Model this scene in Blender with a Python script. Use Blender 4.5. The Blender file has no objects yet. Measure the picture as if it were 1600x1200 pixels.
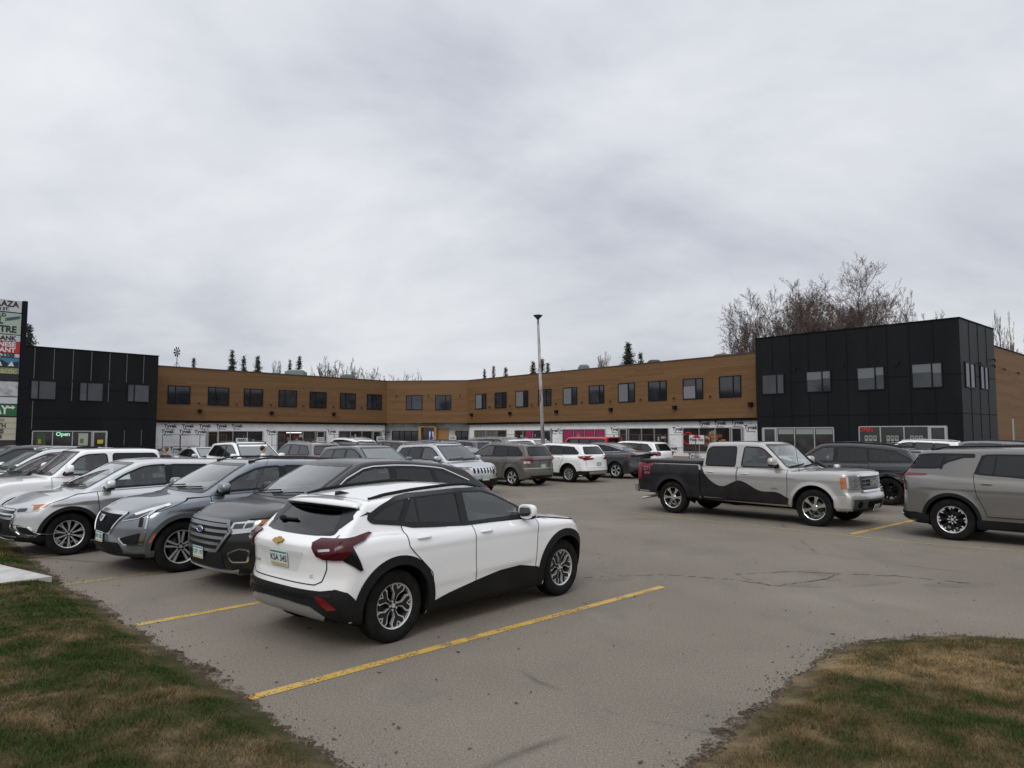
import bpy, math, random
import numpy as np
from mathutils import Vector, Matrix
from mathutils.geometry import delaunay_2d_cdt
rng = np.random.default_rng(7); random.seed(7)
C = bpy.context.scene.collection
R = math.radians
# ---------------------------------------------------------------- camera
F_PX, PITCH, CAM_H = 1109.0, math.atan(77/1109.0), 2.05
cam = bpy.data.cameras.new('camera'); camo = bpy.data.objects.new('camera', cam); C.objects.link(camo)
camo.location = (0, 0, CAM_H); camo.rotation_euler = (math.pi/2 + PITCH, 0, 0)
cam.sensor_fit = 'HORIZONTAL'; cam.sensor_width = 36; cam.lens = F_PX/1600*36
cam.clip_start = .1; cam.clip_end = 3000
sc = bpy.context.scene; sc.camera = camo
sc.view_settings.view_transform = 'Standard'; sc.view_settings.look = 'None'
sc.view_settings.exposure = 0.1; sc.view_settings.gamma = 1
sc.render.resolution_x = 1024; sc.render.resolution_y = 768
SUN_EL, SUN_AZ = 42, 196      # azimuth: compass bearing clockwise from +Y
# ---------------------------------------------------------------- world: overcast sky
w = bpy.data.worlds.new('World'); sc.world = w; w.use_nodes = True
nt = w.node_tree; nt.nodes.clear()
def N(t, **k):
    n = nt.nodes.new(t)
    for a, b in k.items(): setattr(n, a, b)
    return n
def lk(a, b): nt.links.new(a, b)
def mth(op, a, b=None, c=None):
    n = N('ShaderNodeMath', operation=op)
    for i, v in enumerate((a, b, c)):
        if v is None: continue
        if isinstance(v, (int, float)): n.inputs[i].default_value = v
        else: lk(v, n.inputs[i])
    return n.outputs[0]
tc = N('ShaderNodeTexCoord'); sep = N('ShaderNodeSeparateXYZ'); lk(tc.outputs['Generated'], sep.inputs[0])
zz = mth('MAXIMUM', sep.outputs[2], 0.0); den = mth('ADD', zz, 0.5)
cmb = N('ShaderNodeCombineXYZ'); lk(mth('DIVIDE', sep.outputs[0], den), cmb.inputs[0]); lk(mth('DIVIDE', sep.outputs[1], den), cmb.inputs[1])
n1 = N('ShaderNodeTexNoise'); n1.inputs['Scale'].default_value = 1.9; n1.inputs['Detail'].default_value = 9; n1.inputs['Roughness'].default_value = .56; n1.inputs['Distortion'].default_value = .25
mp = N('ShaderNodeMapping'); mp.inputs['Location'].default_value = (12.4, 2.2, 0); mp.inputs['Rotation'].default_value=(0,0,R(-25)); mp.inputs['Scale'].default_value = (.8, 1.15, 1)
lk(cmb.outputs[0], mp.inputs[0]); lk(mp.outputs[0], n1.inputs['Vector'])
cr = N('ShaderNodeValToRGB'); lk(n1.outputs[0], cr.inputs[0])
e = cr.color_ramp.elements; e[0].position = .30; e[0].color = (.48, .502, .575, 1); e[1].position = .68; e[1].color = (.80, .815, .84, 1)
m_ = cr.color_ramp.elements.new(.5); m_.color = (.66, .68, .73, 1)
# brighter towards the zenith (thick even cloud), as overcast skies are
zen = N('ShaderNodeMapRange'); zen.interpolation_type='SMOOTHSTEP'; zen.inputs[1].default_value = .5; zen.inputs[2].default_value = 1.0; zen.inputs[3].default_value = 1.0; zen.inputs[4].default_value = 1.75; lk(sep.outputs[2], zen.inputs[0])
lowb = N('ShaderNodeMapRange'); lowb.inputs[1].default_value = 0; lowb.inputs[2].default_value = .42; lowb.inputs[3].default_value = .96; lowb.inputs[4].default_value = 1.07; lk(sep.outputs[2], lowb.inputs[0])
gain = mth('MULTIPLY', zen.outputs[0], lowb.outputs[0])
vm = N('ShaderNodeVectorMath', operation='SCALE'); lk(cr.outputs[0], vm.inputs[0]); lk(gain, vm.inputs['Scale'])
bg = N('ShaderNodeBackground'); lk(vm.outputs[0], bg.inputs[0]); bg.inputs[1].default_value = 1.0
sky = N('ShaderNodeTexSky'); sky.sky_type = 'NISHITA'; sky.sun_disc = False; sky.sun_elevation = R(SUN_EL); sky.sun_rotation = R(SUN_AZ)
sky.air_density = 1.5; sky.dust_density = 4
bg2 = N('ShaderNodeBackground'); lk(sky.outputs[0], bg2.inputs[0]); bg2.inputs[1].default_value = .05
mx = N('ShaderNodeMixShader'); mx.inputs[0].default_value = .93; lk(bg2.outputs[0], mx.inputs[1]); lk(bg.outputs[0], mx.inputs[2])
wo = N('ShaderNodeOutputWorld'); lk(mx.outputs[0], wo.inputs[0])
# ---------------------------------------------------------------- sun behind cloud
sl = bpy.data.lights.new('sun', 'SUN'); sl.energy = 1.0; sl.angle = R(25); sl.color = (1, .96, .9)
so = bpy.data.objects.new('sun', sl); C.objects.link(so)
sd = Vector((math.cos(R(SUN_EL))*math.sin(R(SUN_AZ)), math.cos(R(SUN_EL))*math.cos(R(SUN_AZ)), math.sin(R(SUN_EL))))
so.rotation_euler = sd.to_track_quat('Z', 'Y').to_euler()

# ================================================================ helpers
def px(x, y, z=None, Y=None):
    """where the line of sight of a photo pixel meets a height or a depth (used once, to read sizes off the photo)"""
    X, Z = (x-800)/F_PX, -(y-600)/F_PX; c, s = math.cos(PITCH), math.sin(PITCH)
    r = Vector((X, c-s*Z, s+c*Z)); t = (z-CAM_H)/r.z if Y is None else Y/r.y
    return Vector((0, 0, CAM_H)) + r*t
MATS = {}
def mat(name, col, rough=.5, metal=0, coat=0, spec=.5, emit=None, es=1, coat_r=.03):
    if name in MATS: return MATS[name]
    m = bpy.data.materials.new(name); m.use_nodes = True; b = m.node_tree.nodes['Principled BSDF']
    b.inputs['Base Color'].default_value = (*col, 1); b.inputs['Roughness'].default_value = rough
    b.inputs['Metallic'].default_value = metal; b.inputs['Coat Weight'].default_value = coat; b.inputs['Coat Roughness'].default_value = coat_r
    b.inputs['Specular IOR Level'].default_value = spec
    if emit: b.inputs['Emission Color'].default_value = (*emit, 1); b.inputs['Emission Strength'].default_value = es
    MATS[name] = m; return m
class NB:
    """small node-tree builder"""
    def __init__(s, m): s.m = m; s.t = m.node_tree; s.b = s.t.nodes.get('Principled BSDF'); s.tc = s.t.nodes.new('ShaderNodeTexCoord')
    def n(s, t, ins=None, **k):
        n = s.t.nodes.new(t)
        for a, b in k.items(): setattr(n, a, b)
        for a, v in (ins or {}).items():
            if hasattr(v, 'is_linked'): s.t.links.new(v, n.inputs[a])
            else: n.inputs[a].default_value = v
        return n
    def l(s, a, b): s.t.links.new(a, b)
    def math(s, op, a, b=0.0, clamp=False):
        return s.n('ShaderNodeMath', {0: a, 1: b}, operation=op, use_clamp=clamp).outputs[0]
    def noise(s, scale, detail=4, rough=.5, vec=None, dist=0):
        return s.n('ShaderNodeTexNoise', {'Vector': vec or s.tc.outputs['Object'], 'Scale': scale, 'Detail': detail, 'Roughness': rough, 'Distortion': dist}).outputs[0]
    def ramp(s, fac, stops):
        r = s.n('ShaderNodeValToRGB', {0: fac}); el = r.color_ramp.elements
        while len(el) < len(stops): el.new(.5)
        for e_, (p, c) in zip(el, stops): e_.position = p; e_.color = (*c, 1) if len(c) == 3 else c
        return r.outputs[0]
    def mix(s, f, a, b, blend='MIX'):
        n = s.n('ShaderNodeMix', data_type='RGBA', blend_type=blend)
        for i, v in ((0, f), (6, a), (7, b)):
            if hasattr(v, 'is_linked'): s.l(v, n.inputs[i])
            else: n.inputs[i].default_value = v if i == 0 else ((*v, 1) if len(v) == 3 else v)
        return n.outputs[2]
    def bump(s, h, strength=.3, dist=.01):
        n = s.n('ShaderNodeBump', {'Height': h, 'Strength': strength, 'Distance': dist}); s.l(n.outputs[0], s.b.inputs['Normal'])
    def map(s, scale=(1, 1, 1), loc=(0, 0, 0), rot=(0, 0, 0), src='Object'):
        return s.n('ShaderNodeMapping', {0: s.tc.outputs[src], 'Scale': scale, 'Location': loc, 'Rotation': rot}).outputs[0]
    def col(s, v): s.l(v, s.b.inputs['Base Color'])
def mesh(name, V, Fc, m=None, parent=None, smooth=False, normals=None, mi=None):
    me = bpy.data.meshes.new(name)
    me.from_pydata([tuple(map(float, v)) for v in V], [], [tuple(map(int, f)) for f in Fc])
    if m is not None:
        for q in (m if isinstance(m, (list, tuple)) else [m]): me.materials.append(q)
    if mi is not None: me.polygons.foreach_set('material_index', np.asarray(mi, dtype=np.int32))
    if smooth or normals is not None: me.polygons.foreach_set('use_smooth', [True]*len(me.polygons))
    if normals is not None: me.normals_split_custom_set_from_vertices([tuple(map(float, n)) for n in normals])
    o = bpy.data.objects.new(name, me); C.objects.link(o)
    if parent is not None: o.parent = parent
    me.update(); return o
def bigmesh(name, V, quads, m, parent=None, smooth=False):
    """fast path for numpy arrays; all faces have the same number of corners"""
    V = np.asarray(V, np.float32); quads = np.asarray(quads, np.int32); k = quads.shape[1]
    me = bpy.data.meshes.new(name); me.vertices.add(len(V)); me.vertices.foreach_set('co', V.ravel())
    me.loops.add(quads.size); me.loops.foreach_set('vertex_index', quads.ravel())
    me.polygons.add(len(quads)); me.polygons.foreach_set('loop_start', np.arange(len(quads), dtype=np.int32)*k)
    me.polygons.foreach_set('loop_total', np.full(len(quads), k, np.int32))
    if smooth: me.polygons.foreach_set('use_smooth', np.ones(len(quads), bool))
    me.update(calc_edges=True); me.validate()
    me.materials.append(m); o = bpy.data.objects.new(name, me); C.objects.link(o)
    if parent is not None: o.parent = parent
    return o
class MB:
    """collects boxes, tubes, lathes into ONE mesh"""
    def __init__(s): s.V = []; s.F = []; s.M = []; s.mi = 0
    def add(s, V, Fc):
        o = len(s.V); s.V += [tuple(map(float, v)) for v in V]; s.F += [tuple(i+o for i in f) for f in Fc]; s.M += [s.mi]*len(Fc); return s
    def box(s, lo, hi, mtx=None):
        x0, y0, z0 = lo; x1, y1, z1 = hi
        V = [Vector(p) for p in ((x0,y0,z0),(x1,y0,z0),(x1,y1,z0),(x0,y1,z0),(x0,y0,z1),(x1,y0,z1),(x1,y1,z1),(x0,y1,z1))]
        if mtx is not None: V = [mtx @ v for v in V]
        return s.add(V, [(0,3,2,1),(4,5,6,7),(0,1,5,4),(1,2,6,5),(2,3,7,6),(3,0,4,7)])
    def tube(s, pts, r, n=8, cap=True):
        pts = [Vector(p) for p in pts]; rs = r if isinstance(r, (list, tuple)) else [r]*len(pts)
        V = []; up = Vector((0, 0, 1))
        for i, p in enumerate(pts):
            d = (pts[min(i+1, len(pts)-1)] - pts[max(i-1, 0)]).normalized()
            a = d.cross(up if abs(d.dot(up)) < .95 else Vector((1, 0, 0))).normalized(); b = d.cross(a)
            V += [p + (a*math.cos(q) + b*math.sin(q))*rs[i] for q in (2*math.pi*k/n for k in range(n))]
        Fc = [(i*n+k, i*n+(k+1) % n, (i+1)*n+(k+1) % n, (i+1)*n+k) for i in range(len(pts)-1) for k in range(n)]
        if cap: Fc += [tuple(range(n-1, -1, -1)), tuple((len(pts)-1)*n+k for k in range(n))]
        return s.add(V, Fc)
    def lathe(s, prof, n=32, axis='z', mtx=None, close=False):
        V = []
        for r_, h_ in prof:
            for k in range(n):
                a = 2*math.pi*k/n; u, v = r_*math.cos(a), r_*math.sin(a)
                V.append(Vector((u, v, h_)) if axis == 'z' else Vector((u, h_, v)))
        if mtx is not None: V = [mtx @ v for v in V]
        m_ = len(prof)
        Fc = [(i*n+k, i*n+(k+1) % n, ((i+1) % m_)*n+(k+1) % n, ((i+1) % m_)*n+k) for i in range(m_ if close else m_-1) for k in range(n)]
        if axis != 'z': Fc = [f[::-1] for f in Fc]
        return s.add(V, Fc)
    def ellipsoid(s, c, r, e=2.0, n=12, mtx=None):
        V = []; Fc = []
        f = lambda v: math.copysign(abs(v)**(2/e), v)
        for i in range(n//2+1):
            t = -math.pi/2 + math.pi*i/(n//2)
            for k in range(n):
                a = 2*math.pi*k/n
                V.append(Vector((c[0]+r[0]*f(math.cos(t))*f(math.cos(a)), c[1]+r[1]*f(math.cos(t))*f(math.sin(a)), c[2]+r[2]*f(math.sin(t)))))
        if mtx is not None: V = [mtx @ v for v in V]
        for i in range(n//2):
            for k in range(n): Fc.append((i*n+k, i*n+(k+1) % n, (i+1)*n+(k+1) % n, (i+1)*n+k))
        return s.add(V, Fc)
    def prism(s, poly, y0, y1, mtx=None):
        """2D polygon (x,z) extruded along y"""
        n = len(poly); V = [Vector((p[0], y0, p[1])) for p in poly] + [Vector((p[0], y1, p[1])) for p in poly]
        if mtx is not None: V = [mtx @ v for v in V]
        return s.add(V, [tuple(range(n)), tuple(range(2*n-1, n-1, -1))] + [(i, i+n, (i+1) % n+n, (i+1) % n) for i in range(n)])
    def build(s, name, m, parent=None, smooth=False): return mesh(name, s.V, s.F, m, parent, smooth, mi=s.M if isinstance(m, list) else None)
def empty(name, loc=(0, 0, 0), rz=0):
    o = bpy.data.objects.new(name, None); C.objects.link(o); o.location = loc; o.rotation_euler = (0, 0, rz); o.empty_display_size = .2; return o
def tag(o, label=None, cat=None, group=None, kind=None):
    for k, v in (('label', label), ('category', cat), ('group', group), ('kind', kind)):
        if v: o[k] = v
    return o
_tc = {}
def textmesh(s, size=1, align='CENTER', bold=0.0, sx=1.0):
    """text as flat polygons: verts (x,y), faces"""
    key = (s, size, align, bold, sx)
    if key in _tc: return _tc[key]
    cu = bpy.data.curves.new('t', 'FONT'); cu.body = s; cu.size = size; cu.align_x = align; cu.align_y = 'CENTER'; cu.offset = bold; cu.resolution_u = 3
    o = bpy.data.objects.new('t', cu); C.objects.link(o); dg = bpy.context.evaluated_depsgraph_get()
    me = bpy.data.meshes.new_from_object(o.evaluated_get(dg))
    V = [(v.co.x*sx, v.co.y) for v in me.vertices]; Fc = [tuple(p.vertices) for p in me.polygons]
    bpy.data.objects.remove(o); bpy.data.curves.remove(cu); bpy.data.meshes.remove(me)
    _tc[key] = (V, Fc); return V, Fc
def frame(o, ex, ez):
    """matrix: local (x, y, z) -> o + ex*x + ez*z, y pointing away from the reader"""
    ex = Vector(ex).normalized(); ez = Vector(ez).normalized(); ey = ez.cross(ex)
    return Matrix(((ex.x, ey.x, ez.x, o[0]), (ex.y, ey.y, ez.y, o[1]), (ex.z, ey.z, ez.z, o[2]), (0, 0, 0, 1)))
def addtext(mb, s, mtx, size, align='CENTER', bold=0, sx=1, depth=.004, off=0):
    V, Fc = textmesh(s, size, align, bold, sx)
    mb.add([mtx @ Vector((x, -off-depth, y)) for x, y in V], [f for f in Fc])
# ---------------------------------------------------------------- common materials
TYRE = mat('tyre_rubber', (.012, .012, .012), .85, spec=.12)
_n = NB(TYRE); _n.col(_n.ramp(_n.noise(9, 4), [(.35, (.008, .008, .008)), (.8, (.021, .020, .018))]))
DARKP = mat('black_plastic', (.010, .0105, .011), .6, spec=.15)
_n = NB(DARKP); _n.col(_n.ramp(_n.noise(3, 5), [(.35, (.008, .0083, .009)), (.85, (.019, .018, .017))]))
GLOSSB = mat('gloss_black', (.006, .006, .007), .22, 0, .1, .3)
WELL = mat('wheel_well_liner', (.006, .006, .006), .9, spec=.05)
CHROME = mat('chrome', (.72, .73, .74), .12, 1)
SATIN = mat('satin_silver', (.5, .5, .5), .35, .9)
ALU = mat('machined_alloy', (.62, .62, .63), .36, .6)
RIMDK = mat('dark_alloy', (.02, .02, .021), .35, .5)
CLEARL = mat('clear_lamp', (.5, .52, .54), .08, .35, 1)
LAMPDK = mat('lamp_interior', (.035, .036, .04), .15, .2, .5)
REDL = mat('red_lamp', (.15, .005, .008), .2, 0, .3)
REDDK = mat('smoked_red_lamp', (.055, .003, .006), .25, 0, .15, .3)
AMBER = mat('amber_lamp', (.36, .12, .035), .15, 0, 1)
SEAM = mat('panel_gap', (.008, .008, .008), .9, spec=.05)
SEATM = mat('seat_fabric', (.06, .06, .06), .8)
PLATE = mat('plate_white', (.6, .62, .6), .4)
PLATEG = mat('plate_green', (.02, .22, .2), .4)
GOLD = mat('gold_badge', (.42, .28, .06), .3, .8)
BLUEB = mat('blue_badge', (.01, .02, .12), .2, 0, 1)
def glass(name, tint, gloss=1.0, k=1.3):
    if name in MATS: return MATS[name]
    m = bpy.data.materials.new(name); m.use_nodes = True; t = m.node_tree; t.nodes.clear()
    o = t.nodes.new('ShaderNodeOutputMaterial'); mx = t.nodes.new('ShaderNodeMixShader'); tr = t.nodes.new('ShaderNodeBsdfTransparent'); gl = t.nodes.new('ShaderNodeBsdfGlossy')
    fr = t.nodes.new('ShaderNodeFresnel'); fr.inputs[0].default_value = 1.55
    tr.inputs[0].default_value = (*tint, 1); gl.inputs['Roughness'].default_value = .02; gl.inputs['Color'].default_value = (gloss, gloss, gloss, 1)
    ad = t.nodes.new('ShaderNodeMath'); ad.operation = 'MULTIPLY'; ad.inputs[1].default_value = k; ad.use_clamp = True
    t.links.new(fr.outputs[0], ad.inputs[0]); t.links.new(ad.outputs[0], mx.inputs[0]); t.links.new(tr.outputs[0], mx.inputs[1]); t.links.new(gl.outputs[0], mx.inputs[2]); t.links.new(mx.outputs[0], o.inputs[0])
    MATS[name] = m; return m
G_FRONT = glass('front_glass', (.80, .90, .85), gloss=.88, k=2.2); G_TINT = glass('privacy_glass', (.085, .09, .095), k=1.05); G_WS = glass('windscreen_glass', (.62, .74, .69), gloss=.9, k=1.9)
def paint(name, col, metal=0, rough=.4, coat=1.0, dirt=0.0):
    """car paint; inside of the shell shows dark cabin trim"""
    key = 'paint_'+name
    if key in MATS: return MATS[key]
    m = mat(key, col, rough, metal, coat); n = NB(m)
    g = n.n('ShaderNodeNewGeometry'); 
    body = n.n('ShaderNodeRGB'); body.outputs[0].default_value = (*col, 1); bc = body.outputs[0]
    sx = n.n('ShaderNodeSeparateXYZ', {0: n.tc.outputs['Object']})
    low = n.n('ShaderNodeMapRange', {0: sx.outputs[2], 1: .75, 2: .2, 3: 0.0, 4: 1.0}).outputs[0]
    dn = n.math('MULTIPLY', n.noise(2.2, 6, .6), low)
    dfac = n.math('MULTIPLY', dn, (.16 if sum(col) > .1 else .03)+dirt, True)
    if dirt:
        st = n.noise(1.0, 6, .65, n.map((3, 3, .8)))
        dfac = n.math('ADD', dfac, n.math('MULTIPLY', n.ramp(st, [(.42, (0, 0, 0)), (.66, (1, 1, 1))]), dirt*.6), True)
    bc = n.mix(dfac, bc, (.17, .155, .13)); n.col(n.mix(g.outputs['Backfacing'], bc, (.03, .03, .032)))
    rr = n.math('ADD', n.math('MULTIPLY', dfac, .5), rough); n.l(rr, n.b.inputs['Roughness'])
    cw = n.math('MULTIPLY', n.math('SUBTRACT', 1.0, n.math('MULTIPLY', dfac, 1.3, True)), n.math('SUBTRACT', 1.0, g.outputs['Backfacing'])); n.l(n.math('MULTIPLY', cw, coat), n.b.inputs['Coat Weight'])
    me_ = n.math('MULTIPLY', n.math('SUBTRACT', 1.0, g.outputs['Backfacing']), metal); n.l(me_, n.b.inputs['Metallic'])
    return m
# ================================================================ vehicle builder
def tab(pts, blur=.04):
    pts = sorted(pts); xs = np.array([p[0] for p in pts]); ys = np.array([p[1] for p in pts]); st = .01
    g = np.arange(xs[0]-.8, xs[-1]+.8, st)
    v = np.interp(g, xs, ys)
    # extend end slopes
    if len(xs) > 1 and blur > 0:
        k = max(1, int(blur/st)); ker = np.exp(-.5*(np.arange(-3*k, 3*k+1)/k)**2); ker /= ker.sum()
        v = np.convolve(np.pad(v, 3*k, mode='edge'), ker, 'valid')
    return lambda x: np.interp(x, g, v)
def smax(a, b, k): h = np.clip(.5+.5*(a-b)/k, 0, 1); return a*h+b*(1-h)+k*h*(1-h)
def make_sdf(S):
    top = tab(S['top'], S.get('tb', .06)); bot = tab(S['bot'], .05); fr = tab(S['front'], S.get('fb', .03)); rr = tab(S['rear'], S.get('rb', .03))
    side = tab(S['side'], S.get('sb', .03)); plan = tab(S['plan'], .1); hw = S['hw']; wb = S['wb']; Rt = S['R']
    fa, fn = S.get('fa', .38), S.get('fn', 3.2); ra, rn = S.get('ra', .3), S.get('rn', 3.5); g = S['gh']; roof = tab(g['roof'], .08); zb = g['zb']; gplan = tab(g.get('plan', [(-3, 0), (3, 0)]), .15)
    fl = S.get('flare', .012); ck = S.get('ck', .05); crown = S.get('crown', .045); fro = S.get('fro', .07)
    def line(p0, p1):
        dx, dz = p1[0]-p0[0], p1[1]-p0[1]; L = math.hypot(dx, dz); return p0, (dz/L, -dx/L)
    w0, wn = line(*g['ws']); b0, bn = line(*g['bl'])
    if wn[0] < 0: wn = (-wn[0], -wn[1])
    if bn[0] > 0: bn = (-bn[0], -bn[1])
    wc, bc = g.get('wc', .16), g.get('bc', .12); tum = g.get('tum', .32); tcos = 1/math.sqrt(1+tum*tum); k1 = g.get('k', .08); ks = g.get('ks', .06); kr = g.get('kr', .06)
    feats = S.get('feat', [])
    def f(P):
        x, y, z = P[:, 0], P[:, 1], P[:, 2]; ay = np.abs(y)
        W = hw+plan(x)+side(z)
        for xa in (wb/2, -wb/2):
            r = np.sqrt((x-xa)**2+(z-Rt)**2); W = W+fl*np.exp(-((r-(Rt+.07))/.07)**2)
        for (fx0, fx1, fz0, fz1, wd, amp) in feats:   # pressed line along the side
            t = np.clip((x-fx0)/(fx1-fx0), 0, 1); zl = fz0+(fz1-fz0)*t; e_ = np.clip(np.minimum((x-fx0), (fx1-x))/.25, 0, 1)
            u = (z-zl)/wd; W = W+amp*e_*np.where(u > 0, np.exp(-u*u*.5), np.exp(-u*u*8))
        dt = (z-(top(x)-crown*(ay/hw)**2.5))*.93; ds = (ay-W)*.97
        q = np.clip(ay/hw, 0, 1.2); s1 = fa*fn/hw*q**(fn-1); df = (x-(fr(z)-fa*q**fn))/np.sqrt(1.02+s1*s1)
        s2 = ra*rn/hw*q**(rn-1); dr = ((rr(z)+ra*q**rn)-x)/np.sqrt(1.02+s2*s2)
        d = smax(dt, ds, ck); d = smax(d, df, fro); d = smax(d, dr, S.get('rro', .05)); d = smax(d, bot(x)-z, .05)
        gw = ((x+wc*ay**2-w0[0])*wn[0]+(z-w0[1])*wn[1]); gb = ((x-bc*ay**2-b0[0])*bn[0]+(z-b0[1])*bn[1])
        gr = z-(roof(x)-g.get('rc', .05)*ay**2-g.get('re', .05)*(ay/hw)**6); gs = (ay-(g['w']+gplan(x)-tum*(z-zb)))*tcos
        e_ = smax(gr, gw, k1); e_ = smax(e_, gs, ks); e_ = smax(e_, gb, kr); e_ = smax(e_, (g.get('fl', min(zb, w0[1], b0[1])-.07))-z, .02)
        kk = S.get('uk', .04); return -smax(-d, -e_, kk)
    return f
def grad(f, P, e=.002):
    G = np.empty_like(P)
    for i in range(3):
        D = np.zeros(3); D[i] = e; G[:, i] = f(P+D)-f(P-D)
    L = np.linalg.norm(G, axis=1, keepdims=True); L[L == 0] = 1; return G/L, L[:, 0]/(2*e)
def surfnet(f, lo, hi, h):
    n = np.ceil((np.array(hi)-np.array(lo))/h).astype(int)+1
    ax = [lo[i]+h*np.arange(n[i]) for i in range(3)]
    G = np.stack(np.meshgrid(*ax, indexing='ij'), -1).reshape(-1, 3); v = f(G).reshape(n); s = v < 0
    cs = [(a, b, c) for a in (0, 1) for b in (0, 1) for c in (0, 1)]
    sl = lambda A, c: A[c[0]:n[0]-1+c[0], c[1]:n[1]-1+c[1], c[2]:n[2]-1+c[2]]
    cnt = sum(sl(s, c).astype(np.int8) for c in cs); act = (cnt > 0) & (cnt < 8); I = np.argwhere(act)
    acc = np.zeros((len(I), 3)); num = np.zeros(len(I))
    for i, a in enumerate(cs):
        for b in cs[i+1:]:
            if sum(abs(a[k]-b[k]) for k in range(3)) != 1: continue
            va = v[I[:, 0]+a[0], I[:, 1]+a[1], I[:, 2]+a[2]]; vb = v[I[:, 0]+b[0], I[:, 1]+b[1], I[:, 2]+b[2]]
            m = (va < 0) != (vb < 0); t = np.where(m, va/np.where(m, va-vb, 1), 0)
            p = np.array(a)+(np.array(b)-np.array(a))*t[:, None]; acc += p*m[:, None]; num += m
    V = np.array(lo)+h*(I+acc/num[:, None]); idx = -np.ones(act.shape, int); idx[tuple(I.T)] = np.arange(len(I)); Q = []
    for k in range(3):
        o1, o2 = (k+1) % 3, (k+2) % 3; a = np.take(s, range(0, n[k]-1), k); b = np.take(s, range(1, n[k]), k); E = np.argwhere(a != b)
        E = E[(E[:, o1] > 0) & (E[:, o1] < n[o1]-1) & (E[:, o2] > 0) & (E[:, o2] < n[o2]-1)]
        ins = a[tuple(E.T)]; q = []
        for d1, d2 in ((-1, -1), (0, -1), (0, 0), (-1, 0)):
            c = E.copy(); c[:, o1] += d1; c[:, o2] += d2; q.append(idx[tuple(c.T)])
        q = np.stack(q, 1); q[~ins] = q[~ins][:, ::-1]; Q.append(q)
    Q = np.concatenate(Q)
    for _ in range(3):
        g, L = grad(f, V); V = V-g*(f(V)/np.maximum(L, .3))[:, None]*.9
    return V, Q
def roundpoly(P, r, n=4):
    if r <= 0: return [tuple(p) for p in P]
    out = []; m = len(P)
    for i in range(m):
        p0, p, p1 = (np.array(P[(i+k) % m], float) for k in (-1, 0, 1)); a, b = p0-p, p1-p; la, lb = np.linalg.norm(a), np.linalg.norm(b)
        d = min(r, la*.45, lb*.45); s_, e_ = p+a/la*d, p+b/lb*d
        for k in range(n+1): t = k/n; out.append(tuple((1-t)**2*s_+2*t*(1-t)*p+t*t*e_))
    return out
def densify(P, h, closed=True):
    out = []; m = len(P)
    for i in range(m if closed else m-1):
        a, b = np.array(P[i], float), np.array(P[(i+1) % m], float); k = max(1, int(math.ceil(np.linalg.norm(b-a)/h)))
        if np.linalg.norm(b-a) < 1e-6: continue
        out += [tuple(a+(b-a)*j/k) for j in range(k)]
    if not closed: out.append(tuple(P[-1]))
    return out
def inpoly(pts, P):
    x, y = pts[:, 0], pts[:, 1]; c = np.zeros(len(pts), bool); m = len(P)
    for i in range(m):
        x0, y0 = P[i]; x1, y1 = P[(i+1) % m]
        if y0 == y1: continue
        c ^= ((y0 > y) != (y1 > y)) & (x < (x1-x0)*(y-y0)/(y1-y0)+x0)
    return c
def polydist(pts, P):
    best = np.full(len(pts), 1e9); near = np.zeros((len(pts), 2))
    for i in range(len(P)):
        a, b = np.array(P[i]), np.array(P[(i+1) % len(P)]); ab = b-a; t = np.clip(((pts-a)@ab)/max(ab@ab, 1e-12), 0, 1); q = a+t[:, None]*ab; d = np.linalg.norm(pts-q, axis=1)
        m = d < best; best[m] = d[m]; near[m] = q[m]
    return best, near
def offpoly(P, d):
    """outward offset (positive) of a dense polygon"""
    A = np.array(P); area = .5*np.sum(A[:, 0]*np.roll(A[:, 1], -1)-np.roll(A[:, 0], -1)*A[:, 1]); t = np.roll(A, -1, 0)-np.roll(A, 1, 0); L = np.linalg.norm(t, axis=1, keepdims=True); L[L == 0] = 1; t /= L
    nrm = np.stack([t[:, 1], -t[:, 0]], 1)*(1 if area > 0 else -1); return [tuple(p) for p in A+nrm*d]
AXES = {'L': ((0, 2), 1, -1), 'R': ((0, 2), 1, 1), 'F': ((1, 2), 0, -1), 'B': ((1, 2), 0, 1), 'T': ((0, 1), 2, -1), 'W': ((1, 2), 0, -1)}   # (2D axes), ray axis, ray sign
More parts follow.
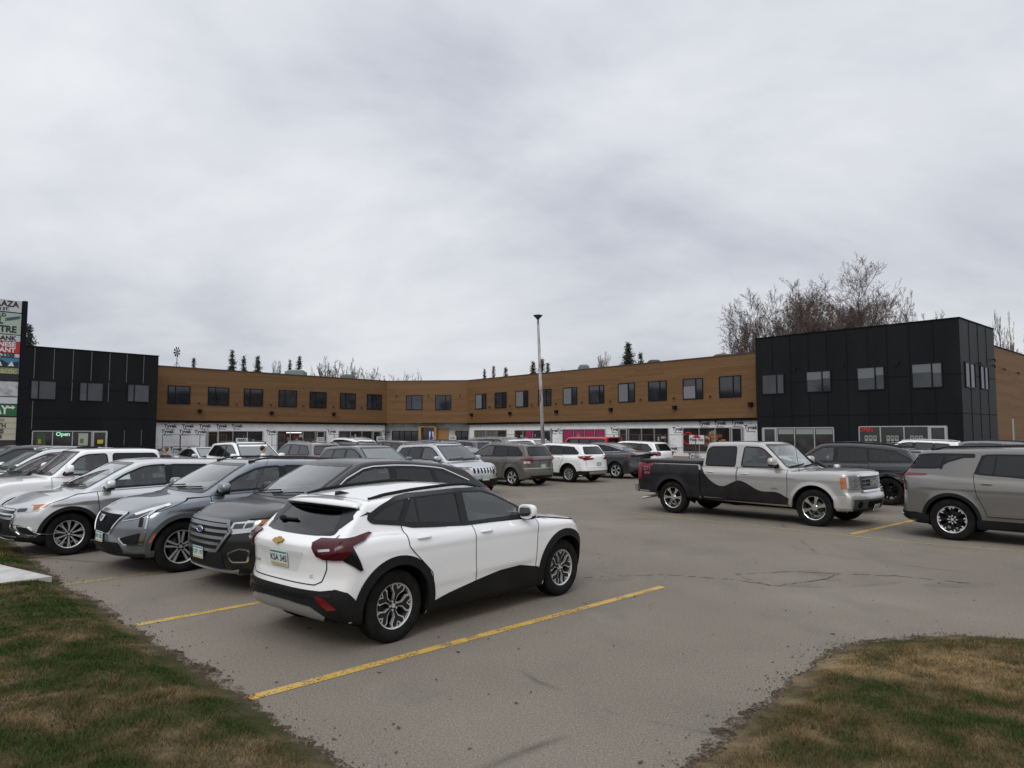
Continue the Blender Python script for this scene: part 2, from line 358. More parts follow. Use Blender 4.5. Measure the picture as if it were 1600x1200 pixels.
class Car:
    def __init__(s, name, label, cat, S, pm, cell=.035, seethru=True, group=None):
        s.S = S; s.pm = pm; s.f = make_sdf(S); s.root = empty(name); tag(s.root, label, cat, group); s.cell = cell; s.see = seethru; s.cuts = []; s.res = max(.045, cell*1.5)
    def trace(s, view, p2):
        (a, b), r, sg = AXES[view]; P = np.zeros((len(p2), 3)); P[:, a] = [p[0] for p in p2]; P[:, b] = [p[1] for p in p2]; P[:, r] = -sg*(3.2 if r == 0 else 2.0 if r == 2 else 1.3)
        if r == 2: P[:, r] = 2.6
        if view == 'W': P[:, r] = s.S['gh']['ws'][0][0]+.10      # windscreen: look from just behind the bonnet
        for _ in range(60):
            d = s.f(P); P[:, r] += sg*d*.75
            if np.max(np.abs(d)) < .0006: break
        d = s.f(P); bad = np.abs(d) > .004
        if bad.any():      # line of sight passes the edge: take the nearest point of the shell
            Q = P[bad]; Q[:, r] = -sg*(s.S['hw']*.82 if r == 1 else (s.S['wb']/2+.6 if r == 0 and view != 'W' else s.S['gh']['ws'][0][0]-.1 if r == 0 else 1.2))
            for _ in range(12): g_, L_ = grad(s.f, Q); Q = Q-g_*(s.f(Q)/np.maximum(L_, .4))[:, None]*.8
            P[bad] = Q
        return P
    def surf(s, view, p2, off):
        P = s.trace(view, p2); n, _ = grad(s.f, P); return P+n*off, n
    def patch(s, name, view, poly, m, off=.003, r=0, parent=None, skirt=.012, res=None, label=None):
        res = res or s.res; P = densify(roundpoly(poly, r), res); A = np.array(P); lo, hi = A.min(0), A.max(0)
        gx, gy = np.meshgrid(np.arange(lo[0]+res/2, hi[0], res), np.arange(lo[1]+res/2, hi[1], res)); g = np.stack([gx.ravel(), gy.ravel()], 1)
        if len(g): g = g[inpoly(g, P)]
        if len(g): d, _ = polydist(g, P); g = g[d > res*.45]
        pts = [Vector(p) for p in P]+[Vector(p) for p in g]
        vo, eo, fo, _, _, _ = delaunay_2d_cdt(pts, [], [list(range(len(P)))], 1, 1e-6)
        v2 = [(v.x, v.y) for v in vo]; V, n = s.surf(view, v2, off); F = [list(t) for t in fo]
        if not F: return None
        t = F[0]; fn = np.cross(V[t[1]]-V[t[0]], V[t[2]]-V[t[0]])
        if fn@n[t[0]] < 0: F = [q[::-1] for q in F]
        cnt = {}
        for q in F:
            for i in range(len(q)):
                e_ = (q[i], q[(i+1) % len(q)]); cnt[e_] = 1
        bd = [e_ for e_ in cnt if (e_[1], e_[0]) not in cnt]; bi = sorted({i for e_ in bd for i in e_}); k0 = len(V); mp_ = {b: k0+j for j, b in enumerate(bi)}; mp2 = {b: k0+len(bi)+j for j, b in enumerate(bi)}
        V = np.vstack([V, V[bi], V[bi]-n[bi]*skirt]); tn = np.zeros((len(bi), 3))
        for a, b in bd:
            t_ = V[b]-V[a]; o_ = np.cross(t_, n[a]); L = np.linalg.norm(o_) or 1
            tn[bi.index(a)] += o_/L; tn[bi.index(b)] += o_/L
        tn /= np.maximum(np.linalg.norm(tn, axis=1, keepdims=True), 1e-6)
        nn = np.vstack([n, tn, tn]); F += [[mp_[b], mp_[a], mp2[a], mp2[b]] for a, b in bd]
        o = mesh(name, V, F, m, parent or s.root, normals=nn)
        if label: o['label'] = label
        return o
    def ribbon(s, name, view, line, wd, m, off=.002, closed=False, parent=None, r=0, inner=0, skirt=.01, mb=None):
        """strip of surface following a line; width wd, shifted by inner"""
        P = densify(roundpoly(line, r) if closed else line, s.res, closed); A = np.array(P); mcl = len(A)
        if closed: t = np.roll(A, -1, 0)-np.roll(A, 1, 0)
        else: t = np.gradient(A, axis=0)
        t /= np.maximum(np.linalg.norm(t, axis=1, keepdims=True), 1e-9); nr = np.stack([t[:, 1], -t[:, 0]], 1)
        if closed and np.sum(A[:, 0]*np.roll(A[:, 1], -1)-np.roll(A[:, 0], -1)*A[:, 1]) < 0: nr = -nr
        a2 = A+nr*(wd/2+inner); b2 = A-nr*(wd/2-inner)
        Va, na = s.surf(view, a2, off); Vb, nb = s.surf(view, b2, off)
        V = np.vstack([Va, Vb, Va-na*skirt, Vb-nb*skirt]); F = []
        for i in range(mcl if closed else mcl-1):
            j = (i+1) % mcl; F += [(i, j, mcl+j, mcl+i), (i, 2*mcl+i, 2*mcl+j, j), (mcl+i, mcl+j, 3*mcl+j, 3*mcl+i)]
        fn = np.cross(V[F[0][1]]-V[F[0][0]], V[F[0][2]]-V[F[0][0]])
        if fn@na[0] < 0: F = [q[::-1] for q in F]
        if mb is not None: mb.add(V, F); return
        o = mesh(name, V, F, m, parent or s.root); return o
    def both(s, fn, name, poly, *a, **k):
        return [fn(name, v, poly, *a, **k) for v in ('L', 'R')]
    def fb(s, fn, name, view, poly, *a, **k):
        """mirrored pair on the front or rear"""
        return [fn(name, view, poly, *a, **k), fn(name, view, [(-p[0], p[1]) for p in poly][::-1], *a, **k)]
    def window(s, view, poly, gm, r=.03, fr=.028, fm=GLOSSB, name='window', cut=True, parent=None, label=None):
        o = s.patch(name, view, poly, gm if s.see else G_OPQ[gm.name], .003, r, parent, skirt=.002)
        if s.see and cut: s.cuts.append((view, densify(roundpoly(poly, r), .02)))
        if fr: s.ribbon('window_frame', view, poly, fr, fm, .0055, True, o, r, inner=.002)
        return o
    def hull(s):
        S = s.S; h = s.cell; hw = S['hw']; zt = max(p[1] for p in S['gh']['roof'])+.1
        xr = min(p[1] for p in S['rear'])-.15; xf = max(p[1] for p in S['front'])+.15
        ny = math.ceil((hw+.12)/h); y0 = -(ny+.5)*h
        V, Q = surfnet(s.f, (xr, y0, .02), (xf, -y0, zt), h)
        keep = np.ones(len(Q), bool); wy = hw-.34; Rw = S['R']+S.get('gap', .055)
        for xa in (S['wb']/2, -S['wb']/2):
            for sg in (1, -1):
                d = V[:, [0, 2]]-np.array([xa, S['R']+S.get('wz', .0)]); r_ = np.linalg.norm(d, axis=1); ins = (r_ < Rw) & (V[:, 1]*sg > wy)
                fi = ins[Q]; al = fi.all(1); mixd = fi.any(1) & ~al; mv = np.unique(Q[mixd]); mv = mv[ins[mv]]
                n_, _ = grad(s.f, V[mv]); q = mv[np.abs(n_[:, 1]) > .35]
                dn = V[q][:, [0, 2]]-np.array([xa, S['R']+S.get('wz', .0)]); dn /= np.maximum(np.linalg.norm(dn, axis=1, keepdims=True), 1e-6); V[q, 0] = xa+dn[:, 0]*Rw; V[q, 2] = S['R']+S.get('wz', .0)+dn[:, 1]*Rw
                T = s.trace('L' if sg > 0 else 'R', V[q][:, [0, 2]]); V[q, 1] = T[:, 1]
                keep &= ~al
        n_, _ = grad(s.f, V)
        for view, P in s.cuts:
            (a, b), r, sg = AXES[view]; p2 = V[:, [a, b]]; ins = inpoly(p2, P) & (n_[:, r]*-sg > .12)
            if view == 'W': ins &= V[:, 0] < s.S['gh']['ws'][0][0]+.10
            if view == 'B': ins &= V[:, 0] < s.S['gh']['bl'][1][0]+.15
            fi = ins[Q]; al = fi.all(1); mixd = fi.any(1) & ~al & keep; mv = np.unique(Q[mixd]); mv = mv[ins[mv]]
            if len(mv): d_, nr = polydist(p2[mv], P); V[mv, a] = nr[:, 0]; V[mv, b] = nr[:, 1]; T = s.trace(view, nr); V[mv, r] = T[:, r]
            keep &= ~al
        Q = Q[keep]; used = np.unique(Q); mp_ = -np.ones(len(V), int); mp_[used] = np.arange(len(used)); V = V[used]; Q = mp_[Q]; n_, _ = grad(s.f, V)
        s.body = mesh('body', V, Q, s.pm, s.root, normals=n_)
        # wheel wells
        for xa in (S['wb']/2, -S['wb']/2):
            for sg in (1, -1):
                mb = MB(); zc = S['R']+S.get('wz', 0); nseg = 28; a0, a1 = R(-20), R(200); pts = [(xa+math.cos(a0+(a1-a0)*k/nseg)*Rw, zc+math.sin(a0+(a1-a0)*k/nseg)*Rw) for k in range(nseg+1)]
                yo = s.trace('L' if sg > 0 else 'R', pts)[:, 1]; V2 = [(p[0], y-sg*.004, p[1]) for p, y in zip(pts, yo)]+[(p[0], sg*(wy-.03), p[1]) for p in pts]+[(xa, sg*(wy-.03), zc)]
                m_ = nseg+1; mb.add(V2, [(k, k+1, m_+k+1, m_+k) for k in range(nseg)]+[(m_+k, m_+k+1, 2*m_) for k in range(nseg)]); mb.build('wheel_well', WELL, s.root)
    def arches(s, m, r0=0, r1=.06, off=.006, a=(-12, 192), name='arch_trim'):
        S = s.S; Rw = S['R']+S.get('gap', .055); zc = S['R']+S.get('wz', 0)
        for xa in (S['wb']/2, -S['wb']/2):
            for v in 'LR':
                aa = a if not callable(a) else a(xa)
                L = [(xa+math.cos(R(t))*(Rw+(r0+r1)/2), zc+math.sin(R(t))*(Rw+(r0+r1)/2)) for t in np.linspace(aa[0], aa[1], 36)]
                s.ribbon(name, v, L, r1-r0, m, off, skirt=.05)
    def at(s, view, p, off=0):
        P, n = s.surf(view, [p], off); return Vector(P[0]), Vector(n[0])
    def handle(s, p, m, parent=None, L=.19, z=.028, sides='LR', parents=None):
        for i, v in enumerate(sides):
            P, n = s.at(v, p, .012); mb = MB(); sy = 1 if v == 'L' else -1
            mt = frame(P, (1, 0, 0), n.cross(Vector((1, 0, 0)))*(-1 if v == 'L' else 1)*-1)
            mb.ellipsoid((0, 0, 0), (L/2, .02, z/2), 3.2, 12, Matrix.Translation(P)); mb.build('handle', m, parents[i] if parents else s.root, True)
            pk = s.patch('handle_recess', v, [(p[0]-L*.42, p[1]-.03), (p[0]+L*.3, p[1]-.035), (p[0]+L*.3, p[1]+.025), (p[0]-L*.42, p[1]+.025)], DARKP if s.S.get('dkrec') else s.pm, .0035, .02, parents[i] if parents else s.root)
    def mirror(s, x, z, m, m2=None, sc=(.11, .1, .085), out=.1):
        for v, sg in (('L', 1), ('R', -1)):
            P, n = s.at(v, (x, z)); c = P+Vector((0, sg*(out+.02), .03)); mb = MB(); mt = Matrix.Translation(c)
            mb.ellipsoid((0, 0, 0), (sc[0], sc[1]*1.15, sc[2]), 3.0, 20, mt @ Matrix.Shear('XY', 4, (0, 0)) if False else mt)
            # flatten the mirror's rear face
            mb.V = [(max(q[0], c.x-.035), q[1], q[2]) for q in mb.V]; mo = mb.build('mirror', m, s.root, True)
            g = MB(); g.ellipsoid((0, 0, 0), (.004, sc[1]*.95, sc[2]*.75), 3, 16, Matrix.Translation(c+Vector((-.037, 0, 0)))); g.build('mirror_glass', MATS.get('mirror_face') or mat('mirror_face', (.5, .52, .54), .05, 1), mo, True)
            a = MB(); a.tube([P+Vector((.03, -sg*.03, -.03)), c+Vector((.03, -sg*.03, -.05))], [.04, .035], 8); a.V = [(q[0], q[1], q[2]) for q in a.V]; a.build('mirror_arm', m2 or m, mo, True)
            if m2: u = MB(); u.ellipsoid((0, 0, 0), (sc[0]*.9, sc[1]*1.1, sc[2]*.55), 3, 14, Matrix.Translation(c+Vector((.0, 0, -sc[2]*.55)))); u.V = [(max(q[0], c.x-.033), q[1], q[2]) for q in u.V]; u.build('mirror_base', m2, mo, True)
    def rails(s, x0, x1, y, m, h=.035, r=.016, flat=False, inset=True):
        for sg in (1, -1):
            mb = MB(); xs = np.linspace(x0, x1, 22); P = s.trace('T', [(x, sg*y) for x in xs]); hh = [h*min(1, min(i, 21-i)/2.2) for i in range(22)]
            mb.tube([(p[0], p[1], p[2]+q+.004) for p, q in zip(P, hh)], r, 8)
            if flat: mb.V = [(a, b, c) for a, b, c in mb.V]
            for xx in (x0+.03, x1-.03): 
                q = s.trace('T', [(xx, sg*y)])[0]; mb.box((q[0]-.05, q[1]-.015, q[2]-.01), (q[0]+.05, q[1]+.015, q[2]+h))
            mb.build('roof_rail', m, s.root, True)
    def plate(s, view, z, txt, y=0, m=PLATE, tm=PLATEG, off=.012, green=True, slope=True, tuck=None):
        P, n = s.at(view, (y, z)); 
        if tuck is not None: P.x = tuck
        sg = 1 if view == 'F' else -1; n = Vector((sg, 0, 0)) if not slope else Vector((n.x, 0, n.z)).normalized()
        ex = Vector((0, sg, 0)); ez = n.cross(ex); mt = frame(P+n*off, ex, ez)
        mb = MB(); mb.box((-.15, -.004, -.075), (.15, .004, .075), mt); o = mb.build('licence_plate', m, s.root)
        if green:
            g = MB(); g.box((-.146, -.0055, .052), (.146, -.0045, .068), mt); g.build('plate_band', PLATEG, o)
            g = MB(); g.box((-.146, -.0055, -.07), (.146, -.0045, -.045), mt); g.build('plate_strip', mat('plate_gold', (.45, .36, .16), .5), o)
        t = MB(); addtext(t, txt, mt, .085, bold=.002, off=.005, depth=.001); t.build('plate_text', tm, o)
    def text(s, view, p, txt, size, m, name='badge', off=.012, sx=1, bold=.0, parent=None, tilt=0):
        P, n = s.at(view, p, off)
        ex = {'W': Vector((0, 1, 0)), 'F': Vector((0, 1, 0)), 'B': Vector((0, -1, 0)), 'L': Vector((-1, 0, 0)), 'R': Vector((1, 0, 0))}[view]
        ez = n.cross(ex).normalized(); t = MB(); addtext(t, txt, frame(P, ex, ez), size, bold=bold, sx=sx, depth=.004); t.build(name, m, parent or s.root)
    def wheels(s, style, face=ALU, base=RIMDK, rr=None, w=.225, lug=True):
        S = s.S; Rt = S['R']; rr = rr or Rt*.655; first = {}
        for xa in (S['wb']/2, -S['wb']/2):
            for sg in (1, -1):
                ty = S['hw']-S.get('inset', .035)-w/2
                if sg in first:
                    a = first[sg].copy(); C.objects.link(a); a.parent = s.root; a.location = (xa, sg*ty, Rt); a.rotation_euler = (0, R(17), 0)
                    for ch in first[sg].children: b = ch.copy(); C.objects.link(b); b.parent = a
                    continue
                o = wheel(Rt, rr, w, sg, style, face, base, lug); o.parent = s.root; o.location = (xa, sg*ty, Rt); first[sg] = o
    def wipers(s, pts, m=DARKP):
        for a, b in pts:
            L = [tuple(np.array(a)+(np.array(b)-np.array(a))*t) for t in np.linspace(0, 1, 6)]; P, n = s.surf('W', L, .022); mb = MB(); mb.tube([tuple(p) for p in P], .011, 6); mb.build('wiper', m, s.root, True)
    def interior(s, xs, zs=.95, col=None, wheel_side=1, rear=True, dash=None):
        """seats, dashboard and steering wheel behind the glass"""
        m = col or SEATM; g = s.S['gh']; x0 = xs
        rows = [x0]+([x0-.85] if rear else [])
        for i, xx in enumerate(rows):
            for y in (.37, -.37):
                mb = MB(); mb.ellipsoid((xx+.02, y, zs-.12), (.1, .24, .33), 3.2, 14); mb.V = [(a-(c-zs+.3)*.22, b, c) for a, b, c in mb.V]
                mb.ellipsoid((xx-.1, y, zs+.28), (.06, .13, .09), 3, 12); mb.ellipsoid((xx+.28, y, zs-.38), (.27, .25, .1), 3, 12); mb.build('seat', m, s.root, True)
        wx = g['ws'][0][0]; d = MB(); d.ellipsoid((wx-.44 if dash is None else dash, 0, g['zb']-.13), (.34, s.S['hw']-.16, .11), 4, 20); d.build('dashboard', SEATM, s.root, True)
        sw = MB(); c = Vector((wx-.62, .37*wheel_side, g['zb']-.02)); ring = []
        for k in range(21):
            a = 2*math.pi*k/20; ring.append(c+Vector((math.sin(a)*.19*.42, math.cos(a)*.19, math.sin(a)*.19*.9)))
        sw.tube(ring, .014, 6, False); sw.tube([c+Vector((0, -.18, 0)), c+Vector((0, .18, 0))], .018, 6); sw.build('steering_wheel', SEATM, s.root, True)
        fl = MB(); fl.box((-abs(xs)-1.4 if False else -s.S['wb']/2-.5, -s.S['hw']+.12, .35), (s.S['wb']/2-.25, s.S['hw']-.12, .5)); fl.build('cabin_floor', WELL, s.root)
    def place(s, local, world, heading):
        a = R(heading); c, q = math.cos(a), math.sin(a); s.root.rotation_euler = (0, 0, a)
        s.root.location = (world[0]-(c*local[0]-q*local[1]), world[1]-(q*local[0]+c*local[1]), 0)
def _opq(name, c, r=.04):
    return mat(name, c, r, 0, .3, .7)
G_OPQ = {'front_glass': _opq('front_glass_far', (.022, .028, .028)), 'privacy_glass': _opq('privacy_glass_far', (.008, .009, .01)), 'windscreen_glass': _opq('windscreen_glass_far', (.13, .155, .15))}  # opaque panes; the paler windscreen base has bright sky reflection painted in
SPOKES = {
 # (list of polygons in (radius fraction, half-angle tan offset)), repeated count, two-tone base
 'five_fork': (5, [[(.2,-.05),(.2,.05),(.55,.13),(.97,.30),(.97,.13),(.74,.0),(.97,-.13),(.97,-.30),(.55,-.13)]]),
 'y5': (5, [[(.15,-.07),(.15,.07),(.52,.1),(.99,.38),(.99,.2),(.66,.02),(.99,-.2),(.99,-.38),(.52,-.1)]]),
 'multi10': (10, [[(.16,-.04),(.16,.04),(.6,.055),(.99,.12),(.99,.02),(.68,-.0),(.99,-.1),(.99,-.17),(.6,-.05)]]),
 'twin5': (5, [[(.18,.02),(.18,.1),(.99,.25),(.99,.1)],[(.18,-.02),(.18,-.1),(.99,-.25),(.99,-.1)]]),
 'six': (6, [[(.18,-.09),(.18,.09),(.6,.1),(.97,.2),(.97,-.2),(.6,-.1)]]),
 'thin7': (7, [[(.15,-.05),(.15,.05),(.98,.13),(.98,-.0)]]),
 'fork_inlay': (5, [[(.2,-.06),(.2,.06),(.5,.13),(.70,.36),(.93,.37),(.97,.12),(.76,.0),(.97,-.12),(.93,-.37),(.70,-.36),(.5,-.13)]]),
 'hooks': (8, [[(.84,-.2),(.97,-.17),(.99,.17),(.8,.2),(.7,.08),(.86,.08),(.88,-.02),(.8,-.06)],[(.2,-.055),(.2,.055),(.34,.03),(.34,-.03)]]),
 'plain10': (10, [[(.2,-.05),(.2,.05),(.98,.09),(.98,-.09)]]),
}
def wheel(Rt, rr, w, sg, style, face, base, lug=True):
    """outer face at local y = sg*w/2"""
    h = w/2; b = MB(); o = sg
    b.lathe([(rr*.98, o*h*.72), (rr*.94, o*h*.45), (rr*.9, -o*h*.1), (rr*.88, -o*h*.9)], 40, 'y'); b.lathe([(.02, -o*h*.1), (rr*.62, -o*h*.1), (rr*.62, -o*h*.25)], 32, 'y')
    root = b.build('wheel', mat('brake_and_barrel', (.09, .09, .09), .5, .6), None, True)
    t = MB(); prof = [(rr*.97, -h*.8), (rr*1.04, -h*.98), ((rr+Rt)/2, -h*1.04), (Rt*.955, -h*.96), (Rt*.99, -h*.82), (Rt, -h*.55), (Rt, -h*.2), (Rt*.985, -h*.18), (Rt*.985, -h*.12), (Rt, -h*.1), (Rt, h*.1), (Rt*.985, h*.12), (Rt*.985, h*.18), (Rt, h*.2), (Rt, h*.55), (Rt*.99, h*.82), (Rt*.955, h*.96), ((rr+Rt)/2+.02, h*1.04), ((rr+Rt)/2, h*1.055), (rr*1.06, h*1.0), (rr*1.0, h*.86), (rr*.97, h*.8)]
    t.lathe(prof, 56, 'y', close=True); t.build('tyre', TYRE, root, True)
    n, polys = SPOKES[style]; r = MB(); r.lathe([(rr*.99, o*h*.66), (rr*1.01, o*h*.84), (rr*.985, o*h*.9), (rr*.945, o*h*.84), (rr*.93, o*h*.6)], 48, 'y')
    r.mi = 1; ym = lambda q: o*h*(.62+.16*q)     # dished spokes
    def sp(poly, k, d, grow=1.0, mi=0, th=.03):
        a = 2*math.pi*k/n+.3; ca, sa = math.cos(a), math.sin(a); V = []
        for lvl in (0, -th*o):
            for q, tt in poly:
                x_, z_ = q*rr, tt*rr*grow; V.append((x_*ca-z_*sa, ym(q)+d*o+lvl, x_*sa+z_*ca))
        m_ = len(poly); r.mi = mi; r.add(V, [tuple(range(m_)), tuple(range(2*m_-1, m_-1, -1))]+[(i, i+m_, (i+1) % m_+m_, (i+1) % m_) for i in range(m_)])
    for k in range(n):
        for p in polys:
            # split polygon in convex-ish fan through CDT
            sp_poly(r, p, 2*math.pi*k/n+.3, rr, ym, o, 0.0, .03, 0)
            if style == 'fork_inlay': sp_poly(r, [(.2,-.045),(.2,.045),(.5,.085),(.72,.29),(.86,.30),(.90,.16),(.70,.0),(.90,-.16),(.86,-.30),(.72,-.29),(.5,-.085)], 2*math.pi*k/n+.3, rr, ym, o, .002, .01, 1)
            if style not in ('six', 'plain10', 'fork_inlay'): sp_poly(r, [(q if q < .5 else min(q, .985), t_*1.28+(.012 if t_ > 0 else -.012)) for q, t_ in p], 2*math.pi*k/n+.3, rr, ym, o, -.009, .035, 1)
    if style == 'hooks': 
        for k in range(8): sp_poly(r, [(.15, -.09), (.15, .09), (.6, .12), (.96, .3), (.96, -.3), (.6, -.12)], 2*math.pi*k/8+.3, rr, ym, o, -.012, .03, 1)
    r.mi = 1 if style not in ('six', 'plain10') else 0; r.lathe([(.0, o*h*.66), (rr*.22, o*h*.66), (rr*.27, o*h*.58), (rr*.27, o*h*.3)], 24, 'y')
    r.mi = 0; r.lathe([(0, o*h*.72), (rr*.1, o*h*.72), (rr*.115, o*h*.62)], 16, 'y')
    if lug:
        for k in range(5 if n != 6 else 6): a = 2*math.pi*(k+.5)/(5 if n != 6 else 6)+.3; r.lathe([(0, o*h*.74), (.011, o*h*.74), (.012, o*h*.6)], 6, 'y', Matrix.Translation((math.cos(a)*rr*.19, 0, math.sin(a)*rr*.19)))
    r.build('rim', [face, base], root, False); return root
_spc = {}
def sp_poly(r, poly, a, rr, ym, o, d, th, mi):
    key = tuple(poly)
    if key not in _spc:
        vo, eo, fo, _, _, _ = delaunay_2d_cdt([Vector(p) for p in poly], [], [list(range(len(poly)))], 1, 1e-6); _spc[key] = ([(v.x, v.y) for v in vo], fo)
    vv, ff = _spc[key]; ca, sa = math.cos(a), math.sin(a); V = []
    for lvl in (0, -th*o):
        for q, tt in vv: x_, z_ = q*rr, tt*rr; V.append((x_*ca-z_*sa, ym(q)+d*o+lvl, x_*sa+z_*ca))
    m_ = len(vv); F = [tuple(f)[::-1] for f in ff]+[tuple(i+m_ for i in f) for f in ff]
    m2 = len(poly)
    if len(vv) == m2: F += [(i, i+m_, (i+1) % m_+m_, (i+1) % m_) for i in range(m_)]
    r.mi = mi; r.add(V, F)
# ================================================================ the vehicles
O0 = Vector((-2.05, 5.65)); TD = Vector((math.cos(R(46)), math.sin(R(46)))); ND = Vector((-TD.y, TD.x))
def stall(t, n): p = O0+TD*t+ND*n; return (p.x, p.y)
def lamp_pair(c, view_side, side_poly, view_end, end_poly, m, name='headlight', off=.005, inner=None):
    """a lamp wrapping the corner: side piece plus end piece, one object per side"""
    out = []
    for v, s_ in (('L', 1), ('R', -1)):
        o = c.patch(name, view_end, end_poly if s_ > 0 else [(-p[0], p[1]) for p in end_poly][::-1], m, off)
        if side_poly and o:
            q = c.patch(name, v, side_poly, m, off); q.name = 'lamp_wing'; q.parent = o
        out.append(o)
    return out
def seam(c, view, line, wd=.007, name='panel_gap'): 
    return c.ribbon(name, view, line, wd, SEAM, .0045, skirt=.002)
def seams(c, view, lines, wd=.007, closed=False):
    for v in (('L', 'R') if view == 'LR' else (view,)):
        for L in lines: c.ribbon('panel_gap', v, L, wd, SEAM, .0048, closed, skirt=.002)
def doors(c, polys, m=None, off=.004, r=.04, hnd=(), hm=None, zs=1):
    for v in ('L', 'R'):
        for i, p in enumerate(polys):
            d = c.patch('door', v, p, m or c.pm, off, r)
            c.ribbon('door_gap', v, p, .009, SEAM, .0055, True, d, r, skirt=.001)
            if i < len(hnd): c.handle(hnd[i], hm or c.pm, sides=v, parents=[d])

def small_crossover():
    pm = paint('white', (.8, .8, .8), 0, .35)
    S = dict(hw=.885, wb=2.70, R=.352, crown=.05, tb=.05,
        top=[(-2.2, 1.0), (-1.95, 1.06), (-1.5, 1.10), (-.5, 1.05), (.6, 1.03), (.95, 1.03), (1.4, 1.0), (1.8, .95), (2.0, .89), (2.15, .8)],
        bot=[(-2.2, .38), (-1.9, .27), (-1.4, .2), (1.3, .19), (1.9, .22), (2.15, .3)],
        front=[(.2, 1.98), (.35, 2.06), (.55, 2.10), (.75, 2.09), (.9, 2.02), (1.0, 1.9)],
        rear=[(.2, -2.0), (.36, -2.11), (.5, -2.14), (.6, -2.12), (.7, -2.10), (.85, -2.11), (.99, -2.15), (1.05, -2.10), (1.2, -1.95)],
        side=[(.15, -.07), (.3, -.03), (.45, -.02), (.62, .0), (.8, .01), (.92, .008), (1.02, -.02), (1.12, -.06)], sb=.06,
        plan=[(-2.1, -.05), (-1.6, .0), (-1.2, .012), (0, -.004), (1.2, .01), (1.6, 0), (2.0, -.04)],
        fa=.42, fn=3.0, ra=.24, rn=3.2, flare=.012, gap=.06,
        feat=[(-1.7, 1.8, .90, .90, .09, .006), (-.95, .9, .5, .55, .07, .008)],
        gh=dict(zb=1.03, w=.83, tum=.40, ws=((1.08, 1.0), (.18, 1.43)), bl=((-1.99, 1.03), (-1.64, 1.36)), roof=[(-2.1, 1.32), (-1.6, 1.385), (-.9, 1.445), (-.3, 1.468), (.2, 1.45), (.8, 1.3)], rc=.045, wc=.17, bc=.12, k=.09, ks=.05, kr=.035,
                plan=[(-2.2, -.11), (-1.6, -.05), (-.9, 0), (.6, 0), (1.2, -.03)]))
    c = Car('parked_car', 'nearest vehicle, white crossover with gold rear badge and black cladding', 'car', S, pm, .026)
    fw = [(.74, 1.075), (.5, 1.2), (.2, 1.335), (.02, 1.385), (-.3, 1.395), (-.32, 1.07)]
    rw = [(-.42, 1.07), (-.40, 1.395), (-.72, 1.39), (-1.03, 1.375), (-1.2, 1.14)]
    qw = [(-1.25, 1.155), (-1.09, 1.37), (-1.22, 1.35), (-1.40, 1.29), (-1.55, 1.215), (-1.53, 1.19)]
    c.cuts += [(v, densify(roundpoly(p, .02), .02)) for v in 'LR' for p in (fw, rw, qw)]
    for v in 'LR':
        for p, g_ in ((fw, G_FRONT), (rw, G_TINT), (qw, G_TINT)):
            o = c.patch('window', v, p, g_, .006, .03, skirt=.002); c.ribbon('window_frame', v, p, .02, GLOSSB, .0085, True, o, .03)
        c.ribbon('window_divider', v, [(-1.0, 1.09), (-.98, 1.38)], .028, GLOSSB, .007)
        mb = MB()
        for L, wd in (([(-.37, 1.05), (-.35, 1.41)], .10), ([(-1.225, 1.13), (-1.07, 1.365)], .05), ([(.86, 1.04), (.5, 1.225), (.2, 1.357), (.02, 1.405), (-.35, 1.415), (-1.03, 1.395), (-1.22, 1.372), (-1.42, 1.31), (-1.57, 1.238), (-1.588, 1.21), (-1.555, 1.178), (-1.23, 1.135), (-1.1, 1.10), (-.37, 1.055), (.4, 1.055)], .036)):
            c.ribbon('', v, L, wd, GLOSSB, .012, len(L) > 2, skirt=.015, mb=mb, r=.035)
        mb.build('window_surround', GLOSSB, c.root)
        c.patch('mirror_sail', v, [(.86, 1.035), (.66, 1.05), (.66, 1.14)], GLOSSB, .007)
    c.window('W', [(-.66, 1.05), (-.50, 1.40), (.50, 1.40), (.66, 1.05)], G_WS, .05, .04)
    c.window('B', [(-.58, 1.09), (-.47, 1.30), (.47, 1.30), (.58, 1.09), (.4, 1.075), (-.4, 1.075)], G_TINT, .03, .05)
    for sg in (1, -1): c.patch('rear_window_surround', 'B', [(sg*a, b) for a, b in [(.46, 1.30), (.595, 1.12), (.70, 1.26), (.6, 1.335)]], GLOSSB, .006, .02)
    mb = MB(); n = 20; V = []
    for i in range(n+1):
        y = -.63+1.26*i/n; zt = c.trace('T', [(-1.58, y*.97)])[0][2]; xe = -1.80+.13*abs(y/.63)**2.5
        V += [(-1.50, y*.97, c.trace('T', [(-1.50, y*.97)])[0][2]+.002), (xe, y, zt-.028), (xe+.012, y, zt-.05), (-1.62, y, zt-.06)]
    F = [(i*4+k, i*4+4+k, i*4+4+(k+1) % 4, i*4+(k+1) % 4) for i in range(n) for k in range(4)]+[(0, 1, 2, 3), (n*4, n*4+3, n*4+2, n*4+1)]
    mb.add(V, F); sp = mb.build('spoiler', pm, c.root, True)
    mb = MB(); mb.add([(x, y*.98, z-.016) for k, (x, y, z) in enumerate(V)], F); mb.build('spoiler_underside', GLOSSB, sp)
    doors(c, [[(.84, 1.02), (.80, .85), (.78, .27), (-.22, .27), (-.26, .7), (-.27, 1.05)], [(-.27, 1.05), (-.26, .7), (-.22, .27), (-.84, .27), (-.9, .62), (-1.14, .84), (-1.22, .92), (-1.23, 1.12)]], hnd=[(-.09, .955), (-1.02, .985)], r=.02)
    c.both(c.patch, 'sill_cladding', [(.93, .27), (.84, .44), (.5, .505), (.16, .495), (-.22, .44), (-.65, .37), (-.95, .30), (-.95, .2), (.93, .2)], DARKP, .010, .01, skirt=.02)
    c.arches(DARKP, -.002, .085, .014, (-14, 192), 'arch_trim')
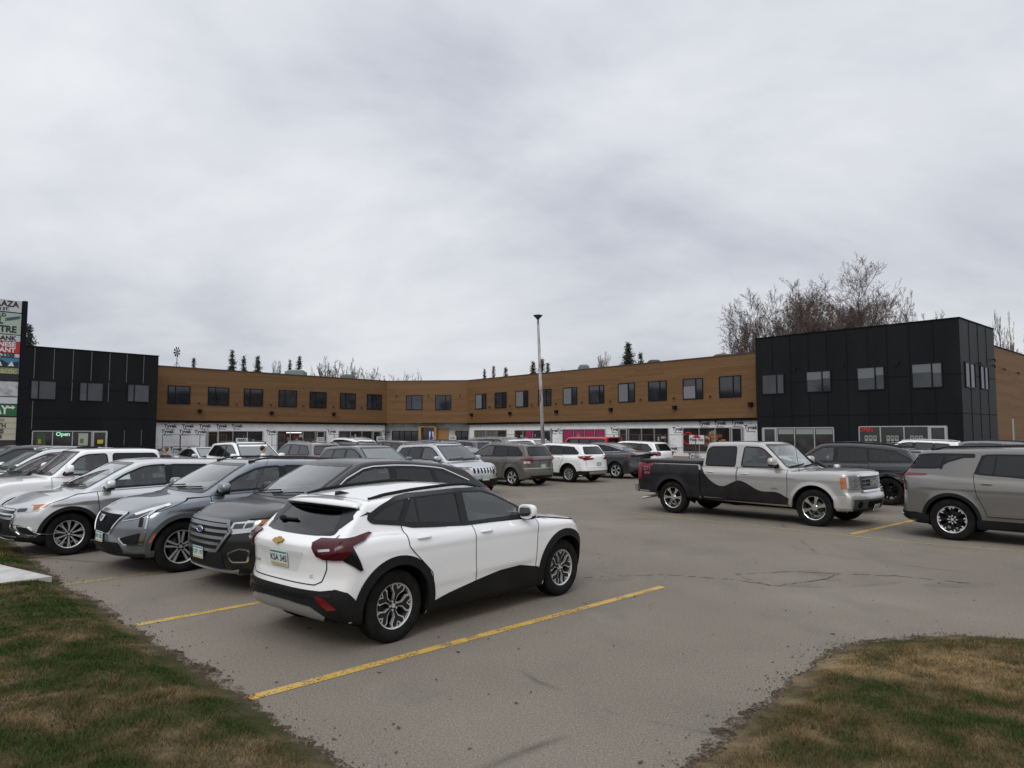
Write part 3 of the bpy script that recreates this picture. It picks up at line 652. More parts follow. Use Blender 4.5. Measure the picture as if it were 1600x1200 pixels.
    for v in 'LR': seams(c, v, [[(-.235, .45), (-.24, .22)]])
    c.patch('bumper', 'B', [(-.77, .60), (-.6, .575), (.6, .575), (.77, .60), (.77, .24), (-.77, .24)], DARKP, .012, .02, skirt=.03)
    for v in 'LR': c.patch('bumper_corner', v, [(-1.79, .42), (-1.84, .50), (-1.91, .57), (-1.99, .60), (-2.0, .24), (-1.74, .24)], DARKP, .012, skirt=.03)
    c.patch('skid_plate', 'B', [(-.64, .34), (-.5, .43), (-.2, .45), (.2, .45), (.5, .43), (.64, .34), (.55, .29), (-.55, .29)], SATIN, .022, .02, skirt=.03)
    c.ribbon('bumper_strip', 'B', [(-.72, .545), (-.4, .52), (.4, .52), (.72, .545)], .03, GLOSSB, .02)
    c.fb(c.patch, 'reflector', 'B', [(.56, .52), (.64, .52), (.77, .42), (.68, .405)], REDL, .02)
    for v, sg in (('L', 1), ('R', -1)):
        o = c.patch('tail_lamp', 'B', [(sg*a, b) for a, b in [(.53, 1.035), (.51, 1.005), (.57, .905), (.63, .875), (.76, .87), (.77, .95), (.765, 1.035)]], REDDK, .026)
        c.patch('lamp_wing', v, [(-1.99, 1.035), (-1.80, 1.05), (-1.63, 1.09), (-1.60, 1.068), (-1.74, 1.02), (-1.87, .99), (-1.92, .90), (-1.94, .875), (-2.0, .87)], REDDK, .027, parent=o)
        c.patch('lamp_tail', v, [(-1.955, .885), (-1.875, .98), (-1.81, .85), (-1.775, .765), (-1.805, .76), (-1.92, .85)], GLOSSB, .022, parent=o)
        c.patch('reverse_lamp', 'B', [(sg*a, b) for a, b in [(.60, .965), (.61, .94), (.73, .945), (.715, .97)]], CLEARL, .030, parent=o)
    tg = c.patch('tailgate', 'B', [(-.66, 1.07), (-.655, .97), (-.645, .78), (-.60, .665), (-.53, .63), (.53, .63), (.60, .665), (.645, .78), (.655, .97), (.66, 1.07)], pm, .0035, .02)
    c.ribbon('tailgate_gap', 'B', [(-.66, 1.08), (-.66, .97), (-.65, .78), (-.605, .66), (-.53, .625), (.53, .625), (.605, .66), (.65, .78), (.66, .97), (.66, 1.08)], .009, SEAM, .0045, parent=tg, skirt=.001)
    c.patch('plate_recess', 'B', [(-.40, .92), (-.28, .72), (.28, .72), (.40, .92)], mat('recess_shade_white', (.62, .62, .62), .5), .0042, .02)  # flush patch; recess shade painted as a greyer white
    c.plate('B', .83, 'KSA 345', off=.02, tm=mat('plate_letters', (.02, .05, .08), .5))
    bt = MB(); P, n_ = c.at('B', (0, .995), .012); mt = frame(P, (0, -1, 0), n_.cross(Vector((0, -1, 0))))
    bt.prism([(-.09, -.005), (-.072, .02), (-.03, .02), (-.03, .036), (.03, .036), (.03, .02), (.09, .02), (.072, -.02), (.03, -.02), (.03, -.036), (-.03, -.036), (-.03, -.02), (-.09, -.02)], -.008, .004, mt); bt.build('badge', GOLD, c.root)
    c.text('B', (-.49, .70), 'LT', .045, RIMDK); c.text('B', (.47, .76), 'TRAX', .045, RIMDK)
    mb = MB(); L = [(y, 1.16-.03*y) for y in np.linspace(.1, .38, 6)]; P, _ = c.surf('B', L, .02); mb.tube([tuple(p) for p in P], .014, 6); q = P[-1]; mb.ellipsoid(tuple(q), (.03, .05, .03), 2.5, 10); mb.build('rear_wiper', DARKP, c.root, True)
    c.rails(-1.45, .12, .55, DARKP, .018, .018)
    P = c.trace('T', [(-1.38, 0)])[0]; mb = MB(); mb.prism([(-.1, -.01), (-.095, .032), (-.05, .036), (.09, 0), (.09, -.01)], -.018, .018, Matrix.Translation(Vector(P))); mb.build('antenna_fin', GLOSSB, c.root)
    c.mirror(.60, 1.09, pm, GLOSSB, (.095, .1, .085), .08)
    lamp_pair(c, None, [(1.70, .885), (1.93, .86), (2.02, .82), (1.8, .845)], 'F', [(.45, .865), (.82, .90), (.82, .87), (.47, .84)], LAMPDK)
    c.patch('grille', 'F', [(-.6, .8), (.6, .8), (.68, .5), (-.68, .5)], GLOSSB, .006, .04)
    c.patch('front_skirt', 'F', [(-.8, .42), (.8, .42), (.8, .24), (-.8, .24)], DARKP, .01, .03, skirt=.03)
    for v in 'LR': c.patch('front_corner', v, [(1.80, .42), (1.9, .5), (2.02, .46), (2.0, .24), (1.74, .24)], DARKP, .012, skirt=.03)
    c.plate('F', .45, 'KSA 345', off=.02)
    seams(c, 'LR', [[(.84, 1.02), (1.2, .985), (1.65, .93), (1.85, .90)]])
    c.interior(.12, .96); c.hull(); c.wheels('fork_inlay', rr=.352*.64)
    c.place((-S['wb']/2, -.87), (-1.13, 7.11), 48.7)
    return c
def wagon(P):
    """fill in body curves and side polygons of an SUV, wagon or sedan from a few measured points"""
    g = dict(hw=.93, H=1.68, zc=1.08, zh=.95, zbr=None, tum=.36, sed=False, sill=.24, xb=-.12, ztail=None, gdrop=.06); g.update(P); wb = g['wb']; xf, xr = g['xf'], g['xr']; zc, zh = g['zc'], g['zh']; xc, xw = g['xc'], g['xw']; H = g['H']
    zr = g['zbr'] or zc+.06; xg, xgt = g['xg'], g['xgt']; zg = g.get('zg', zr); zgt = g.get('zgt', H-.14)
    if g['sed']: top = [(xr, zg-.09), (xr+.12, zg-.01), (xg, zg+.01), (0, zc-.02), (xc, zc), ((xc+xf)/2, (zc+zh)/2+.035), (xf-.3, zh+.01), (xf-.08, zh-.06), (xf+.1, zh-.14)]
    else: top = [(xr-.1, zg-.02), (xg, zg), (0, zc-.01), (xc, zc), ((xc+xf)/2, (zc+zh)/2+.035), (xf-.3, zh+.01), (xf-.1, zh-.05), (xf+.05, zh-.13)]
    gr = g['sill']
    S = dict(hw=g['hw'], wb=wb, R=g['R'], top=g.get('top', top), tb=.08, bot=[(xr, gr+.14), (xr+.4, gr+.02), (-wb/2+.4, gr-.02), (wb/2-.4, gr-.02), (xf-.4, gr), (xf, gr+.06)],
        front=g.get('front', [(.15, xf-.12), (.3, xf-.03), (.5, xf), (.7, xf-.01), (zh-.1, xf-.05), (zh, xf-.13), (zh+.1, xf-.3)]),
        rear=g.get('rear', [(.2, xr+.14), (.38, xr+.02), (.55, xr), (.7, xr+.03), (zg-.1, xr+.04), (zg, xr+.07), (zg+.2, xr+.3)]), rb=.05,
        side=g.get('side', [(.15, -.08), (.28, -.035), (.45, -.015), (.62, 0), (.85, .005), (zc-.12, -.005), (zc, -.045), (zc+.1, -.09)]), sb=.06,
        plan=[(xr, -.07), (xr+.5, -.012), (-.9, .004), (0, 0), (1.0, .004), (xf-.6, -.012), (xf, -.06)], fa=g.get('fa', .40), fn=g.get('fn', 2.8), ra=g.get('ra', .26), rn=g.get('rn', 3.0), flare=g.get('flare', .014), gap=g.get('gap', .055), wz=g.get('wz', 0), crown=.05,
        feat=g.get('feat', [(xr+.4, xf-.5, zc-.17, zc-.19, .08, .007), (-wb/2+.5, wb/2-.45, .50, .52, .07, .009)]), inset=g.get('inset', .035),
        gh=dict(zb=zc, w=g['hw']-.055, tum=g['tum'], ws=((xc+.03, zc), (xw, H-.04)), bl=((xg, zg), (xgt, zgt)), roof=g.get('roof', [(xgt-.3, zgt-.0), (xgt, zgt+.06), (xgt+.5, H-.04), (-.2, H), (xw-.1, H-.02), (xw+.5, H-.2)]), rc=.045, wc=.15, bc=.12, k=.08, ks=.05, kr=.04, plan=[(xg, -.07), (xgt, -.05), (xgt+.7, 0), (.6, 0), (xc, -.02)]))
    roofz = tab(S['gh']['roof'], .08); o = g.get('tg', .115)
    wf = g.get('wf', xc-.22); zl = lambda x: zc+.035+(zr-zc)*max(0, min(1, (wf-x)/(wf-g['xq'])))
    tl = lambda x: float(roofz(x))-o
    sl = (H-.04-zc)/(xc+.03-xw); xa = xw-.02      # A pillar
    fwin = [(wf, zl(wf)), ((wf*.45+(xa-.12)*.55), zl(wf)+.56*(tl(xa-.12)-zl(wf))+.02), (xa-.12, tl(xa-.12)-.015), (xa-.3, tl(xa-.3))]
    xb, xd, xq = g['xb'], g['xd'], g['xq']
    fwin = [p for p in fwin if p[0] > xb+.1]+[(xb+.05, tl(xb+.05)), (xb+.05, zl(xb))]
    if xd-xq < .12 or g['sed']: # sedan: small quarter only
        rwin = [(xb-.05, zl(xb-.05)), (xb-.05, tl(xb-.05)), (xb-.45, tl(xb-.45)), (xd+.18, tl(xd+.18)-.03), (xd, zl(xd)+.05), (xd+.04, zl(xd))]; qwin = None
        if g['sed'] and g.get('quarter', True): qwin = [(xd-.05, zl(xd)+.02), (xd+.12, tl(xd+.1)-.06), (xd-.02, tl(xd)-.11), (xq, zl(xq)+.03)]
    else:
        rwin = [(xb-.05, zl(xb-.05)), (xb-.05, tl(xb-.05)), ((xb+xd)/2, tl((xb+xd)/2)), (xd+.10, tl(xd+.10)), (xd+.02, zl(xd))]
        xqt = max(g.get('xqt', xq+.22), xq+.02); qwin = [(xd-.03, zl(xd)), (xd+.05, tl(xd+.05)), (xqt, tl(xqt)-.01), (xqt-.04, tl(xqt)-.05), (xq, zl(xq)+.06), (xq+.03, zl(xq)+.01)]
    g['fwin'] = g.get('fwin', fwin); g['rwin'] = g.get('rwin', rwin); g['qwin'] = g.get('qwin', qwin)
    zs = gr+.09; xs = g.get('xs', wf+.10); ra_ = -wb/2+g['R']+.17
    g['doors'] = g.get('doors', [[(xs, zc-.02), (xs-.03, zc-.3), (xs-.04, zs), (xb, zs), (xb-.015, zc-.3), (xb, zl(xb)-.04)], [(xb, zl(xb)-.04), (xb-.015, zc-.3), (xb, zs), (ra_, zs), (ra_-.06, .62), (xd+.06, .86), (xd-.02, zc-.12), (xd, zl(xd)-.045)]])
    g['hnd'] = g.get('hnd', [(xb+.17, zc-.1), (xd+.2, zc-.08)]); g['S'] = S; return g
def vehicle(P, kind, label, cat, pm, cell=.045, see=False, group='cars parked in the lot', front=True, back=True, rim=('y5', ALU, RIMDK), clad=None, trim=GLOSSB, chrome=None, rails=None, lowm=None, near=None, mirror_m=None):
    g = wagon(P); S = g['S']; c = Car(kind, label, cat, S, pm, cell, see, group); c.g = g
    wins = [(g['fwin'], G_FRONT), (g['rwin'], G_TINT), (g['qwin'], G_TINT)]
    for v in 'LR':
        for p, gm in wins:
            if p: c.window(v, p, gm if not g.get('alltint') else G_TINT, .04, .034, trim)
        # pillars between the panes
        for i in (0, 1):
            a = wins[i][0]; b = wins[i+1][0]
            if not b: continue
            xa = (a[-1][0]+b[0][0])/2 if i == 0 else (min(p[0] for p in a[-2:])+b[0][0])/2
            top_ = a[-2] if i == 0 else a[-2]; bt = a[-1]; tp = b[1] if i == 0 else b[1]
            if i == 0: L = [((bt[0]+b[0][0])/2, bt[1]-.005), ((top_[0]+tp[0])/2, top_[1]+.005)]; wd = .11
            else: L = [((rw_[0]+b[0][0])/2, b[0][1]-.005) for rw_ in [a[-1]]]+[((a[-2][0]+b[1][0])/2, b[1][1])]; wd = .06
            c.ribbon('pillar', v, L, wd, trim, .0062)
    if chrome:
        q = g['qwin'] or g['rwin']; f_ = g['fwin']; low = [(f_[0][0]+.05, f_[0][1]-.028), (f_[-1][0], f_[-1][1]-.03)]+([(g['xd'], q[0][1]-.03)] if g['qwin'] else [])+[(q[-1][0], q[-1][1]-.03)]
        up = [(f_[0][0]+.05, f_[0][1]-.02)]+[(a+.015, b+.028) for a, b in f_[1:-1]]+[(a, b+.03) for a, b in g['rwin'][1:(3 if g['qwin'] else 4)]]
        up += [(a, b+.03) for a, b in q[1:3]]+[(q[-2][0]-.04, q[-2][1]+.0)] if g['qwin'] else [(q[-2][0]-.03, q[-2][1])]
        for v in 'LR': c.ribbon('window_chrome', v, low, .016, chrome, .009); c.ribbon('window_chrome', v, up, .016, chrome, .009)
    zc, H = g['zc'], g['H']; xw, xc = g['xw'], g['xc']; hw = g['hw']
    c.window('W', [(-hw*.80, zc+.045), (-hw*.64, H-.085), (hw*.64, H-.085), (hw*.80, zc+.045)], G_WS, .05, .04)
    zg = S['gh']['bl'][0][1]; zgt = S['gh']['bl'][1][1]
    c.window('B', [(-hw*.72, zg+.05), (-hw*.58, zgt-.03), (hw*.58, zgt-.03), (hw*.72, zg+.05)], G_TINT, .06, .04)
    doors(c, g['doors'], hnd=g['hnd'], hm=chrome if g.get('chh') else pm, r=.02)
    xf, xr, wb, Rt = g['xf'], g['xr'], g['wb'], g['R']
    if clad:
        c.arches(clad, -.002, .06, .011, (-14, 192)); sl = g['sill']; x0, x1 = -wb/2+Rt+.03, wb/2-Rt-.03
        c.both(c.patch, 'sill_cladding', [(x1, sl), (x1-.0, sl+.16), (x0, sl+.16), (x0, sl)], clad, .010, .01, skirt=.02)
        c.patch('bumper', 'B', [(-hw*.84, .5), (hw*.84, .5), (hw*.84, sl+.04), (-hw*.84, sl+.04)], clad, .012, .03, skirt=.03)
        for v in 'LR':
            c.patch('bumper_corner', v, [(-wb/2-Rt*.98, .45), (-wb/2-Rt-.2, .5), (xr+.15, .5), (xr+.15, sl+.04), (-wb/2-Rt*1.0, sl+.02)], clad, .012, skirt=.03)
            c.patch('front_corner', v, [(wb/2+Rt*1.0, .36), (wb/2+Rt+.2, .34), (xf-.14, .36), (xf-.16, sl+.06), (wb/2+Rt*1.0, sl+.03)], clad, .012, skirt=.03)
    else:
        c.arches(pm, -.004, .028, .007, (-10, 190))
        x0, x1 = -wb/2+Rt+.06, wb/2-Rt-.06; sl = g['sill']; c.both(c.patch, 'sill', [(x1, sl-.02), (x1, sl+.06), (x0, sl+.06), (x0, sl-.02)], lowm or DARKP, .006, .01, skirt=.02)
        c.patch('bumper_insert', 'B', [(-hw*.7, .42), (hw*.7, .42), (hw*.66, sl+.06), (-hw*.66, sl+.06)], DARKP, .008, .03)
    zh = g['zh']
    seams(c, 'LR', [[(g['doors'][0][0][0], zc-.02), (g['doors'][0][0][0]+.3, zc-.045), (xf-.5, zh-.02), (xf-.3, zh-.04)]])
    if g['sed']: seams(c, 'B', [[(-hw*.72, zg-.02), (-hw*.66, .62), (hw*.66, .62), (hw*.72, zg-.02)]])
    else: seams(c, 'B', [[(-hw*.80, zg+.05), (-hw*.76, .62), (hw*.76, .62), (hw*.80, zg+.05)]])
    if front is True:
        for v, s_ in (('L', 1), ('R', -1)):
            o = c.patch('headlight', 'F', [(s_*a, b) for a, b in [(hw*.5, zh-.10), (hw*.56, zh-.2), (hw*.84, zh-.18), (hw*.86, zh-.07)]], CLEARL, .006)
            c.patch('lamp_wing', v, [(xf-.26, zh-.17), (xf-.5, zh-.1), (xf-.56, zh-.05), (xf-.3, zh-.07)], CLEARL, .006, parent=o)
            c.patch('lamp_bezel', 'F', [(s_*a, b) for a, b in [(hw*.54, zh-.12), (hw*.58, zh-.18), (hw*.8, zh-.165), (hw*.82, zh-.09)]], LAMPDK, .009, .01, parent=o)
            c.patch('fog_recess', 'F', [(s_*a, b) for a, b in [(hw*.62, .5), (hw*.66, .38), (hw*.86, .42), (hw*.86, .5)]], DARKP, .006)
        gr = c.patch('grille', 'F', [(-hw*.46, zh-.1), (hw*.46, zh-.1), (hw*.4, zh-.32), (-hw*.4, zh-.32)], GLOSSB, .007, .03)
        for k in range(3): c.ribbon('grille_bar', 'F', [(-hw*.43, zh-.15-.06*k), (hw*.43, zh-.15-.06*k)], .016, chrome or SATIN, .014, parent=gr)
        c.patch('lower_intake', 'F', [(-hw*.56, .47), (hw*.56, .47), (hw*.6, .3), (-hw*.6, .3)], DARKP, .007, .03)
        c.plate('F', .46, g.get('pt', 'LGB 204'), off=.02)
        c.wipers([((-.1, zc+.05), (.52, zc+.09)), ((-.62, zc+.055), (-.02, zc+.1))])
    if back is True:
        for v, s_ in (('L', 1), ('R', -1)):
            o = c.patch('tail_lamp', 'B', [(s_*a, b) for a, b in g.get('tlb', [(hw*.56, zg-.03), (hw*.58, zg-.2), (hw*.86, zg-.22), (hw*.86, zg+.0)])], REDL, .009)
            c.patch('lamp_wing', v, g.get('tls', [(xr+.16, zg-.01), (xr+.42, zg-.03), (xr+.38, zg-.12), (xr+.16, zg-.22)]), REDL, .009, parent=o)
        c.plate('B', g.get('pz', .78 if not g['sed'] else .72), g.get('pt', 'LGB 204'), off=.02)
        c.text('B', (.0, zg-.06), '—', .1, CHROME, 'badge')
    if rails: c.rails(xgt_(g)+.2, xw-.12, hw*.63, rails, .035, .014)
    c.mirror(g['fwin'][0][0]-.10, g['fwin'][0][1]+.03, mirror_m or pm, trim, (.1, .105, .085), .08)
    if see: c.interior(.05, zc-.12+.02)
    if near: near(c, g)
    c.hull(); c.wheels(*rim); return c
def xgt_(g): return g['xgt']

def near_cars():
    # --- black SUV with five-bar chrome grille
    blk = paint('black', (.003, .0032, .0035), .0, .32, .35)
    P = dict(wb=2.85, hw=.95, R=.37, xf=2.30, xr=-2.36, H=1.66, zc=1.12, zh=.99, xc=1.30, xw=.42, xb=-.22, xd=-1.05, xq=-1.72, xqt=-1.22, xg=-2.22, xgt=-1.82, zg=1.16, zgt=1.44, wf=.95, tg=.12,
        roof=[(-2.3, 1.36), (-1.82, 1.48), (-1.3, 1.58), (-.5, 1.655), (0, 1.66), (.35, 1.64), (.9, 1.4)], fa=.36)
    def near(c, g):
        GR = mat('grille_silver', (.24, .245, .25), .3, .85)
        c.patch('grille_backing', 'F', [(-.54, .90), (.54, .90), (.60, .80), (.42, .56), (-.42, .56), (-.60, .80)], DARKP, .006, .02)
        gr = c.ribbon('grille_frame', 'F', [(-.54, .905), (.54, .905), (.61, .80), (.43, .55), (-.43, .55), (-.61, .80)], .035, GR, .03, True, None, .02, skirt=.03)
        for k, (z, w_) in enumerate([(.86, .55), (.79, .57), (.71, .52), (.635, .46)]): c.ribbon('grille_bar', 'F', [(-w_, z), (w_, z)], .036, GR, .028, parent=gr, skirt=.03)
        P_, n_ = c.at('F', (0, .79), .045); b = MB(); b.ellipsoid((0, 0, 0), (.012, .085, .038), 2, 24, Matrix.Translation(P_)); b.build('badge', BLUEB, c.root, True)
        b = MB(); b.lathe([(.09, -.01), (.094, .006), (.084, .008), (.084, -.006)], 28, 'y', Matrix.Translation(P_) @ Matrix.Rotation(-math.pi/2, 4, 'Z') @ Matrix.Scale(.45, 4, (0, 0, 1)), close=True); b.build('badge_ring', CHROME, c.root, True)
        for v, s_ in (('L', 1), ('R', -1)):
            f = lambda L: [(s_*a, b) for a, b in L]
            o = c.patch('headlight', 'F', f([(.60, .905), (.58, .80), (.62, .765), (.86, .80), (.90, .90), (.88, .94)]), mat('clear_lamp', (0, 0, 0)), .008, .01)
            c.patch('lamp_bezel', 'F', f([(.63, .89), (.62, .83), (.74, .84), (.75, .90)]), LAMPDK, .011, parent=o); c.patch('lamp_bezel', 'F', f([(.77, .90), (.76, .84), (.84, .86), (.85, .915)]), LAMPDK, .011, parent=o)
            c.patch('lamp_wing', v, [(2.08, .81), (1.93, .86), (1.88, .93), (2.02, .935)], MATS['clear_lamp'], .008, parent=o); c.patch('turn_lamp', v, [(1.98, .85), (1.86, .89), (1.76, .955), (1.9, .94)], AMBER, .011, parent=o)
            c.patch('fog_recess', 'F', f([(.60, .52), (.66, .43), (.82, .44), (.84, .56), (.74, .575)]), DARKP, .007, .02); c.ribbon('fog_trim', 'F', f([(.59, .52), (.65, .42), (.83, .43), (.85, .57), (.74, .59)]), .018, CHROME, .014, True, None, .03)
        c.patch('lower_intake', 'F', [(-.5, .5), (.5, .5), (.54, .33), (-.54, .33)], DARKP, .008, .03)
        c.patch('skid_plate', 'F', [(-.74, .34), (-.62, .31), (.62, .31), (.74, .34), (.66, .22), (-.66, .22)], SATIN, .02, .02, skirt=.02)
        c.plate('F', .50, 'KXP 197', off=.035); c.wipers([((-.1, 1.17), (.56, 1.21)), ((-.66, 1.175), (-.02, 1.22))])
        P_ = c.trace('T', [(.55, .35)])[0]; 
        m = MB(); m.tube([tuple(P_), (P_[0]-.12, P_[1], P_[2]+.02)], [.02, .012], 6); a = c.trace('T', [(.98, .80)])[0]
        m = MB(); a = Vector(c.trace('T', [(1.2, -.80)])[0]); m.tube([a, a+Vector((-.28, 0, .62))], [.005, .0025], 5); m.build('antenna', DARKP, c.root)
    c = vehicle(P, 'parked_car', 'black SUV with silver bar grille, right behind the nearest white crossover', 'car', blk, .03, True, front=False, clad=DARKP, chrome=CHROME, rim=('twin5', ALU, RIMDK), near=near)
    c.root.location = (-2.51, 11.14, 0); c.root.rotation_euler = (0, 0, R(226))
    # --- grey SUV with mesh shield grille
    gry = paint('slate_metallic', (.19, .21, .235), .75, .3)
    P = dict(wb=2.857, hw=.95, R=.375, xf=2.26, xr=-2.42, H=1.62, zc=1.11, zh=.93, xc=1.18, xw=.38, xb=-.22, xd=-1.1, xq=-1.85, xqt=-1.45, xg=-2.28, xgt=-1.98, wf=.92, zbr=1.17, fa=.44, fn=2.6)
    def near(c, g):
        MESH = mat('grille_mesh', (.004, .004, .005), .7, spec=.1)
        gr = c.patch('grille', 'F', [(-.50, .86), (.50, .86), (.30, .60), (-.30, .60)], MESH, .008, .02)
        c.ribbon('grille_frame', 'F', [(-.52, .875), (.52, .875)], .04, CHROME, .02, parent=gr, skirt=.02); c.ribbon('grille_frame', 'F', [(-.53, .875), (-.32, .59), (.32, .59), (.53, .875)], .02, CHROME, .02, parent=gr, skirt=.02)
        b = MB(); P_, n_ = c.at('F', (0, .79), .02); mt = frame(P_, (0, 1, 0), n_.cross(Vector((0, 1, 0)))); b.prism([(-.09, .05), (.09, .05), (.075, -.02), (.0, -.055), (-.075, -.02)], -.008, .004, mt); b.build('badge', CHROME, c.root)
        b = MB(); b.prism([(-.07, .035), (.0, .035), (.0, -.035), (-.055, -.012)], -.011, .0, mt); b.build('badge_field', mat('badge_red', (.1, .02, .02), .3), c.root)
        for v, s_ in (('L', 1), ('R', -1)):
            f = lambda L: [(s_*a, b) for a, b in L]
            o = c.patch('headlight', 'F', f([(.545, .785), (.64, .88), (.80, .93), (.88, .97), (.86, .91), (.76, .83)]), LAMPDK, .008)
            c.ribbon('lamp_blade', 'F', f([(.54, .78), (.74, .82), (.84, .92)]), .012, CLEARL, .014, parent=o)
            c.ribbon('lamp_top', v, [(2.0, .87), (1.85, .93), (1.6, 1.005)], .026, CHROME, .013, parent=o); c.patch('lamp_wing', v, [(2.02, .85), (1.9, .87), (1.62, .985), (1.86, .92)], LAMPDK, .009, parent=o)
            c.ribbon('daylight_strip', v, [(1.66, .985), (1.78, .94), (1.88, .86), (1.92, .68)], .018, CLEARL, .014, parent=o); c.ribbon('daylight_strip', v, [(1.95, .83), (1.975, .70)], .035, GLOSSB, .010, parent=o)
            c.patch('fog_recess', 'F', f([(.52, .53), (.60, .46), (.78, .46), (.80, .62)]), DARKP, .008, .01); c.ribbon('fog_trim', 'F', f([(.52, .535), (.60, .45), (.83, .45)]), .016, CHROME, .014); c.patch('fog_lamp', 'F', f([(.79, .47), (.84, .47), (.86, .63), (.82, .64)]), CHROME, .014)
            c.patch('side_marker', v, [(1.80, .60), (1.83, .60), (1.89, .48), (1.86, .48)], AMBER, .012); c.ribbon('fender_vent', v, [(.93, .99), (1.05, .995)], .012, CHROME, .008)
        c.patch('lower_intake', 'F', [(-.5, .47), (.5, .47), (.58, .33), (-.58, .33)], DARKP, .010, .03)
        for k in range(3): c.ribbon('intake_bar', 'F', [(-.52, .44-.04*k), (.52, .44-.04*k)], .01, GLOSSB, .02)
        c.patch('front_lip', 'F', [(-.84, .32), (.84, .32), (.82, .22), (-.82, .22)], DARKP, .016, .02, skirt=.03)
        c.plate('F', .53, 'JRN 582', off=.02); c.wipers([((-.1, 1.16), (.56, 1.2)), ((-.66, 1.165), (-.02, 1.21))])
        P_ = c.at('F', (.1, 1.28), 0)[0]; m = MB(); m.box((.0, -.38, 0), (.12, .22, .004), Matrix.Translation(Vector((.72, .1, 1.24))) @ Matrix.Rotation(R(25), 4, 'Y')); m.build('paper', mat('paper_white', (.6, .62, .6), .6), c.root)
    c = vehicle(P, 'parked_car', 'slate grey SUV with black shield grille and upright chrome lamps, beside the black SUV', 'car', gry, .03, True, front=False, clad=mat('grey_cladding', (.05, .052, .055), .5), rim=('twin5', ALU, RIMDK), rails=GLOSSB, near=near, mirror_m=gry)
    c.place((1.43, .94), (-4.87, 10.63), 226)
    # --- silver SUV
    slv = paint('silver', (.58, .585, .59), .7, .32)
    P = dict(wb=2.67, hw=.905, R=.355, xf=2.16, xr=-2.35, H=1.58, zc=1.06, zh=.90, xc=1.2, xw=.32, xb=-.28, xd=-1.1, xq=-1.85, xqt=-1.5, xg=-2.2, xgt=-1.9, wf=.84, zbr=1.12, fa=.42, fn=2.6, feat=[(-2.0, 1.75, 1.01, .86, .08, .018), (-.9, .9, .50, .52, .07, .009)])
    def near(c, g):
        gr = c.patch('grille', 'F', [(-.5, .80), (.5, .80), (.44, .66), (-.44, .66)], GLOSSB, .008, .02)
        for k in range(2): c.ribbon('grille_bar', 'F', [(-.5, .775-.07*k), (.5, .775-.07*k)], .022, CHROME, .02, parent=gr)
        c.patch('lower_intake', 'F', [(-.46, .62), (.46, .62), (.6, .36), (-.6, .36)], DARKP, .010, .03)
        for v, s_ in (('L', 1), ('R', -1)):
            f = lambda L: [(s_*a, b) for a, b in L]
            o = c.patch('headlight', 'F', f([(.48, .815), (.50, .73), (.82, .765), (.86, .86), (.7, .835)]), CLEARL, .008)
            c.patch('lamp_bezel', 'F', f([(.52, .80), (.54, .745), (.68, .76), (.68, .815)]), LAMPDK, .011, .02, parent=o)
            c.patch('lamp_wing', v, [(2.0, .75), (1.87, .765), (1.78, .80), (1.84, .86), (1.98, .835)], CLEARL, .008, parent=o); c.patch('turn_lamp', v, [(1.85, .775), (1.70, .835), (1.64, .88), (1.82, .865)], AMBER, .011, parent=o)
            c.ribbon('bumper_chrome', 'F', f([(.5, .70), (.46, .5), (.62, .38), (.80, .36)]), .03, CHROME, .02)
            c.patch('fog_recess', 'F', f([(.56, .52), (.62, .42), (.86, .38), (.72, .50)]), DARKP, .010, .01); c.ribbon('fog_trim', 'F', f([(.52, .53), (.60, .41), (.88, .37), (.74, .51), (.6, .54)]), .016, CHROME, .016, True)
        c.patch('front_lip', 'F', [(-.8, .34), (.8, .34), (.78, .22), (-.78, .22)], DARKP, .012, .02, skirt=.02); c.patch('skid_plate', 'F', [(-.5, .31), (.5, .31), (.44, .22), (-.44, .22)], SATIN, .024, .02)
        c.plate('F', .50, 'HJE 913', off=.03); c.wipers([((-.1, 1.10), (.54, 1.14)), ((-.64, 1.11), (-.02, 1.15))])
    c = vehicle(P, 'parked_car', 'silver SUV with amber lamp tips, between the slate grey SUV and the white pickup', 'car', slv, .03, True, front=False, clad=DARKP, rim=('multi10', ALU, RIMDK), near=near)
    c.place((1.335, .89), (-7.44, 12.09), 226)
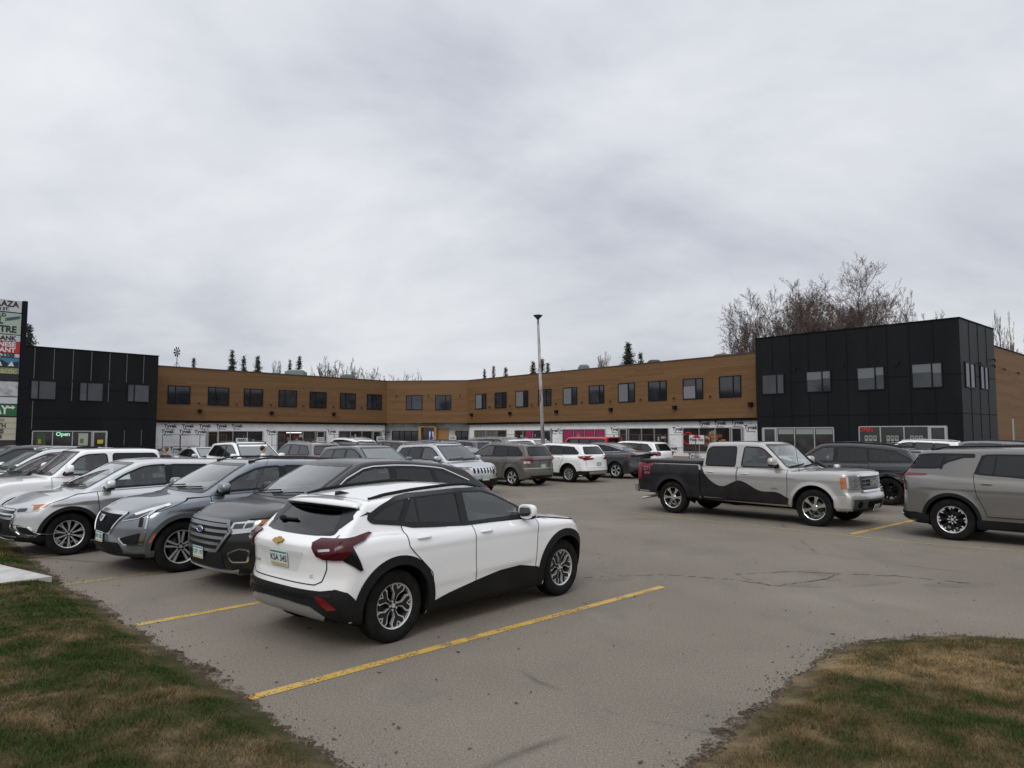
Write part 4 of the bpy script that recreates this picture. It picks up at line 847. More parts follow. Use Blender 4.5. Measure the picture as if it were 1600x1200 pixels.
def taupe_wagon():
    # --- big taupe SUV at the right edge
    tp = paint('taupe_metallic', (.165, .158, .146), .55, .35)
    P = dict(wb=3.07, hw=.99, R=.395, xf=2.62, xr=-2.56, H=1.80, zc=1.17, zh=1.06, xc=1.35, xw=.6, xb=.05, xd=-1.08, xq=-2.3, xqt=-2.12, xg=-2.42, xgt=-2.17, zg=1.26, zgt=1.66, wf=1.1, zbr=1.26, tg=.16, tum=.30,
        rwin=[(-.05, 1.23), (-.05, 1.64), (-.7, 1.64), (-.98, 1.63), (-1.10, 1.34), (-1.08, 1.28)], qwin=[(-2.36, 1.36), (-2.20, 1.60), (-1.9, 1.635), (-1.15, 1.64), (-1.15, 1.60), (-1.33, 1.595), (-1.6, 1.50), (-1.78, 1.375)],
        doors=[[(1.2, 1.15), (1.15, .9), (1.12, .5), (.05, .5), (.03, .9), (.05, 1.2)], [(.03, 1.2), (.0, .9), (.02, .5), (-.93, .5), (-.99, .66), (-1.10, .9), (-1.16, 1.28)]], hnd=[(.22, 1.1), (-.93, 1.10)], tls=[(-2.4, 1.265), (-1.95, 1.255), (-1.98, 1.225), (-2.36, 1.21), (-2.44, 1.23)], alltint=False, sill=.27)
    def near(c, g):
        for v in 'LR': 
            c.patch('lamp_tail', v, [(-2.42, 1.22), (-2.36, 1.2), (-2.35, 1.02), (-2.31, .93), (-2.37, .99), (-2.46, 1.15)], REDDK, .012)
            c.ribbon('window_divider', v, [(-1.12, 1.285), (-1.0, 1.63)], .05, GLOSSB, .008)
            c.ribbon('window_divider', v, [(-.83, 1.26), (-.79, 1.63)], .03, GLOSSB, .008)
        for i in range(1): 
            m = MB(); zt = c.trace('T', [(-2.05, 0)])[0][2]; m.ellipsoid((-2.18, 0, zt-.05), (.16, .68, .035), 5, 24); m.build('spoiler', c.pm, c.root, True)
        c.rails(-1.9, .45, .66, GLOSSB, .045, .02)
        c.patch('skid_plate', 'B', [(-.8, .45), (.8, .45), (.7, .34), (-.7, .34)], SATIN, .03, .03, skirt=.03)
    c = vehicle(P, 'parked_car', 'large taupe SUV with black cladding, cut off by the right edge', 'car', tp, .032, True, clad=DARKP, rim=('hooks', ALU, GLOSSB), near=near)
    c.place((-1.53, -.97), (8.44, 13.77), -46.5)
# ---------------------------------------------------------------- pickups
def pickup(label, pm, P, front, near, cell=.032, rim=('six', CHROME, RIMDK), see=True, kind='pickup_truck', deco=None, tonneau=False, white=False):
    wb, hw, Rt, xf, xr, H, zc, zh = (P[k] for k in ('wb', 'hw', 'R', 'xf', 'xr', 'H', 'zc', 'zh')); xc, xw, xk = P['xc'], P['xw'], P['xk']; zb = P['zb']   # xk: cab back, zb: bed rail height
    S = dict(hw=hw, wb=wb, R=Rt, tb=.03, top=[(xr, zb), (xk-.06, zb), (xk, zc-.03), (xc, zc), ((xc+xf)/2, (zc+zh)/2+.03), (xf-.45, zh+.015), (xf-.2, zh-.02), (xf, zh-.1)],
        bot=[(xr, .52), (xk, .42), (xc, .38), (xf-.6, .36), (xf, .38)], front=[(.25, xf-.12), (.4, xf-.05), (.55, xf), (.70, xf), (.78, xf-.08), (zh-.08, xf-.10), (zh, xf-.14), (zh+.1, xf-.3)],
        rear=[(.3, xr+.1), (.5, xr+.02), (.8, xr), (zb, xr), (zb+.1, xr)], side=[(.3, -.05), (.42, -.015), (.6, 0), (.9, 0), (1.1, -.01), (zc, -.045), (zc+.1, -.09)], sb=.05,
        plan=[(xr, -.035), (xr+.6, -.02), (xk, -.005), (1, 0), (xf-.7, -.005), (xf, -.05)], fa=P.get('fa', .22), fn=2.6, ra=.06, rn=6, flare=.022, gap=.085, wz=.02, ck=.06, crown=.055, feat=P.get('feat', []), inset=.03, rro=.04,
        gh=dict(zb=zc, w=hw-.075, tum=.30, ws=((xc+.02, zc), (xw, H-.04)), bl=((xk-.02, zc-.1), (xk+.10, H-.05)), roof=[(xk-.1, H-.05), (xk+.3, H-.01), (0, H), (xw-.1, H-.01), (xw+.4, H-.12)], rc=.04, wc=.12, bc=.03, k=.08, ks=.07, kr=.05))
    g = dict(P); g['S'] = S; c = Car(kind, label, 'pickup truck', S, pm, cell, see, None); c.g = g
    for v in 'LR':
        for p, gm in ((P['fwin'], G_FRONT), (P['rwin'], G_TINT)): c.window(v, p, gm, .06, .03, GLOSSB)
    c.window('W', [(-hw*.82, zc+.05), (-hw*.68, H-.09), (hw*.68, H-.09), (hw*.82, zc+.05)], G_WS, .05, .04)
    c.window('B', [(-hw*.62, zb+.12), (-hw*.58, H-.14), (hw*.58, H-.14), (hw*.62, zb+.12)], G_TINT, .05, .03)
    doors(c, P['doors'], hnd=P['hnd'], hm=P.get('hm', pm), r=.03)
    for v in 'LR': c.ribbon('cab_gap', v, [(xk, zb-.01), (xk+.01, .5)], .03, SEAM, .006)
    c.arches(pm, -.01, .05, .014, (-2, 182)); c.mirror(P['fwin'][0][0]-.13, P['fwin'][0][1]+.1, P.get('mm', pm), GLOSSB, (.1, .13, .10), .13)
    # load bed
    if tonneau:
        mb = MB(); mb.box((xr+.04, -hw+.1, zb-.02), (xk-.06, hw-.1, zb+.035)); mb.build('tonneau_cover', mat('vinyl_cover', (.03, .03, .032), .5), c.root)
    else:
        mb = MB(); mb.box((xr+.08, -hw+.14, zb-.01), (xk-.08, hw-.14, zb+.004)); mb.build('bed_opening', WELL, c.root)
    mb = MB(); mb.box((xr-.10, -hw*.9, .50), (xr+.0, hw*.9, .68)); mb.build('rear_bumper', CHROME, c.root)
    for v, s_ in (('L', 1), ('R', -1)):
        o = c.patch('tail_lamp', v, [(xr+.03, .84), (xr+.17, .84), (xr+.17, zb-.05), (xr+.03, zb-.05)], REDL, .014, .02); c.patch('lamp_end', 'B', [(s_*hw*.8, .84), (s_*hw*.95, .84), (s_*hw*.95, zb-.05), (s_*hw*.8, zb-.05)], REDL, .012, .02, parent=o)
        c.patch('sill', v, [(wb/2-Rt-.12, .36), (wb/2-Rt-.12, .44), (xk+.0, .46), (xk+.0, .38)], DARKP, .006)
    c.patch('tailgate', 'B', [(-hw*.78, .74), (hw*.78, .74), (hw*.78, zb-.03), (-hw*.78, zb-.03)], deco or pm, .006, .02)
    mb = MB(); mb.tube([(-wb/2, -.8, Rt), (-wb/2, .8, Rt)], .07, 8); mb.tube([(wb/2, -.8, Rt), (wb/2, .8, Rt)], .05, 8); mb.ellipsoid((-wb/2, 0, Rt), (.17, .15, .16), 2.2, 12); mb.box((xr+.3, -.5, .42), (xf-.6, -.4, .55)); mb.box((xr+.3, .4, .42), (xf-.6, .5, .55)); mb.build('chassis', mat('chassis', (.03, .028, .026), .8), c.root)
    if see: c.interior(P['xsit'], zc-.08)
    near(c, g); c.hull(); c.wheels(*rim); return c
def pickups():
    pw = paint('pewter', (.42, .41, .39), .6, .35); PB = mat('black_wrap', (.010, .009, .011), .4, 0, .12, .25)
    _n = NB(PB); _n.col(_n.ramp(_n.noise(4, 5), [(.4, (.008, .0075, .009)), (.8, (.020, .018, .018))]))
    P = dict(wb=3.64, hw=.985, R=.405, xf=2.80, xr=-2.93, H=1.86, zc=1.22, zh=1.24, xc=1.30, xw=.62, xk=-1.0, zb=1.32, xsit=.28, feat=[(-2.8, 2.6, 1.02, 1.02, .12, .006)],
        fwin=[(1.04, 1.26), (.84, 1.48), (.62, 1.66), (.5, 1.71), (.12, 1.725), (.08, 1.26)], rwin=[(-.08, 1.26), (-.09, 1.725), (-.78, 1.71), (-.86, 1.62), (-.87, 1.26)],
        doors=[[(1.23, 1.21), (1.24, .85), (1.22, .47), (.02, .47), (.0, .9), (.0, 1.24)], [(-.02, 1.24), (-.02, .9), (.0, .47), (-.90, .47), (-.96, .8), (-.965, 1.24)]], hnd=[(.2, 1.09), (-.72, 1.10)], hm=CHROME)
    BCH = mat('bumper_chrome', (.6, .6, .6), .3, .7)
    def near(c, g):
        # black wave wrap along the lower doors and the whole bed
        xs = np.linspace(-.985, 1.27, 46); W = tab([(-1.15, 1.5), (-1.0, 1.27), (-.95, 1.18), (-.85, 1.02), (-.69, .88), (-.52, .78), (-.35, .76), (-.18, .84), (.03, .95), (.25, .88), (.45, .76), (.62, .70), (.8, .705), (.95, .72), (1.1, .68), (1.27, .56)], .07)
        for v in 'LR':
            c.patch('wave_wrap', v, [(float(x), float(W(x))) for x in xs]+[(1.24, .43), (-.985, .44)], PB, .0058, 0, skirt=.001)
            A = [(-1.82+math.cos(R(t))*.505, .425+math.sin(R(t))*.505) for t in np.linspace(182, -2, 30)]
            c.patch('bed_side', v, [(-2.90, .52), (-2.90, 1.325), (-1.012, 1.325), (-1.012, .44), (-1.30, .44)]+A[::-1]+[(-2.34, .50)], PB, .0075, 0, skirt=.02)
            c.ribbon('arch_trim', v, A, .085, PB, .021, skirt=.04)
        c.text('R', (-2.58, 1.12), 'Z71', .13, mat('pink_decal', (.35, .08, .13), .5), 'decal', .02, bold=.003); c.text('R', (-2.58, 1.01), '4X4', .11, MATS['pink_decal'], 'decal', .02, bold=.003)
        c.text('R', (.95, .78), 'SIERRA', .05, CHROME, 'badge')
        gr = c.patch('grille', 'F', [(-.52, 1.12), (.52, 1.12), (.50, .80), (-.50, .80)], GLOSSB, .006, .03); c.ribbon('grille_frame', 'F', [(-.54, 1.14), (.54, 1.14), (.52, .79), (-.52, .79)], .05, CHROME, .03, True, gr, .03, skirt=.03)
        for k in range(3): c.ribbon('grille_bar', 'F', [(-.5, 1.05-.085*k), (.5, 1.05-.085*k)], .012, SATIN, .016, parent=gr)
        c.text('F', (0, .965), 'GMC', .17, CHROME, 'badge', .045, 1.15, .006)
        for v, s_ in (('L', 1), ('R', -1)):
            f = lambda L: [(s_*a, b) for a, b in L]
            o = c.patch('headlight', 'F', f([(.58, 1.11), (.58, .84), (.86, .85), (.87, 1.12)]), mat('lamp_grey', (.2, .21, .21), .12, .2, 1), .010, .02); c.patch('lamp_bezel', 'F', f([(.63, 1.07), (.63, 1.0), (.76, 1.0), (.76, 1.07)]), SATIN, .013, .03, parent=o); c.patch('lamp_bezel', 'F', f([(.63, .95), (.63, .89), (.76, .89), (.76, .95)]), SATIN, .013, .03, parent=o)
            c.patch('turn_lamp', v, [(2.53, .865), (2.42, .86), (2.40, 1.09), (2.51, 1.10)], AMBER, .012, .01, parent=o); c.patch('lamp_wing', v, [(2.65, .865), (2.53, .865), (2.51, 1.10), (2.63, 1.11)], CLEARL, .010, parent=o)
            c.patch('bumper_side', v, [(2.26, .70), (2.28, .44), (2.60, .44), (2.60, .70)], BCH, .016, skirt=.03)
        c.patch('front_bumper', 'F', [(-.88, .71), (.88, .71), (.88, .63), (-.88, .63)], BCH, .022, .01, skirt=.03); VAL = mat('grey_valance', (.045, .046, .05), .5); c.patch('valance', 'F', [(-.86, .63), (.86, .63), (.84, .42), (-.84, .42)], VAL, .012, .01, skirt=.03); c.patch('lower_grille', 'F', [(-.42, .59), (.42, .59), (.40, .45), (-.40, .45)], SEAM, .016, .02); [c.patch('fog_lamp', 'F', [(q*.68+.075*math.cos(t), .52+.075*math.sin(t)) for t in np.linspace(0, 2*math.pi, 17)[:-1]], SEAM, .017) for q in (1, -1)]; c.patch('air_dam', 'F', [(-.84, .43), (.84, .43), (.80, .385), (-.80, .385)], DARKP, .014, .01, skirt=.06)
        c.plate('F', .44, 'CHN 428', off=.04); c.wipers([((-.1, 1.27), (.62, 1.31)), ((-.72, 1.27), (-.02, 1.32))])
        m = MB(); a = Vector(c.trace('T', [(1.45, -.80)])[0]); m.tube([a, a+Vector((-.1, 0, .72))], [.006, .003], 5); m.build('antenna', DARKP, c.root)
        m = MB(); m.tube([(-2.5, -.62, .40), (-2.78, -.92, .34)], .035, 10); m.build('exhaust_pipe', SATIN, c.root)
    c = pickup('pewter crew-cab pickup with a black wave along its doors and black bed', pw, P, None, near, tonneau=True, deco=PB)
    c.place((-1.82, -.98), (4.11, 18.41), -46)
    for o in c.root.children:
        if o.name.startswith('mirror_base'): pass
    wh = paint('white', (.8, .8, .8), 0, .35)
    P = dict(wb=3.67, hw=1.0, R=.41, xf=2.78, xr=-3.05, H=1.90, zc=1.28, zh=1.16, xc=1.35, xw=.72, xk=-1.12, zb=1.38, xsit=.3,
        fwin=[(1.08, 1.32), (.9, 1.52), (.72, 1.70), (.55, 1.76), (.16, 1.775), (.12, 1.32)], rwin=[(.02, 1.32), (.02, 1.775), (-.88, 1.765), (-.95, 1.70), (-.97, 1.32)],
        doors=[[(1.28, 1.27), (1.28, .85), (1.26, .47), (.06, .47), (.04, .9), (.04, 1.3)], [(.02, 1.3), (.02, .9), (.04, .47), (-1.0, .47), (-1.08, .8), (-1.08, 1.3)]], hnd=[(.24, 1.14), (-.82, 1.15)], mm=SATIN if False else wh)
    def near2(c, g):
        gr = c.patch('grille', 'F', [(-.6, 1.08), (.6, 1.08), (.55, .76), (-.55, .76)], GLOSSB, .008, .03); c.ribbon('grille_bar', 'F', [(-.58, .93), (.58, .93)], .04, CHROME, .02, parent=gr)
        for v, s_ in (('L', 1), ('R', -1)):
            o = c.patch('headlight', 'F', [(s_*a, b) for a, b in [(.66, 1.08), (.64, .94), (.90, .94), (.94, 1.08)]], CLEARL, .010, .02); c.patch('lamp_wing', v, [(2.62, .93), (2.46, .93), (2.44, 1.0), (2.58, 1.03)], AMBER, .010, parent=o)
        c.patch('front_bumper', 'F', [(-.96, .72), (.96, .72), (.94, .44), (-.94, .44)], wh, .016, .02, skirt=.03); c.wipers([((-.1, 1.33), (.62, 1.37)), ((-.72, 1.33), (-.02, 1.38))])
        m = MB(); a = c.trace('T', [(.35, 0)])[0]; m.tube([(.55, -.1, a[2]+.01), (.1, -.1, a[2]+.02)], .03, 6); m.build('roof_marker', DARKP, c.root, True)
    c = pickup('white crew-cab pickup behind the silver SUV at the left', wh, P, None, near2, see=True, rim=('six', ALU, RIMDK))
    q = O0+ND*11.15+TD*.75; c.place((1.835*.91, .98*.91), (q.x, q.y), 226); c.root.scale = (.91, .91, .91)
def fwd(x, y, head, d, side=0):
    a = R(head); return (x+math.cos(a)*d-math.sin(a)*side, y+math.sin(a)*d+math.cos(a)*side)
BASE = {
 'suv': dict(wb=2.68, hw=.91, R=.355, xf=2.18, xr=-2.25, H=1.69, zc=1.10, zh=.97, xc=1.2, xw=.35, xb=-.25, xd=-1.05, xq=-1.8, xqt=-1.5, xg=-2.12, xgt=-1.85, zbr=1.14),
 'sport': dict(wb=2.78, hw=.93, R=.375, xf=2.2, xr=-2.38, H=1.64, zc=1.12, zh=.97, xc=1.22, xw=.32, xb=-.28, xd=-1.15, xq=-1.62, xqt=-1.35, xg=-2.22, xgt=-1.45, zgt=1.42, zg=1.2, zbr=1.22, roof=[(-2.2, 1.3), (-1.45, 1.44), (-.9, 1.58), (-.3, 1.64), (.2, 1.62), (.8, 1.4)]),
 'sedan': dict(wb=2.75, hw=.90, R=.335, xf=2.25, xr=-2.35, H=1.45, zc=1.0, zh=.80, xc=1.15, xw=.15, xb=-.3, xd=-1.2, xq=-1.45, xg=-1.95, xgt=-1.0, zg=1.06, zgt=1.40, zbr=1.05, sed=True, tg=.09, roof=[(-1.6, 1.25), (-1.0, 1.39), (-.5, 1.44), (-.1, 1.45), (.2, 1.42), (.8, 1.2)], fa=.46),
 'van': dict(wb=3.05, hw=.96, R=.36, xf=2.5, xr=-2.55, H=1.78, zc=1.12, zh=.98, xc=1.55, xw=.65, xb=.0, xd=-1.05, xq=-2.2, xqt=-2.0, xg=-2.45, xgt=-2.25, zbr=1.15),
 'big': dict(wb=3.02, hw=.98, R=.39, xf=2.45, xr=-2.5, H=1.77, zc=1.16, zh=1.06, xc=1.28, xw=.5, xb=-.05, xd=-1.0, xq=-2.1, xqt=-1.7, xg=-2.35, xgt=-2.0, zbr=1.2, tg=.13, roof=[(-2.3, 1.5), (-2.0, 1.62), (-1.4, 1.72), (-.4, 1.77), (.2, 1.76), (.5, 1.74), (1.0, 1.6)]),
 'boxy': dict(wb=2.95, hw=.92, R=.41, xf=2.1, xr=-2.3, H=1.86, zc=1.28, zh=1.16, xc=.95, xw=.62, xb=-.3, xd=-1.15, xq=-2.05, xqt=-2.05, xg=-2.24, xgt=-2.2, zbr=1.29, tum=.10, fa=.12, ra=.1, tg=.14, roof=[(-2.3, 1.84), (-2, 1.86), (.3, 1.86), (.6, 1.84)], zgt=1.80),
}
def wagon_cars():
    K = lambda k, **o: {**BASE[k], **o}
    # dirty brown-grey wagon, jeep-like silver, white outlander, dark fastback ...
    brn = paint('brown_grey', (.10, .096, .088), .45, .4, 1, .9); lsl = paint('light_silver', (.5, .51, .53), .65, .32)
    def seven(c, g):
        gr = None
        b = MB()
        for k in range(7):
            y = -.42+.14*k; o = c.patch('grille_slot', 'F', [(y-.045, .90), (y+.045, .90), (y+.038, .72), (y-.038, .72)], GLOSSB, .008, .03)
            c.ribbon('slot_ring', 'F', [(y-.05, .905), (y+.05, .905), (y+.042, .715), (y-.042, .715)], .014, CHROME, .012, True, o, .03)
        for v, s_ in (('L', 1), ('R', -1)):
            f = lambda L: [(s_*a, b_) for a, b_ in L]
            o = c.patch('headlight', 'F', f([(.54, .90), (.56, .85), (.84, .87), (.87, .93)]), LAMPDK, .008); c.patch('lamp_wing', v, [(2.0, .88), (1.8, .90), (1.74, .95), (2.0, .93)], LAMPDK, .008, parent=o); c.ribbon('lamp_strip', 'F', f([(.56, .875), (.82, .885)]), .014, CLEARL, .012, parent=o)
            c.patch('turn_lamp', v, [(1.95, .895), (1.86, .905), (1.84, .93), (1.94, .92)], AMBER, .011, parent=o); c.patch('fog_recess', 'F', f([(.60, .70), (.60, .62), (.84, .62), (.84, .70)]), DARKP, .008, .03)
        c.patch('lower_intake', 'F', [(-.8, .54), (.8, .54), (.76, .30), (-.76, .30)], DARKP, .012, .04, skirt=.03); c.plate('F', .57, 'GTR 605', off=.03); c.wipers([((-.1, 1.15), (.54, 1.19)), ((-.64, 1.16), (-.02, 1.2))])
        o = MB(); o.box((0, -.3, 0), (.1, .3, .004), Matrix.Translation(Vector((.75, -.1, 1.23)))); o.build('paper', mat('paper_white', (.6, .62, .6), .6), c.root)
    c = vehicle(K('suv', wf=.86, pt='GTR 605'), 'parked_car', 'silver SUV with seven-slot grille, just beyond the nearest white crossover', 'car', lsl, .036, True, front=False, near=seven, rails=SATIN, clad=None)
    q = px(758, 747, .57); c.place((2.16, 0), (q.x, q.y), -45)
    def taupe_tail(c, g):
        for v in 'LR': c.patch('reverse_lamp', v, [(-2.09, .98), (-1.93, .96), (-1.97, .88), (-2.09, .89)], CLEARL, .016)
        c.ribbon('bumper_top', 'B', [(-.85, .70), (.85, .70)], .03, SATIN, .012)
    c = vehicle(K('suv', wb=2.64, hw=.90, R=.345, H=1.67, xr=-2.22, tls=[(-2.08, 1.09), (-1.72, 1.07), (-1.9, .99), (-2.08, .97)], pt='BFA 730', xf=2.15), 'parked_car', 'dusty brown-grey wagon with silver roof rails, beside the seven-slot grille SUV', 'car', brn, .036, True, rails=SATIN, rim=('y5', ALU, RIMDK), near=taupe_tail, clad=None)
    c.place((-1.32, .87), (-.02, 27.75), 136)
    wh = MATS['paint_white']
    def owt(c, g):
        c.patch('skid_plate', 'B', [(-.6, .47), (.6, .47), (.55, .36), (-.55, .36)], SATIN, .02, .02, skirt=.02)
        for v, s_ in (('L', 1), ('R', -1)): c.ribbon('lamp_bar', 'B', [(s_*.3, 1.0), (s_*.8, 1.03)], .03, REDL, .014)
    c = vehicle(K('suv', wb=2.67, hw=.905, H=1.64, xr=-2.3, tls=[(-2.2, 1.12), (-1.78, 1.09), (-1.95, 1.0), (-2.2, .95)], tlb=[(.36, 1.03), (.38, .96), (.8, .93), (.82, 1.08)], pt='EVD 388'), 'parked_car', 'white SUV with wide red tail lamps, right of the dusty wagon', 'car', wh, .036, True, clad=DARKP, rim=('multi10', ALU, RIMDK), near=owt)
    c.place((-1.335, .88), (2.35, 29.85), 136)
    dg = paint('dark_grey', (.055, .058, .063), .6, .3)
    c = vehicle(K('sport', pt='FNC 246', tlb=[(.3, 1.06), (.3, 1.0), (.74, .97), (.76, 1.07)], tls=[(-2.2, 1.07), (-1.78, 1.10), (-1.82, 1.05), (-2.2, .98)]), 'parked_car', 'dark grey fastback crossover left of the pewter pickup bed', 'car', dg, .036, True, chrome=CHROME, rim=('y5', ALU, GLOSSB), clad=None)
    c.place((-1.39, .90), (4.69, 32.35), 136)
    bk = paint('jet_black', (.008, .008, .009), .3, .2)
    c = vehicle(K('big', wf=1.0, alltint=False), 'parked_car', 'large all-black SUV with black alloy wheels behind the nose of the pewter pickup', 'car', bk, .036, True, rim=('twin5', RIMDK, GLOSSB), rails=GLOSSB, clad=bk)
    c.place((-1.51, .95), (10.73, 20.4), 136)
    c = vehicle(K('sedan'), 'parked_car', 'low silver sedan mostly hidden between the pewter pickup and the black SUV', 'car', lsl, .045, True); c.root.location = (7.95, 20.15, 0); c.root.rotation_euler = (0, 0, R(-46))
    mz = paint('blue_grey', (.085, .095, .11), .6, .3); gr2 = paint('mid_grey', (.16, .165, .17), .65, .35); blk2 = MATS['paint_black']; mar = paint('dark_plum', (.03, .014, .018), .3, .3); red = paint('bright_red', (.45, .012, .02), .1, .3); sil = MATS['paint_silver']
    L = [  # base, overrides, paint, px x, depth, heading, label, rails, cell
     ('suv', dict(H=1.66, R=.36), mz, 578, 23.4, -45, 'blue-grey crossover facing the camera, left of the seven-slot grille SUV', None),
     ('suv', dict(H=1.70), gr2, 474, 30.5, 136, 'mid-grey SUV seen from behind, right of the white SUV facing the camera', SATIN),
     ('suv', dict(H=1.72, hw=.95), wh, 388, 28.0, -45, 'white SUV facing the camera, next to the woman in the white shirt', GLOSSB),
     ('sedan', dict(H=1.47), sil, 326, 31.5, -45, 'small silver sedan facing the camera in front of the left storefronts', None),
     ('big', dict(H=1.82), wh, 543, 46, 136, 'tall white SUV in the far row before the central left storefronts', SATIN),
     ('suv', dict(H=1.64), blk2, 545, 34, 136, 'black SUV tucked between the tall white SUV and the blue-grey crossover', GLOSSB),
     ('suv', dict(H=1.70), mar, 612, 37, 136, 'dark plum SUV with a red reflector band across its tail, in the far middle row', None),
     ('suv', dict(H=1.70), dg, 670, 38.5, 136, 'dark grey SUV in front of the timber door frame', GLOSSB),
     ('suv', dict(H=1.69, R=.36), mz, 722, 39.5, 136, 'small blue-grey SUV in the far row just right of the timber door frame', None),
     ('van', dict(H=1.82), gr2, 785, 41, -45, 'long dark grey minivan in the far row, left of the lamp post', SATIN),
     ('sedan', dict(H=1.47), wh, 722, 33.0, -45, 'white sedan between the silver seven-slot SUV and the dusty wagon', None),
     ('suv', dict(H=1.74), wh, 838, 39.5, -45, 'white SUV in the far row directly behind the lamp post', SATIN),
     ('boxy', dict(H=1.88), red, 912, 41, 136, 'bright red boxy off-roader in front of the pink shop window', None),
     ('suv', dict(H=1.67), wh, 985, 37.2, 136, 'white crossover seen from behind, right of the dark grey fastback', None),
     ('suv', dict(H=1.78), wh, 1425, 30.5, 136, 'white SUV showing only its roof above the large all-black SUV', SATIN),
     ('big', dict(H=1.80), gr2, 1530, 29, 136, 'grey SUV hidden behind the taupe SUV, only its roof showing', GLOSSB),
    ]
    for b, o, pm, X, Y, hd, lab, rl in L:
        q = px(X, 690, Y=Y); pl = ''.join(random.choice('ABCDEFGHJKLMNPRSTUVWXYZ') for _ in range(3))+' '+''.join(random.choice('0123456789') for _ in range(3))
        c = vehicle(K(b, pt=pl, **o), 'parked_car', lab, 'car', pm, .055, False, rails=rl, rim=('y5', ALU, RIMDK)); c.root.location = (q.x, q.y, 0); c.root.rotation_euler = (0, 0, R(hd))
        if b == 'boxy':
            m = MB(); m.lathe([(.2, -.12), (.36, -.1), (.38, .1), (.2, .12), (.0, .12)], 24, 'y', Matrix.Translation((-2.42, 0, 1.02)) @ Matrix.Rotation(math.pi/2, 4, 'Z')); m.build('spare_wheel', TYRE, c.root, True)
    for n_, t_, b, o, pm, lab, rl in ((14.1, 2.25, 'suv', dict(H=1.62), blk2, 'black crossover between the white pickup and the silver-roofed SUV at the left edge', None), (17.0, 2.55, 'suv', dict(H=1.66, hw=.93), sil, 'silver-roofed SUV at the left edge below the pylon sign', SATIN), (19.9, 2.4, 'suv', dict(H=1.71), dg, 'dark grey SUV at the far left edge, behind the silver-roofed SUV', None)):
        q = O0+ND*n_+TD*t_; c = vehicle(K(b, **o), 'parked_car', lab, 'car', pm, .05, n_ < 15, rails=rl); c.root.location = (q.x, q.y, 0); c.root.rotation_euler = (0, 0, R(226))
# ================================================================ ground
def lotpt(x, y, z=0): q = px(x, y, z); return (q.x, q.y)
GL = [lotpt(*p) for p in [(-260, 700), (-90, 775), (0, 836), (34, 867), (69, 896), (110, 925), (156, 954), (208, 983), (247, 1016), (283, 1039), (322, 1061), (387, 1094), (455, 1146), (517, 1190)]]
d_ = Vector(GL[-1])-Vector(GL[-4]); GL += [(GL[-1][0]+d_.x*k, GL[-1][1]+d_.y*k) for k in (1, 2.5, 5)]
GR = [lotpt(*p) for p in [(1086, 1200), (1150, 1140), (1225, 1084), (1262, 1054), (1319, 1016), (1375, 1003), (1431, 997), (1506, 995), (1600, 1001)]]
GR = [(-.6, 1.4), (.25, 3.1)]+GR+[(6.2, 6.6), (8.5, 5.2), (12, 3)]
def asphalt():
    m = mat('asphalt', (.2, .19, .18), .92, spec=.12); n = NB(m)
    base = n.ramp(n.noise(.35, 5, .55), [(.3, (.145, .128, .104)), (.55, (.200, .179, .147)), (.72, (.262, .238, .20))])
    fine = n.noise(62, 3, .75); sp = n.n('ShaderNodeTexVoronoi', {'Vector': n.tc.outputs['Object'], 'Scale': 75.0}).outputs
    c1 = n.mix(.55, base, n.ramp(fine, [(.34, (.070, .061, .048)), (.56, (.205, .183, .149)), (.74, (.40, .368, .312))]))
    agg = n.ramp(n.noise(110, 2, .8), [(.60, (0, 0, 0)), (.72, (1, 1, 1))]); c1 = n.mix(n.math('MULTIPLY', agg, .85), c1, (.55, .51, .44))
    dk = n.ramp(n.noise(90, 2, .8, n.map(loc=(5, 2, 0))), [(.60, (0, 0, 0)), (.72, (1, 1, 1))]); c1 = n.mix(n.math('MULTIPLY', dk, .75), c1, (.05, .045, .04))
    # oil drips and worn wheel tracks
    st = n.ramp(n.noise(.9, 6, .65, n.map(loc=(11, 3, 0), scale=(1, .6, 1), rot=(0, 0, R(45)))), [(.52, (0, 0, 0)), (.78, (1, 1, 1))]); c1 = n.mix(n.math('MULTIPLY', st, .55), c1, (.11, .105, .10))
    spots = n.ramp(n.noise(3.2, 3, .6, n.map(loc=(31, 7, 0))), [(.70, (0, 0, 0)), (.76, (1, 1, 1))]); c1 = n.mix(n.math('MULTIPLY', spots, .5), c1, (.06, .058, .055))
    ck = n.n('ShaderNodeTexVoronoi', {'Vector': n.mix(.12, n.tc.outputs['Object'], n.n('ShaderNodeTexNoise', {'Vector': n.tc.outputs['Object'], 'Scale': 1.3}).outputs[1]), 'Scale': .16}, feature='DISTANCE_TO_EDGE').outputs[0]
    ckm = n.ramp(ck, [(.0, (1, 1, 1)), (.006, (0, 0, 0))]); br = n.ramp(n.noise(.8, 3), [(.48, (0, 0, 0)), (.58, (1, 1, 1))]); c1 = n.mix(n.math('MULTIPLY', n.math('MULTIPLY', ckm, br), .6), c1, (.05, .048, .045))
    n.col(c1); n.bump(n.math('ADD', fine, n.math('MULTIPLY', n.noise(120, 2, .8), .6)), .14, .006)
    mb = MB(); mb.add([(-90, -12, 0), (90, -12, 0), (90, 120, 0), (-90, 120, 0)], [(0, 1, 2, 3)]); o = mb.build('parking_lot', m); tag(o, kind='structure')
    e_ = mat('field', (.09, .085, .05), .95); mb = MB(); mb.add([(-1500, -600, -.03), (1500, -600, -.03), (1500, 2600, -.03), (-1500, 2600, -.03)], [(0, 1, 2, 3)]); tag(mb.build('ground', e_), kind='structure')
